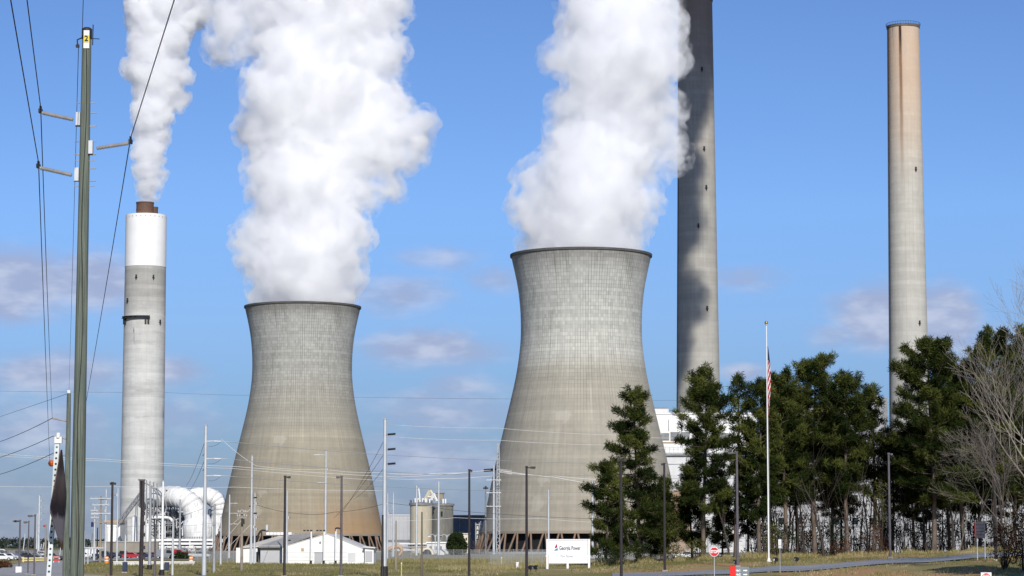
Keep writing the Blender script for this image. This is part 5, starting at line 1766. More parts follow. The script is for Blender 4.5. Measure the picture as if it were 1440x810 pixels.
far_w = [("long pale wire crossing the pale stack above the scrubber", [(-60, 634), (150, 646), (330, 656), (560, 671), (690, 661)], 880, .09),
         ("second long pale wire just under the upper one by the pale stack", [(-60, 637), (150, 648.5), (330, 659), (541, 676)], 880, .07),
         ("level pale wire passing low over the white plant building", [(-60, 683), (150, 684), (330, 685), (541, 690)], 880, .08),
         ("thick pale conductor ending at the lattice mast's dark insulator", [(541, 666), (620, 665.5), (680, 662)], 890, .14),
         ("pale conductor sagging just under the thick one to the lattice mast", [(541, 673), (620, 673), (694, 669)], 890, .10),
         ("pale conductor from the lattice mast across the nearer tower", [(701, 661), (780, 671), (862, 684), (940, 690)], 890, .12),
         ("second pale conductor from the lattice mast across the nearer tower", [(701, 664), (780, 669), (862, 675), (940, 680)], 890, .10),
         ("thin pale line high before the nearer tower's edge", [(545, 597), (700, 602), (870, 612), (960, 616)], 700, .05),
         ("thin pale line under the high one before the nearer tower", [(545, 614), (700, 619), (870, 626), (960, 630)], 700, .05),
         ("faint dark line crossing the sky between the two towers", [(-60, 549), (235, 552), (350, 556), (720, 561), (960, 563), (1300, 566)], 1600, .06),
         ("pale line dipping behind the silos", [(541, 733), (640, 728), (760, 729), (860, 735)], 860, .06),
         ("dark line dipping across the silos' middle", [(541, 706), (600, 712), (690, 722), (860, 730)], 870, .06),
         ("thin pale wire across the far tower between the line poles", [(311, 617), (360, 655), (457, 660), (541, 664)], 470, .04)]
for lab, pp, Y, r_ in far_w:
    wire(lab, [P(a, b_, Y) for a, b_ in pp], r_, cable_dark if "dark" in lab and "insulator" not in lab else cable_pale, .3, PG, 8)
for (a, b_, lab) in (((341, 730), (311, 765), "pale guy wire slanting from the transformer pole to the ground"), ((355, 735), (311, 780), "pale guy wire slanting from the clamp-hung pole to the ground"),
                     ((323, 740), (352, 716), "pale wire rising between the far tower's corner poles")):
    wire(lab, [P(a[0], a[1], 330), P(b_[0], b_[1], 330)], .03, cable_pale, 0, "guy wires", 4)

# ================================================================ signs, fence, vehicles, small things
# tilted road sign, seen nearly edge-on, in front of the wooden poles
Yt = 22.5
sb, st = P(69.0, 809, Yt), P(80.8, 622, Yt)
sl = (st.x - sb.x) / (st.z - sb.z)
gb = gz(sb.x, Yt)
base = Vector((sb.x + sl * (gb - sb.z), Yt, gb))
root = thing("road_sign", "tilted road sign turned edge-on, brown and grey reflections painted on its face, on a drilled white post", "road sign", base)
post_m, t, out = new_mat("drilled_post")
tcp = t.n('ShaderNodeTexCoord')
px_, py_, pz_ = t.sep(tcp.outputs['Object'])
rowp = t.m('SUBTRACT', t.m('FRACT', t.m('MULTIPLY', pz_, 1 / 0.0508)), 0.5)
dxp = t.m('MULTIPLY', t.m('SUBTRACT', px_, t.m('MULTIPLY', pz_, sl)), 1 / 0.0508)
hole = t.smooth(t.m('SQRT', t.m('ADD', t.m('MULTIPLY', rowp, rowp), t.m('MULTIPLY', t.m('MULTIPLY', dxp, dxp), 1.0))), 0.24, 0.16)
pc = t.mix(t.m('MULTIPLY', hole, t.smooth(pz_, 2.55, 2.5)), t.mix(t.smooth(t.noise(tcp.outputs['Object'], 4.0), .4, .65), (0.66, 0.70, 0.70), (0.50, 0.54, 0.54)), (0.03, 0.03, 0.035))
principled(t, out, pc, 0.5, 0.1)
mb = MB()
hw = M(3.3, Yt)
up_ = (st - base)
vs = []
for q in (base, st):
    for (a, b_) in ((-1, -1), (1, -1), (1, 1), (-1, 1)):
        vs.append(q + Vector((a * hw, b_ * hw * .8, 0)))
mb.add(vs, [(3, 2, 1, 0), (4, 5, 6, 7), (0, 1, 5, 4), (1, 2, 6, 5), (2, 3, 7, 6), (3, 0, 4, 7)])
mb.build("post", post_m, root)
mb = MB()
mb.cbox(st + Vector((.01, 0, .02)), M(10, Yt), .06, M(9, Yt)); mb.path([st + Vector((.01, -.03, .04)), st + Vector((.012, -.03, .085))], .018, 8)
mb.build("bracket", white_metal, root)
# the diamond plate: normal nearly at right angles to our view
plate_m, t, out = new_mat("sign_face_reflection")  # blurred reflection on the plate, painted as bands of colour
tcp = t.n('ShaderNodeTexCoord')
a_, b__, h_ = t.sep(tcp.outputs['Object'])
hz = t.noise(t.xyz(0.0, t.m('MULTIPLY', b__, 3.0), t.m('MULTIPLY', h_, 1.5)), 1.2, 3.0, .5)
hh = t.m('ADD', h_, t.m('MULTIPLY', t.m('SUBTRACT', hz, .5), .25))
zc = P(82, 700, Yt).z - base.z
fc = t.ramp(t.m('ADD', t.m('MULTIPLY', t.m('SUBTRACT', hh, zc), .8), .5), [(0.10, (0.15, 0.085, 0.04)), (0.17, (0.13, 0.075, 0.04)), (0.21, (0.24, 0.205, 0.22)), (0.36, (0.25, 0.215, 0.23)), (0.40, (0.03, 0.02, 0.025)), (0.46, (0.035, 0.022, 0.024)),
     (0.52, (0.085, 0.057, 0.05)), (0.64, (0.155, 0.118, 0.105)), (0.72, (0.08, 0.053, 0.046)), (0.95, (0.075, 0.048, 0.04))])
principled(t, out, fc, 0.8, spec=.12)
top_, bot_ = P(87.5, 624, Yt), P(92.0, 778, Yt)
topc, botc = P(92, 628, Yt - .06), P(92.5, 777, Yt)
cen = (topc + botc) / 2
half = (topc - botc) / 2
ax = Vector((-0.0141, 0.485, 0.0))      # sideways axis of the plate, seen nearly end-on
ctr = Vector((-4.084, Yt - .02, cen.z))
cor = [ctr + half + Vector((.03, 0, 0)), ctr - ax + Vector((0, 0, -.10)), ctr - half + Vector((.035, 0, 0)), ctr + ax + Vector((0, 0, .06))]
nrm = ax.cross(half).normalized() * .004
mb = MB()
rows_, vs = 14, []
outl = []
for i in range(4):
    p, q = cor[i], cor[(i + 1) % 4]
    for k in range(8):
        f = .06 + .88 * k / 7
        outl.append(p.lerp(q, f))
n = len(outl)
mb.add([v + nrm for v in outl] + [v - nrm for v in outl], [tuple(range(n)), tuple(reversed(range(n, 2 * n)))] + [(i, i + n, (i + 1) % n + n, (i + 1) % n) for i in range(n)])
mb.build("plate", plate_m, root)

# name board
Yn = 262
bx0, bx1 = X(769, Yn), X(829, Yn)
zb = Zh(799.3, Yn)
root = thing("name_board", "large white name board with a red and blue sail logo on three white legs", "sign board", Vector(((bx0 + bx1) / 2, Yn, zb)))
board_m = wmat("board_white", (0.80, 0.80, 0.82), (0.76, 0.76, 0.785), 0.4, 0.45)
zt, zl = Zh(758.4, Yn), Zh(792.2, Yn)
MB().box(bx0 + .2, bx1 - .2, Yn - .05, Yn + .12, zl, zt - .03).build("panel", board_m, root)
MB().box(bx0 + .2, bx1 - .2, Yn - .11, Yn + .16, zt - .1, zt + .02).build("top_rail", white_metal, root)
for xx in (769.7, 798.2, 828.2):
    xc = X(xx, Yn)
    zz = gz(xc, Yn) - .05
    t_ = zt + .03 if xx != 798.2 else zl - .01
    MB().box(xc - .11, xc + .11, Yn - .13 if xx > 820 else Yn - .09, Yn + .2, min(zz, zb), t_).build("leg", white_metal, root)
charcoal = wmat("charcoal_ink", (0.045, 0.045, 0.05), None, 1.0, .6)
pale_ink = wmat("pale_grey_ink", (0.30, 0.30, 0.32), None, 1.0, .6)
S_ = M(1, Yn)
tx = lambda px, py: Vector((X(px, Yn), Yn - .06, Zh(py, Yn)))
text_mesh("lettering", "Georgia Power", 8.0 * S_, charcoal, root, tx(786.4, 771.0), 'LEFT', squeeze=.60, bold=.01)
text_mesh("lettering", "Plant Bowen", 5.6 * S_, pale_ink, root, tx(788.0, 782.2), 'LEFT', squeeze=.64)


def flat_shape(name, pts, mat, parent, y):
    mb = MB(); mb.prism([(X(a, Yn), Zh(b_, Yn)) for a, b_ in pts], y - .012, y)
    return mb.build(name, mat, parent)


flat_shape("logo_red", [(779.8, 770.6), (782.6, 764.8), (783.2, 766.0), (783.8, 769.5), (781.4, 770.9)], wmat("logo_red_ink", (0.32, 0.012, 0.03), None, 1.0), root, Yn - .055)
flat_shape("logo_blue", [(779.2, 773.9), (781.6, 772.0), (784.1, 770.3), (784.9, 773.9)], wmat("logo_blue_ink", (0.05, 0.30, 0.72), None, 1.0), root, Yn - .055)
flat_shape("logo_navy", [(778.8, 774.0), (780.4, 773.0), (782.6, 773.4), (783.6, 774.1)], wmat("logo_navy_ink", (0.02, 0.03, 0.10), None, 1.0), root, Yn - .069)

# stop sign
red_sign = wmat("sign_red", (0.56, 0.02, 0.035), (0.50, 0.02, 0.03), 1.0, .4)
sign_white = wmat("sign_white", (0.82, 0.82, 0.82), (0.78, 0.78, 0.78), 1.0, .4)
Yo = 205
cx, cz = X(1004.3, Yo), Zh(776, Yo)
gzo = gz(cx, Yo)
root = thing("stop_sign", "red octagonal stop sign on a thin pale post by the road", "stop sign", Vector((cx, Yo, gzo)))
R_ = M(7.0, Yo)
octo = [(cx + R_ * math.cos(math.pi / 8 + k * math.pi / 4), cz + R_ * math.sin(math.pi / 8 + k * math.pi / 4)) for k in range(8)]
MB().prism(octo, Yo - .012, Yo + .006).build("border", sign_white, root)
MB().prism([(cx + (x_ - cx) * .90, cz + (z_ - cz) * .90) for x_, z_ in octo], Yo - .022, Yo - .0125).build("face", red_sign, root)
text_mesh("lettering", "STOP", R_ * .82, sign_white, root, (cx, Yo - .028, cz), bold=.012, squeeze=.78)
MB().path([(cx, Yo + .05, gzo - .05), (cx, Yo + .05, cz + R_ * .9)], .035, 8).build("post", galv, root)

# grey gate board with its red edge
Yx = 188
x0, x1 = X(1029.6, Yx), X(1053.2, Yx)
gx_ = gz((x0 + x1) / 2, Yx)
zt = Zh(797.0, Yx)
root = thing("gate_board", "grey gate direction board with a red edge stripe and white arrows", "sign board", Vector(((x0 + x1) / 2, Yx, gx_)))
grey_board = wmat("board_grey", (0.19, 0.225, 0.245), (0.16, 0.19, 0.21), .6, .5)
MB().box(x0 + .27, x1, Yx, Yx + .1, gx_ + .15, zt).build("panel", grey_board, root)
MB().box(x0 - .18, x0 + .265, Yx - .02, Yx + .12, gx_, Zh(796.4, Yx)).build("red_edge", wmat("edge_red", (0.72, 0.02, 0.02), (0.66, 0.02, 0.02), 1.0, .4), root)
for k, (txt) in enumerate(("Gate 1", "Gate 2")):
    yy = 802.3 + k * 5.7
    text_mesh("lettering", txt, M(4.0, Yx), sign_white, root, (X(1032.6, Yx), Yx - .006, Zh(yy, Yx)), 'LEFT', bold=.018, squeeze=.74)
    mb = MB()
    za = Zh(yy, Yx)
    xa = X(1044.8, Yx)
    u = M(1, Yx)
    mb.prism([(xa, za - u * .75), (xa + u * 3.4, za - u * .75), (xa + u * 3.4, za - u * 1.45), (xa + u * 6.2, za), (xa + u * 3.4, za + u * 1.45), (xa + u * 3.4, za + u * .75), (xa, za + u * .75)], Yx - .012, Yx - .004)
    mb.build("arrow", sign_white, root)
for xx in (x0 + .5, x1 - .25):
    MB().box(xx - .05, xx + .05, Yx + .11, Yx + .2, gx_ - .05, zt - .2).build("post", galv_dull, root)

# no entry sign, cut by the lower edge of the photograph
Ye = 178
cx, cz = X(1386.0, Ye), Zh(812.5, Ye)
ge = gz(cx, Ye)
root = thing("no_entry_sign", "square white no-entry sign with a red disc on the lawn below the slatted board", "road sign", Vector((cx, Ye, ge)))
h_ = M(7.4, Ye)
MB().box(cx - h_, cx + h_, Ye - .01, Ye + .006, cz - h_, cz + h_).build("plate", sign_white, root)
MB().prism([(cx + h_ * .86 * math.cos(2 * math.pi * k / 32), cz + h_ * .86 * math.sin(2 * math.pi * k / 32)) for k in range(32)], Ye - .018, Ye - .0105).build("disc", red_sign, root)
MB().box(cx - h_ * .62, cx + h_ * .62, Ye - .024, Ye - .019, cz - h_ * .12, cz + h_ * .12).build("bar", sign_white, root)
text_mesh("lettering", "DO NOT", h_ * .36, sign_white, root, (cx, Ye - .026, cz + h_ * .42), bold=.006, squeeze=.85)
text_mesh("lettering", "ENTER", h_ * .36, sign_white, root, (cx, Ye - .026, cz - h_ * .42), bold=.006, squeeze=.85)
MB().path([(cx, Ye + .04, ge - .05), (cx, Ye + .04, cz + h_ * .8)], .03, 8).build("post", galv, root)

# dark slatted board on two posts
Ya = 219
x0, x1 = X(1373.2, Ya), X(1385.8, Ya)
root = thing("slatted_board", "dark blue slatted board on two thin posts in the bare tree's shade", "sign board", Vector(((x0 + x1) / 2, Ya, gz((x0 + x1) / 2, Ya))))
navy = wmat("navy_slat", (0.03, 0.036, 0.055), (0.022, 0.027, 0.042), 1.0, .5)
zz0, zz1 = Zh(756.5, Ya), Zh(733.0, Ya)
for k in range(5):
    a, b_ = zz0 + (zz1 - zz0) * k / 5, zz0 + (zz1 - zz0) * (k + 1) / 5
    MB().box(x0, x1, Ya - .04, Ya + .02, a, b_ - .05).build("slat", navy, root)
MB().box(x0 + .02, x1 - .02, Ya + .025, Ya + .05, zz0 - .02, zz1 - .08).build("backing", black_band, root)
MB().box(x0 - .16, x0 - .02, Ya - .05, Ya + .06, zz0 + .05, zz1 - .1).build("red_edge", wmat("dull_red_edge", (0.22, 0.03, 0.03), None, 1.0), root)
for xx in (1374.6, 1385.3):
    xp = X(xx, Ya)
    MB().path([(xp, Ya + .09, gz(xp, Ya) - .05), (xp, Ya + .09, zz1 - .2)], .045, 8).build("post", galv, root)

# small white parking sign near the flagpole
Yr = 222
cx = X(1096.6, Yr)
root = thing("parking_sign", "narrow white notice sign on a grey post past the flagpole", "road sign", Vector((cx, Yr, gz(cx, Yr))))
MB().path([(cx, Yr, gz(cx, Yr) - .05), (cx, Yr, Zh(759, Yr))], .045, 8).build("post", galv_dull, root)
MB().box(cx - M(2.1, Yr), cx + M(2.1, Yr), Yr - .06, Yr - .05, Zh(766.2, Yr), Zh(758.6, Yr)).build("plate", sign_white, root)
MB().box(cx - M(2.1, Yr), cx + M(2.1, Yr), Yr - .06, Yr - .05, Zh(771, Yr), Zh(766.8, Yr)).build("plate", siding_light, root)
mb = MB()
for k in range(4):
    mb.box(cx - M(1.3, Yr), cx + M(1.3, Yr), Yr - .065, Yr - .061, Zh(761 + k * 1.3, Yr), Zh(760.5 + k * 1.3, Yr))
mb.build("rule", pale_ink, root)

# flagpole and its limp flag
Yl = 262
fb = ground_at(1079.0, Yl)
root = thing("flagpole", "tall white flagpole with a gold ball standing before the grove", "flagpole", fb)
zt = Zh(456, Yl)
MB().path([fb, Vector((fb.x, Yl, zt))], [.095, .045], 12).build("pole", white_metal, root, smooth=40)
MB().ball((fb.x, Yl, zt + .17), .19, 14, 10).build("ball", wmat("gold_ball", (0.45, 0.36, 0.16), None, 1.0, .3, .6), root, smooth=True)
MB().lathe((fb.x, Yl, zt - .1), [(.1, 0), (.13, .05), (.13, .1), (.05, .16)], 12).build("truck", galv, root)
MB().path([(fb.x + .16, Yl - .05, fb.z + 1.2), (fb.x + .1, Yl - .05, zt - .05)], .008, 4).build("halyard", cable_pale, root)
MB().lathe(fb, [(.3, 0), (.3, .1), (.17, .16), (.14, .4)], 16).build("collar", white_metal, root, smooth=30)
# the flag hangs in folds: blue canton cloth at the hoist, striped below
fl, t, out = new_mat("flag_cloth")
uvn = t.n('ShaderNodeUVMap')
fu, fv, _ = t.sep(uvn.outputs[0])
slant = t.m('ADD', fv, t.m('MULTIPLY', fu, 0.16))
stripe = t.m('GREATER_THAN', t.m('FRACT', t.m('MULTIPLY', slant, 8.5)), 0.5)
fc = t.mix(stripe, (0.55, 0.015, 0.04), (0.86, 0.85, 0.84))
can = t.m('LESS_THAN', t.m('ADD', fv, t.m('MULTIPLY', fu, -.05)), 0.19)
fc = t.mix(can, fc, (0.03, 0.05, 0.16))
principled(t, out, fc, .8)
mb = MB()
vs, fs, uv = [], [], []
nu, nv = 20, 30
zt_, zb_ = Zh(487, Yl), Zh(588, Yl)
for j in range(nv + 1):
    f = j / nv
    env = (0.05 + 0.27 * min(1, f * 4.0)) * (1.0 if f < .5 else 1 - .8 * (f - .5) / .5)
    for i in range(nu + 1):
        u = i / nu
        xo = .09 + env * u + .03 * math.sin(9 * f + 2 * u)
        yo = .13 * math.sin(u * 19 + f * 2.2) * min(1, f * 4) - .02
        vs.append((fb.x + xo, Yl + yo, zt_ + (zb_ - zt_) * f - .05 * u))
for j in range(nv):
    for i in range(nu):
        fs.append((j * (nu + 1) + i, j * (nu + 1) + i + 1, (j + 1) * (nu + 1) + i + 1, (j + 1) * (nu + 1) + i))
        uv += [(i / nu, j / nv), ((i + 1) / nu, j / nv), ((i + 1) / nu, (j + 1) / nv), (i / nu, (j + 1) / nv)]
mb.add(vs, fs); mb.uv = uv
fo = mb.build("flag", fl, None, smooth=True, origin=(fb.x, Yl, zt_))
tag(fo, "limp red and white striped flag with a blue corner hanging down the flagpole", "flag")

# floodlights on the lawn
for k, (px, py, lab, face) in enumerate(((1088.5, 783.5, "small ground floodlight with a white face beside the flagpole", 1), (1117.5, 784.5, "small black ground floodlight under the grove", 1),
                                         (746.2, 803.3, "black ground floodlight before the name board, beside its twin", -1), (753.4, 803.3, "black ground floodlight just under the name board's edge", -1), (1032.5, 788.5, "small black ground floodlight behind the brown lamp post", 1))):
    Y = 255 if px > 800 else 254
    g = ground_at(px, Y)
    root = thing("ground_floodlight", lab, "floodlight", g, "ground floodlights")
    MB().path([g, g + Vector((0, 0, .28))], .04, 8).build("stem", black_band, root)
    MB().cbox(g + Vector((0, 0, .42)), .42, .3, .34, rz=.5 * face, rx=.35).build("housing", black_band, root)
    MB().cbox(g + Vector((-.1 * face, -.15, .38)), .30, .05, .2, rz=.5 * face, rx=.35).build("lens", sign_white if k == 0 else lens_mat, root)
g = ground_at(727.6, 275)
root = thing("utility_pedestal", "small white utility pedestal on the dry lawn near the name board", "pedestal", g)
MB().cbox(g + Vector((0, 0, .35)), .22 * 1.2, .24, .7).build("body", white_metal, root)
MB().cbox(g + Vector((0, 0, .73)), .33, .32, .08).build("lid", white_metal, root)
for (px, Y, h_, lab) in ((179.0, 252, 1.0, "dark blue utility cabinet at the berm before the barrier wall"), (237.5, 258, .9, "dark blue post box by the slim white pole")):
    g = ground_at(px, Y)
    root = thing("utility_cabinet", lab, "cabinet", g, "blue utility cabinets")
    cb = wmat("cabinet_blue", (0.03, 0.045, 0.085), (0.02, 0.03, 0.06), 1.0, .5)
    MB().cbox(g + Vector((0, 0, h_ / 2 + .1)), .46, .4, h_).build("body", cb, root)
    MB().cbox(g + Vector((0, -.21, h_ / 2 + .12)), .36, .03, h_ * .7).build("door", cb, root)
    MB().cbox(g + Vector((0, 0, .05)), .55, .5, .12).build("plinth", concrete_plain, root)
g = ground_at(700, 300)
for (px, Y, lab) in ((705.5, 330, "thin yellow marker stake standing in the fenced grass"), (767.5, 300, "thin orange marker stake beside the name board"), (565.5, 240, "thin yellow marker stake beside the bare wooden pole")):
    g = ground_at(px, Y)
    root = thing("marker_stake", lab, "stake", g, "thin marker stakes")
    mt_ = orange if "orange" in lab else wmat("stake_yellow", (0.62, 0.55, 0.16), None, 1.0)
    MB().path([g, g + Vector((0, 0, 1.25))], .055, 6).build("shaft", mt_, root)
    MB().lathe(g + Vector((0, 0, 1.2)), [(.07, 0), (.07, .1), (.01, .14)], 8).build("cap", white_metal, root)

# low white barrier wall and orange drums before the scrubber
Yy = 350
root = building("barrier_wall", "long low white barrier wall behind the grassy berm", "wall", 160, 275, Yy)
zw_ = Zh(790, Yy)
MB().box(X(160, Yy), X(274, Yy), Yy, Yy + .5, 0, zw_ - .05).build("wall", wmat("barrier_white", (0.62, 0.61, 0.58), (0.52, 0.51, 0.48), .5, .8), root)
MB().box(X(159.7, Yy), X(274.3, Yy), Yy - .06, Yy + .56, zw_ - .045, zw_ + .05).build("coping", white_metal, root)
MB().box(X(274.5, Yy), X(306, Yy), Yy + 1, Yy + 1.6, 0, Zh(796.5, Yy)).build("footing", concrete_plain, root)
for (px, Y, lab) in ((153.3, 380, "orange traffic drum beside the dark lamp post"), (203.2, 380, "orange traffic drum beside the floodlight mast"), (271.3, 380, "orange traffic drum at the barrier wall's end")):
    g = ground_at(px, Y)
    root = thing("traffic_drum", lab, "traffic drum", g, "orange traffic drums")
    z0 = Zh(787.5, Y) - g.z - .5
    MB().lathe(g, [(.34, 0), (.31, .55), (.33, .57), (.29, 1.0), (.2, 1.06), (.01, 1.07)], 14).build("barrel", wmat("drum_orange", (0.75, 0.25, 0.03), (0.66, 0.22, 0.03), 1.0, .5), root, smooth=30)
    for zz in (.36, .78):
        MB().lathe(g, [(.325, zz), (.325, zz + .12)], 14).build("stripe", sign_white, root)
    root.location.z += max(z0, 0)
# yellow pipe gate and red barricade at the drive
Yu = 455
root = building("pipe_gate", "yellow pipe gate across the car park behind the drive's lamps", "gate", 31, 67, Yu)
yel = wmat("gate_yellow", (0.66, 0.58, 0.30), (0.58, 0.50, 0.26), .8, .6)
for yy in (785.2, 788.3):
    MB().path([P(31, yy, Yu), P(66, yy - .6, Yu)], .13, 8).build("rail", yel, root)
for xx in (33, 49.5, 63.5):
    MB().path([Vector((X(xx, Yu), Yu, 0)), P(xx, 783.2, Yu)], .15, 8).build("post", yel, root)
g = ground_at(83, 430)
root = thing("road_barricade", "red and white barricade board at the end of the drive", "barricade", g)
for k in range(2):
    MB().cbox(g + Vector((0, 0, .55 + .5 * k)), 1.1, .06, .3).build("board", red_ball if k == 0 else wmat("faded_red", (0.62, 0.25, 0.2), None, 1.0), root)
for s in (-.45, .45):
    MB().cbox(g + Vector((s, .06, .55)), .08, .08, 1.1).build("leg", white_metal, root)

# chain-link fence
Yi = 470
mesh_m, t, out = new_mat("chain_link")
tcf = t.n('ShaderNodeTexCoord')
fx_, fy_, fz_ = t.sep(tcf.outputs['Object'])
w1 = t.m('ABSOLUTE', t.m('SUBTRACT', t.m('FRACT', t.m('MULTIPLY', t.m('ADD', fx_, fz_), 7.0)), .5))
w2 = t.m('ABSOLUTE', t.m('SUBTRACT', t.m('FRACT', t.m('MULTIPLY', t.m('SUBTRACT', fx_, fz_), 7.0)), .5))
wm = t.m('MULTIPLY', t.m('GREATER_THAN', t.m('MAXIMUM', w1, w2), .44), 1.0)
bs = t.n('ShaderNodeBsdfPrincipled'); bs.inputs['Base Color'].default_value = (.30, .31, .31, 1); bs.inputs['Roughness'].default_value = .5
tr = t.n('ShaderNodeBsdfTransparent')
mx = t.n('ShaderNodeMixShader')
t.l(wm, mx.inputs[0]); t.l(tr.outputs[0], mx.inputs[1]); t.l(bs.outputs[0], mx.inputs[2]); t.l(mx.outputs[0], out.inputs['Surface'])


def fence(x0, x1, Y, h, label, n):
    root = building("chain_link_fence", label, "fence", x0, x1, Y, "chain-link fences")
    pts_ = [Vector((X(x0 + (x1 - x0) * i / n, Y), Y, gz(X(x0 + (x1 - x0) * i / n, Y), Y))) for i in range(n + 1)]
    for p in pts_:
        MB().path([p, p + Vector((0, 0, h + .1))], .035, 6).build("post", galv_dull, root)
    mb = MB().path([p + Vector((0, 0, h)) for p in pts_], .02, 6); mb.build("top_rail", galv_dull, root)
    mb = MB()
    mb.add([p + Vector((0, .07, .05)) for p in pts_] + [p + Vector((0, .07, h)) for p in pts_], [(i, i + 1, i + n + 2, i + n + 1) for i in range(n)])
    mb.build("mesh_panel", mesh_m, root)
    return root


fence(530, 770, 500, 2.2, "long chain-link fence along the grass below the silos and nearer tower", 20)
fence(690, 1010, 330, 2.0, "chain-link fence running behind the name board and layered pine", 22)
fence(0, 110, 560, 2.0, "chain-link fence at the far edge of the car park", 16)
fence(270, 420, 440, 2.0, "chain-link fence beside the shed, towards the scrubber", 18)

# vehicles
tyre = wmat("tyre_rubber", (0.02, 0.02, 0.02), (0.03, 0.03, 0.03), 2.0, .9)
PAINT = {}


def paint(name, c):
    if name not in PAINT:
        PAINT[name] = wmat("paint_" + name, c, tuple(v * .9 for v in c), .5, .3, 0.1, spec=.5)
    return PAINT[name]


def car(px, Y, kind, col, label, ang=0.0, group="vehicles parked about the plant"):
    g = ground_at(px, Y)
    z = g.z + .02
    root = thing("parked_" + ("pickup" if kind == "pickup" else "van" if kind == "van" else "car"), label, "van" if kind == "van" else "pickup" if kind == "pickup" else "car", (g.x, g.y, z), group)
    W, L = 1.8, {"car": 4.5, "pickup": 5.5, "van": 5.4}[kind]
    body = {"car": [(-2.25, .3), (2.25, .3), (2.28, .65), (2.1, .85), (1.1, .95), (-1.9, 1.0), (-2.25, .9)],
            "pickup": [(-2.75, .45), (2.75, .45), (2.75, .95), (1.5, 1.1), (-2.75, 1.15)],
            "van": [(-2.7, .35), (2.7, .35), (2.72, .95), (2.0, 1.2), (-2.7, 1.3)]}[kind]
    cab = {"car": [(1.05, .94), (.35, 1.42), (-1.2, 1.45), (-1.95, .98)], "pickup": [(1.45, 1.08), (.8, 1.75), (-.7, 1.78), (-.8, 1.1)], "van": [(1.95, 1.18), (1.2, 2.1), (-2.6, 2.15), (-2.68, 1.25)]}[kind]
    win = {"car": [(.85, .97), (.3, 1.36), (-1.15, 1.38), (-1.75, 1.0)], "pickup": [(1.25, 1.13), (.72, 1.66), (-.6, 1.68), (-.68, 1.14)], "van": [(1.72, 1.25), (1.1, 1.95), (.2, 1.97), (.2, 1.25)]}[kind]
    mat_ = paint(*col)
    parts = []
    o = MB().prism([(g.x + a, z + b_) for a, b_ in body], g.y - W / 2, g.y + W / 2)
    bo = o.build("body", mat_, root)
    bv = bo.modifiers.new("soft", 'BEVEL'); bv.width = .08; bv.segments = 2
    co = MB().prism([(g.x + a, z + b_) for a, b_ in cab], g.y - W / 2 + .12, g.y + W / 2 - .12).build("cabin", mat_, root)
    bv = co.modifiers.new("soft", 'BEVEL'); bv.width = .07; bv.segments = 2
    MB().prism([(g.x + a, z + b_) for a, b_ in win], g.y - W / 2 + .10, g.y + W / 2 - .10).build("side_glass", dark_glass, root)
    for wx in (-L * .31, L * .31):
        for s in (-1, 1):
            mb = MB(); mb.path([(g.x + wx, g.y + s * (W / 2 - .18), z + .33), (g.x + wx, g.y + s * (W / 2 + .02), z + .33)], .33, 14)
            wl = mb.build("wheel", tyre, root)
            mb = MB(); mb.path([(g.x + wx, g.y + s * (W / 2 + .02), z + .33), (g.x + wx, g.y + s * (W / 2 + .035), z + .33)], .19, 10)
            mb.build("rim", galv, wl)
    root.rotation_euler = (0, 0, ang)
    return root


Wt, Dk, Bl, Rd, Gy, Sv, Nv = ("white", (.78, .78, .77)), ("black", (.03, .03, .035)), ("blue", (.03, .06, .20)), ("red", (.42, .02, .03)), ("grey", (.22, .23, .24)), ("silver", (.48, .49, .50)), ("navy", (.02, .03, .07))
car(3, 640, "van", Wt, "white van parked at the far end of the car park")
car(10, 600, "pickup", Nv, "dark navy pickup beside the white van in the car park")
car(18, 520, "car", Sv, "silver car in front of the dark pickup, near the white-based lamp post")
car(8, 500, "car", Wt, "white car parked by the drive's grassy edge")
car(30, 620, "pickup", Bl, "blue pickup behind the white-based lamp post")
car(37, 590, "pickup", ("deep_blue", (.025, .045, .15)), "deep blue pickup between two of the drive's lamps")
car(45, 560, "car", Dk, "black car behind the yellow pipe gate")
car(54, 580, "car", Gy, "grey car behind the pipe gate's post")
car(61, 590, "pickup", Wt, "white pickup just behind the tilted sign's post")
car(68, 600, "van", Dk, "black van mostly hidden by the tilted sign's post")
car(79, 520, "car", ("charcoal", (.06, .06, .065)), "charcoal car between the tilted sign and the big wooden pole")
car(123, 600, "car", ("white_two", (.74, .74, .73)), "white car just past the big wooden pole, below the crossarm poles")
car(138, 640, "van", Wt, "white van under the wooden crossarm pole")
for k, (px, kind, col, lab) in enumerate(((150, "pickup", Nv, "navy pickup below the white plant building"), (163, "car", Dk, "black car under the retaining wall, beside the navy pickup"), (176, "pickup", Dk, "black pickup below the storage tank"),
                                          (189, "car", Rd, "dark red car below the storage tank"), (206, "car", Nv, "navy car behind the floodlight mast"), (222, "car", ("maroon", (.16, .02, .03)), "maroon car under the scrubber's first bay"),
                                          (236, "van", Gy, "grey van before the scrubber's steelwork"), (250, "van", Rd, "bright red van before the scrubber vessel"), (266, "car", ("maroon", (.16, .02, .03)), "maroon car beside the red van"), (282, "pickup", Sv, "silver pickup before the scrubber's far bay"))):
    car(px, 585 + (k % 3) * 6, kind, col, lab)
car(963, 520, "pickup", Wt, "white pickup glimpsed between the layered pine and the stop sign")
car(836, 520, "car", Sv, "silver car glimpsed under the layered pine's lowest limbs")
car(1018, 560, "car", Gy, "grey car glimpsed behind the stop sign's pines")

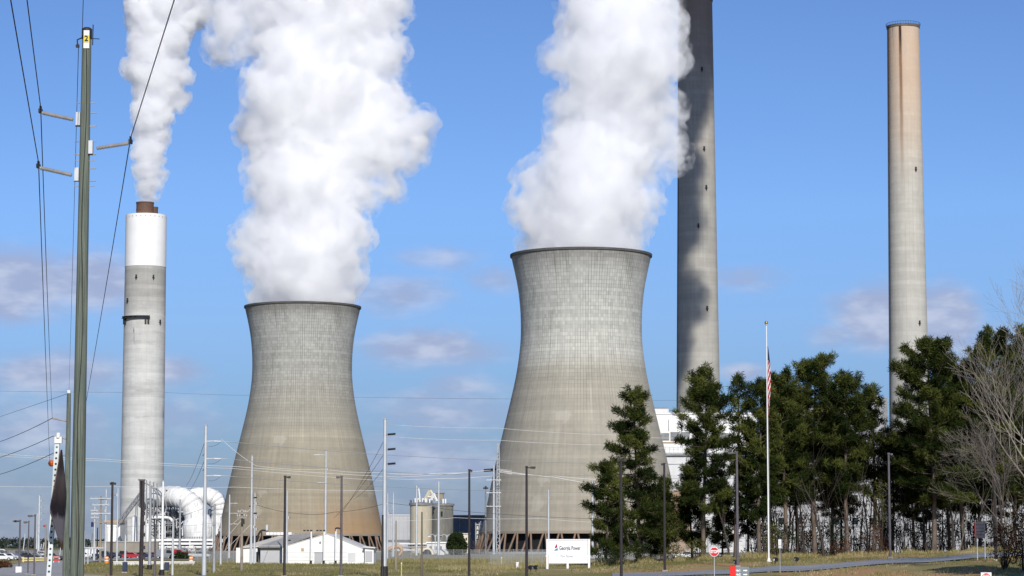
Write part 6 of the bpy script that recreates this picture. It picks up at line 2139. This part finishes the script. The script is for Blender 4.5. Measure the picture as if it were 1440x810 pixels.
# ================================================================ trees and grass
def leaf_mat(name, c_dark, c_mid, c_light, trans=0.25):
    m, t, out = new_mat(name)
    at = t.n('ShaderNodeAttribute', attribute_name="tone")
    c = t.ramp(at.outputs['Fac'], [(0.0, c_dark), (0.5, c_mid), (1.0, c_light)])
    d = t.n('ShaderNodeBsdfDiffuse'); t.l(c, d.inputs['Color'])
    tl = t.n('ShaderNodeBsdfTranslucent'); t.l(c, tl.inputs['Color'])
    mx = t.n('ShaderNodeMixShader'); mx.inputs[0].default_value = trans
    t.l(d.outputs[0], mx.inputs[1]); t.l(tl.outputs[0], mx.inputs[2])
    t.l(mx.outputs[0], out.inputs['Surface'])
    return m


needle = leaf_mat("pine_needles", (0.009, 0.016, 0.005), (0.032, 0.045, 0.012), (0.125, 0.138, 0.034), 0.18)
bark = wmat("pine_bark", (0.155, 0.118, 0.092), (0.075, 0.058, 0.048), 0.9, 0.95, stretch=(1, 1, .3))


def rand_dir(rnd, up=0.0):
    while True:
        v = Vector((rnd.uniform(-1, 1), rnd.uniform(-1, 1), rnd.uniform(-1, 1)))
        if 0.05 < v.length < 1:
            v.normalize()
            v.z += up
            return v.normalized()


class Crown:
    def __init__(s):
        s.v, s.t = [], []

    def blade(s, p, d, L, w_, tone, rnd):
        a = d.cross(rand_dir(rnd))
        if a.length < 1e-4: return
        a = a.normalized() * w_
        m_ = p + d * L * .45
        s.v += [p, m_ + a, p + d * L, m_ - a]
        s.t.append(tone)

    def tuft(s, c, r, n, rnd, tone, L=.58, w_=.034, up=.25):
        for _ in range(n):
            d = rand_dir(rnd, up)
            s.blade(c + rand_dir(rnd) * r * rnd.random() ** .5, d, L * rnd.uniform(.65, 1.2), w_ * rnd.uniform(.7, 1.3), min(1, max(0, tone + rnd.gauss(0, .13))), rnd)

    def build(s, name, mat, parent):
        mb = MB()
        mb.v = [tuple(v) for v in s.v]
        mb.f = [(4 * i, 4 * i + 1, 4 * i + 2, 4 * i + 3) for i in range(len(s.t))]
        mb.tone = s.t
        return mb.build(name, mat, parent)


def pine(seed, h, rad, cb, shape, label, loc, name="pine_tree", clump=30, nb=64, gap=0.0, lean=0.0, group="pines of the grove", droop=0.0, fill=1.0, bias=0.0):
    """shape: profile function t in 0..1 from crown base to tip -> 0..1"""
    rnd = random.Random(seed)
    root = thing(name, label, "pine tree", (0, 0, 0), group)
    tr = MB()
    ph = rnd.uniform(0, 6)
    spine = lambda z: Vector((lean * z + .22 * math.sin(z * .22 + ph), .2 * math.cos(z * .19 + ph) - .2 * math.cos(ph), z))
    o0 = spine(0)
    pts = [spine(h * k / 14) - o0 for k in range(15)]
    r0 = .0115 * h + .03
    tr.path(pts, [r0 * (1.25 if k == 0 else 1) * (1 - .93 * k / 14) + .012 for k in range(15)], 8)
    cr = Crown()
    az0 = rnd.uniform(0, 6)
    for i in range(nb):
        t_ = (i + rnd.random() * .8) / nb
        t_ = t_ ** .88
        z = h * (cb + (0.985 - cb) * t_)
        L = rad * shape(t_) * rnd.uniform(.62, 1.12)
        if rnd.random() < gap: L *= .45
        az = az0 + i * 2.399 + rnd.gauss(0, .35)
        L *= 1 - bias * math.cos(az) * (1 - t_)
        pitch = math.radians(-6 - droop + 44 * t_ + rnd.gauss(0, 8))
        p0 = spine(z) - o0
        d = Vector((math.cos(az) * math.cos(pitch), math.sin(az) * math.cos(pitch), math.sin(pitch)))
        p1 = p0 + d * L * .55 + Vector((0, 0, -.04 * L))
        p2 = p0 + d * L + Vector((0, 0, .10 * L))
        br = .012 + .010 * L
        tr.path([p0, p1, p2], [br, br * .7, .012], 4, cap=False)
        tone0 = .08 + .72 * rnd.random() + (.10 if d.z > .3 else 0)  # tone spread and lift on rising limbs paint sunlit and shaded clumps
        nt = max(3, int((2.4 + L * 2.5) * fill))
        for k in range(nt):
            f = .30 + .74 * (k + rnd.random() * .7) / nt
            c = p0.lerp(p2, f) if f < 1 else p2
            side = d.cross(Vector((0, 0, 1)))
            side = side.normalized() if side.length > .01 else Vector((1, 0, 0))
            spread = .42 * L * (1.05 - abs(f - .72)) * rnd.uniform(-.62, .62)
            c = c + side * spread + Vector((0, 0, rnd.uniform(-.1, .34)))
            if abs(spread) > .3: tr.path([p0.lerp(p2, min(f, 1) * .86), c], [.014, .008], 3, cap=False)
            rr = rnd.uniform(.22, .52)
            cr.tuft(c, rr, int(clump * 1.55 * (rr / .3) ** 1.4), rnd, tone0 + rnd.uniform(-.12, .14))
    for k in range(10):      # dead stubs on the bare bole
        z = h * cb * rnd.uniform(.3, 1)
        az = rnd.uniform(0, 6.28)
        p0 = spine(z) - o0
        d = Vector((math.cos(az), math.sin(az), rnd.uniform(-.25, .15)))
        tr.path([p0, p0 + d * rnd.uniform(.5, 1.8)], [.03, .01], 3, cap=False)
    tr.build("trunk", bark, root, smooth=60)
    cr.build("crown", needle, root)
    root.location = loc
    return root


conic = lambda t_: .16 + .95 * (1 - t_) ** .8 * min(1, .55 + 2.2 * t_)
dome = lambda t_: max(.16, math.sqrt(max(0, 1 - (1.5 * (t_ - .38)) ** 2)))
slim = lambda t_: .35 + .65 * math.sin(math.pi * min(1, .15 + .85 * t_))
layer = lambda t_: .14 + (1.05 - .95 * t_) * (1.0 if int(t_ * 11) % 2 == 0 else .62)


def th(px, ytop, Y):
    g = ground_at(px, Y)
    return g, Zh(ytop, Y) - g.z


def tree(px, ytop, Y, rpx, cb, shape, label, seed, **k):
    g, h = th(px, ytop, Y)
    return pine(seed, h, M(rpx * 1.1, Y), cb, shape, label, g, **k)


T = []
T.append(tree(897, 551, 284, 62, .14, layer, "layered pine with long low limbs beside the name board", 21, nb=66, clump=34, gap=.08, droop=8, bias=.28, fill=.95))
T.append(tree(851, 652, 280, 40, .10, conic, "shorter pine tucked against the layered pine, reaching towards the name board", 22, nb=40, clump=32, gap=.1, droop=6))
T.append(tree(929, 676, 287, 28, .12, conic, "shorter pine behind the clay-verge lamp post", 23, nb=34, clump=30, gap=.15))
T.append(tree(988, 527, 286, 42, .26, dome, "dense upright pine directly behind the stop sign", 24, nb=66, clump=34, gap=.15))
T.append(tree(972, 662, 292, 30, .12, conic, "lower bushy pine beside the dense upright one", 25, nb=40, clump=32))
T.append(tree(1033.5, 524, 290, 22, .30, slim, "thin sparse pine behind the brown lamp post", 26, nb=40, clump=22, gap=.25))
T.append(tree(1066, 543, 288, 34, .22, dome, "pine close behind the flagpole with low green limbs", 27, nb=60, clump=32))
T.append(tree(1102, 530, 292, 40, .28, dome, "broad crowned pine just past the flagpole", 28, nb=64, clump=34, gap=.12))
T.append(tree(1144, 511, 296, 48, .30, dome, "highest pine in the middle of the grove", 29, nb=74, clump=34, gap=.12))
T.append(tree(1190, 533, 292, 38, .32, dome, "grove pine with a rounded top beside the highest one, towards the tan chimney", 30, nb=62, clump=30, gap=.1))
T.append(tree(1226, 546, 295, 30, .34, slim, "thin-topped pine at the grove's end below the cream roof hut", 31, nb=50, clump=22, gap=.25))
T.append(tree(1310, 489, 286, 58, .24, dome, "big dark pine in front of the tan chimney's base", 32, nb=92, clump=36, gap=.05))
T.append(tree(1398, 474, 288, 50, .26, dome, "tall dark pine behind the slatted board and bare twigs", 33, nb=84, clump=36))
T.append(tree(1352, 520, 295, 42, .28, dome, "dark pine between the big dark one and the bare tree", 34, nb=66, clump=34))
T.append(tree(1446, 470, 292, 50, .22, dome, "dark pine closing the grove behind the bare tree's trunk", 35, nb=70, clump=34))


def copy_tree(src, px, ytop, Y, label, rot, sx_=1.0):
    g, h = th(px, ytop, Y)
    h0 = max(v.co.z for v in src.children[0].data.vertices)
    s = h / h0
    return dup(src, g, rot, (s * sx_, s * sx_, s), label)


cps = [(9, 1120, 552, 306, "second-row pine peering between the broad crown and the highest pine", 1.3), (7, 1168, 548, 308, "second-row pine peering past the highest pine", 2.4), (10, 1084, 566, 305, "second-row pine half hidden by the broad crowned one", 4.0),
       (12, 1282, 588, 300, "lower pine filling the gap before the big dark pine", 2.0), (10, 1252, 600, 306, "low pine behind the lamp post across the road", 0.7),        (13, 1332, 560, 306, "second-row pine under the big dark pine's shoulder", 1.0), (11, 1375, 545, 308, "second-row pine behind the slatted board's posts", 5.0), (13, 1422, 520, 304, "second-row pine between the two tall dark ones", 3.6),
       (4, 1014, 668, 300, "small pine between the stop sign's dense pine and the thin sparse one", 1.9), (6, 1050, 640, 303, "small pine between the brown lamp post and flagpole", 2.9), (1, 914, 690, 296, "small pine at the layered pine's foot", 4.4),
       (13, 1296, 610, 318, "rear pine behind the big dark pine's bole", 2.2),        (12, 1440, 560, 312, "rear pine behind the bare tree", 1.6), (8, 1180, 605, 321, "rear grove pine below the rounded top", 2.7)]
for (si, px, yt, Y, lab, rot) in cps:
    copy_tree(T[si], px, yt, Y, lab, rot)

# bare young trunks standing in the grove's lower storey
dead = MB()


def bare_tree(seed, h, label, loc, name, depth, spread, r0, mat, group=None, cat="bare tree", lean=(0, 0), start=.25, up=.55, twig=True, limbs=5):
    rnd = random.Random(seed)
    root = thing(name, label, cat, (0, 0, 0), group)
    tr, tw = MB(), MB()

    def grow(p, d, L, r, lev):
        pts, rad = [p], [r]
        n = 4
        q = p
        for k in range(n):
            d = (d + rand_dir(rnd) * .16 + Vector((0, 0, .06 * up))).normalized()
            q = q + d * L / n
            pts.append(q); rad.append(max(.008, r * (1 - .5 * (k + 1) / n)))
        (tr if lev < 2 else tw).path(pts, rad, 6 if lev < 2 else 3, cap=False)
        if lev >= depth: return
        kids = limbs if lev == 0 else 3 if lev < depth - 1 else 2
        for k in range(kids):
            f = (start + (1 - start) * (k + rnd.random()) / kids) if lev == 0 else .3 + .7 * (k + rnd.random()) / kids
            i = min(n - 1, int(f * n))
            b0 = pts[i].lerp(pts[i + 1], f * n - i)
            side = rand_dir(rnd)
            side = (side - d * side.dot(d)).normalized()
            a = spread * rnd.uniform(.6, 1.25)
            nd = (d * math.cos(a) + side * math.sin(a) + Vector((0, 0, .12 * up))).normalized()
            grow(b0, nd, L * rnd.uniform(.50, .74), rad[i] * rnd.uniform(.42, .62), lev + 1)
        grow(pts[-1], d, L * .55, rad[-1], lev + 1)

    grow(Vector((0, 0, -.05)), Vector((lean[0], lean[1], 1)).normalized(), h, r0, 0)
    tr.build("trunk", mat, root, smooth=60)
    if tw.v: tw.build("twigs", mat, root)
    root.location = loc
    return root


pale_bark = wmat("pale_bark", (0.30, 0.265, 0.225), (0.21, 0.185, 0.16), 1.2, .9, stretch=(1, 1, .4))
grey_bark = wmat("grey_bark", (0.20, 0.175, 0.15), (0.12, 0.105, 0.09), 1.2, .9, stretch=(1, 1, .3))
dark_bark = wmat("dark_bark", (0.06, 0.048, 0.04), (0.04, 0.032, 0.028), 1.2, .9)
brown_twig = wmat("brown_twig", (0.12, 0.085, 0.065), (0.08, 0.058, 0.046), 1.2, .9)
g = ground_at(1462, 214)
bare_tree(5, 12.5, "tall leafless pale tree spreading its twigs across the dark pines", g, "bare_tree", 5, .66, .20, pale_bark, lean=(-.07, -.02), start=.3, limbs=10, up=.8)
g = ground_at(1427, 206)
bare_tree(9, 6.5, "leafless pale tree leaning towards the slatted board, before the dark pines", g, "bare_tree", 5, .72, .085, grey_bark, lean=(-.28, .02), start=.25, limbs=6, up=.3)
# understory trunks: thin bare trees between the pines
YG = "thin bare trees in the grove's shade"
ust = [(1068, 300, 660, .0, "thin bare trunk just behind the flagpole's foot"), (1128, 288, 655, .02, "pale bare trunk under the broad crowned pine"), (1156, 284, 640, -.02, "pale thick bare trunk under the highest pine"),
       (1186, 290, 640, .03, "slightly bent bare trunk under the rounded pine"), (1218, 288, 620, .0, "pale bare trunk near the lamp post across the road"), (1240, 300, 630, -.03, "bare trunk just before the lamp post across the road"),
       (1268, 292, 650, .03, "thin bare trunk between lamp post and big dark pine"), (1300, 290, 640, -.02, "bare trunk below the big dark pine"), (1337, 286, 640, .0, "straight bare trunk next to the leaning one"),
       (1346, 284, 690, .16, "pale leaning trunk with open wall behind it"), (1366, 286, 640, .01, "slim pale trunk beside the slatted board"), (1408, 284, 620, .0, "bare trunk behind the dark lamp post by the slatted board"),
       (1424, 290, 600, -.02, "stout pale trunk next to the bare tree"), (1024, 286, 640, .01, "bare trunk beside the thin sparse pine"), (1104, 300, 650, -.02, "dark bare trunk under the broad crown, past the notice sign")]
for k, (px, Y, yt, ln, lab) in enumerate(ust):
    g, h = th(px, yt, Y)
    bare_tree(60 + k, h * .45, lab, g, "bare_tree", 2, .45, .09 + .05 * (k % 3), dark_bark if k not in (9, 12) else grey_bark, YG, lean=(ln, 0), start=.5, limbs=3, up=.7)

# leafy shrubs
oak = leaf_mat("brown_oak_leaves", (0.05, 0.022, 0.014), (0.11, 0.05, 0.028), (0.19, 0.09, 0.045))
olive = leaf_mat("olive_leaves", (0.05, 0.055, 0.015), (0.10, 0.10, 0.03), (0.19, 0.17, 0.045))
ever = leaf_mat("evergreen_leaves", (0.012, 0.022, 0.010), (0.03, 0.045, 0.018), (0.06, 0.075, 0.026))


def shrub(px, Y, hpx, wpx, mat, label, seed, name="shrub", cat="shrub", n=90, blades=26, L=.3, w_=.06, bottom=.12, group="shrubs among the trees", tone=.45):
    rnd = random.Random(seed)
    g = ground_at(px, Y)
    root = thing(name, label, cat, g, group)
    h, w2 = M(hpx, Y), M(wpx, Y) / 2
    st, cr = MB(), Crown()
    for k in range(n):
        f = bottom + (1 - bottom) * rnd.random()
        rr = w2 * math.sqrt(max(.05, 1 - (1.6 * (f - .45)) ** 2)) * rnd.random() ** .5
        a = rnd.uniform(0, 6.28)
        c = g + Vector((math.cos(a) * rr, math.sin(a) * rr, h * f))
        if k % 3 == 0: st.path([g + Vector((math.cos(a) * .1, math.sin(a) * .1, 0)), g.lerp(c, .6) + Vector((0, 0, h * .06)), c], [.03, .02, .008], 3, cap=False)
        cr.tuft(c, h * .09 + .06, blades, rnd, tone + rnd.uniform(-.2, .25), L, w_, .1)
    st.build("stem", dark_bark, root)
    cr.build("crown", mat, root)
    return root


shrub(1408, 196, 62, 46, oak, "rust brown oak shrub in front of the slatted board", 1, n=80, blades=12, L=.2, w_=.05)
shrub(1436, 192, 80, 40, oak, "dark brown shrub at the bare tree's foot", 2, n=90, blades=12, L=.2, w_=.05, tone=.25)
shrub(1228, 282, 44, 36, oak, "reddish shrub near the lamp post across the road", 3, n=60, blades=10, L=.2, w_=.05)
shrub(1180, 284, 22, 40, oak, "low brown shrub under the rounded grove pine", 4, n=40, blades=10, L=.2, w_=.05)
shrub(1236, 284, 100, 26, olive, "yellow green sapling behind the lamp post across the road", 5, n=60, blades=12, L=.22, w_=.05, bottom=.4)
shrub(978, 282, 28, 34, olive, "olive shrub beside the stop sign's pine", 6, n=50, blades=14, L=.22, w_=.05)
shrub(945, 284, 24, 30, olive, "olive shrub behind the clay-verge lamp post", 7, n=40, blades=14, L=.22, w_=.05)
shrub(906, 282, 26, 40, ever, "dark low shrub at the layered pine's trunk", 8, n=50, blades=16, L=.22, w_=.05)
shrub(860, 276, 22, 46, ever, "dark low shrub beside the name board", 9, n=60, blades=16, L=.22, w_=.05)
shrub(1085, 282, 46, 30, olive, "green sapling just past the flagpole's foot", 10, n=50, blades=14, L=.22, w_=.05)
shrub(643, 800, 29, 27, ever, "round dark evergreen bush between the silos and nearer tower", 11, name="evergreen_bush", n=220, blades=30, L=.75, w_=.2, bottom=.02, group="bushes inside the plant fence")
for k, (px, lab) in enumerate(((686, "larger leafless bush at the nearer tower's foot"), (676, "smaller leafless bush at the nearer tower's foot"), (668, "leafless bush between evergreen bush and tower"), (268, "leafless bush before the scrubber vessel"), (297, "leafless bush before the scrubber's far bay"))):
    Y = 860 if px > 400 else 640
    g = ground_at(px, Y)
    bare_tree(100 + k, M((36, 24, 20, 12, 14)[k], Y) * .5, lab, g, "bare_bush", 4, .75, .12, brown_twig, "leafless bushes inside the plant", "bush", start=.05, limbs=8, up=.8)
shrub(256, 560, 8, 30, ever, "low dark hedge row before the scrubber vessel", 15, n=60, blades=14, L=.5, w_=.14, bottom=.02, group="bushes inside the plant fence")
shrub(9, 330, 9, 26, oak, "low russet weeds beside the drive, near the white-based lamp post", 16, n=70, blades=12, L=.3, w_=.05, bottom=.02, group="bushes inside the plant fence")

# crowded understorey of the grove
protos = [shrub(1075, 296, 40, 40, ever, "dark twiggy undergrowth bush among the grove's trunks", 41, name="undergrowth_bush", n=42, blades=9, L=.3, w_=.05, bottom=.03, group="undergrowth bushes of the grove", tone=.2),
          shrub(1150, 302, 46, 40, oak, "dark twiggy undergrowth bush among the grove's trunks", 42, name="undergrowth_bush", n=40, blades=7, L=.25, w_=.04, bottom=.03, group="undergrowth bushes of the grove", tone=.05)]
rnd = random.Random(5)
for k in range(44):
    px, Y = 1056 + (k * 8.9) + rnd.uniform(-8, 8), rnd.uniform(290, 325)
    s_ = rnd.uniform(.7, 1.35)
    dup(protos[1 if k % 4 == 3 else 0], ground_at(px, Y), rnd.uniform(0, 6), (s_, s_, s_ * rnd.uniform(.8, 1.55)))
stem = bare_tree(301, 7.5, "thin dark stem crowded among the grove's trunks", ground_at(1090, 310), "young_tree", 2, .5, .07, dark_bark, "young stems of the grove", "young tree", start=.3, limbs=6, up=.6)
for k in range(26):
    px, Y = 1062 + k * 14.4 + rnd.uniform(-6, 6), rnd.uniform(288, 330)
    s_ = rnd.uniform(.8, 1.25)
    dup(stem, ground_at(px, Y), rnd.uniform(0, 6), (s_, s_, s_))
copy_tree(T[11], 1530, 470, 176, "big pine on the road's near side, past the bare tree", 2.2)

# far wood on the skyline, one mass
rnd = random.Random(77)
cr = Crown()
for k in range(5200):
    px = rnd.uniform(-500, 1750)
    Y = rnd.uniform(3000, 3500)
    x = (px - 720) / FPX * Y
    top_ = 15.5 * (.74 + .26 * mnoise.noise(Vector((px * .018, 0, 2))) + .20 * mnoise.noise(Vector((px * .09, 3, 0))))
    z = rnd.uniform(0, 1) ** .75 * top_
    cr.tuft(Vector((x, Y, z)), 3.0, 7, rnd, .4 + .5 * mnoise.noise(Vector((px * .02, Y * .01, 0))) + rnd.uniform(-.2, .2), 3.4, 1.5, .2)
far_leaf = leaf_mat("hazy_wood_leaves", (0.028, 0.045, 0.038), (0.05, 0.066, 0.052), (0.105, 0.092, 0.07))  # bluish haze of distance mixed into these leaf colours
tag(cr.build("far_woods", far_leaf, None), "distant mixed wood along the skyline", None, None, "stuff")

# grass blades on the near banks
rnd = random.Random(99)
dry = leaf_mat("dry_grass", (0.21, 0.22, 0.07), (0.40, 0.34, 0.15), (0.62, 0.52, 0.29), .5)
cr = Crown()


def blade_at(px, Y, L, tone):
    g = ground_at(px, Y)
    if mnoise.noise(Vector((g.x * .16, g.y * .07, 8))) > .18 and L < .34: return
    for _ in range(3):
        d = Vector((rnd.gauss(0, .32), rnd.gauss(0, .32), 1)).normalized()
        cr.blade(g + Vector((rnd.gauss(0, .12), rnd.gauss(0, .12), 0)), d, L * rnd.uniform(.6, 1.3), .02 + .02 * rnd.random(), min(1, max(0, tone + rnd.gauss(0, .2))), rnd)


for k in range(9000):
    px = rnd.uniform(700, 1500)
    Y = rnd.choice((rnd.uniform(186, 223), rnd.uniform(245, 300), rnd.uniform(245, 300)))
    blade_at(px, Y, .16 + .12 * rnd.random(), .36 + .95 * mnoise.noise(Vector((px * .018, Y * .05, 0))))
for k in range(9000):
    px = rnd.uniform(100, 760)
    Y = rnd.uniform(240, 420)
    blade_at(px, Y, .2 + .15 * rnd.random(), .28 + .8 * mnoise.noise(Vector((px * .018, Y * .035, 5))))
for k in range(5200):        # tall dry stand along the trees
    px = rnd.choice((rnd.uniform(825, 1120), rnd.uniform(825, 1450)))
    Y = rnd.gauss(283, 3.0)
    dens = mnoise.noise(Vector((px * .05, 1.7, 0)))
    if dens < -.15: continue
    blade_at(px, Y, .35 + .45 * rnd.random() * (dens + .5), .6)
for k in range(2600):        # rough strip inside the fence
    px = rnd.uniform(540, 770)
    Y = rnd.gauss(440, 12)
    blade_at(px, Y, .5 + .5 * rnd.random(), .5)
for k in range(2500):        # strip on the near rise
    px = rnd.uniform(620, 770)
    Y = rnd.gauss(285, 8)
    blade_at(px, Y, .3 + .3 * rnd.random(), .7)
tag(cr.build("grass", dry, None), "dry tan and green grass blades on the banks", None, None, "stuff")
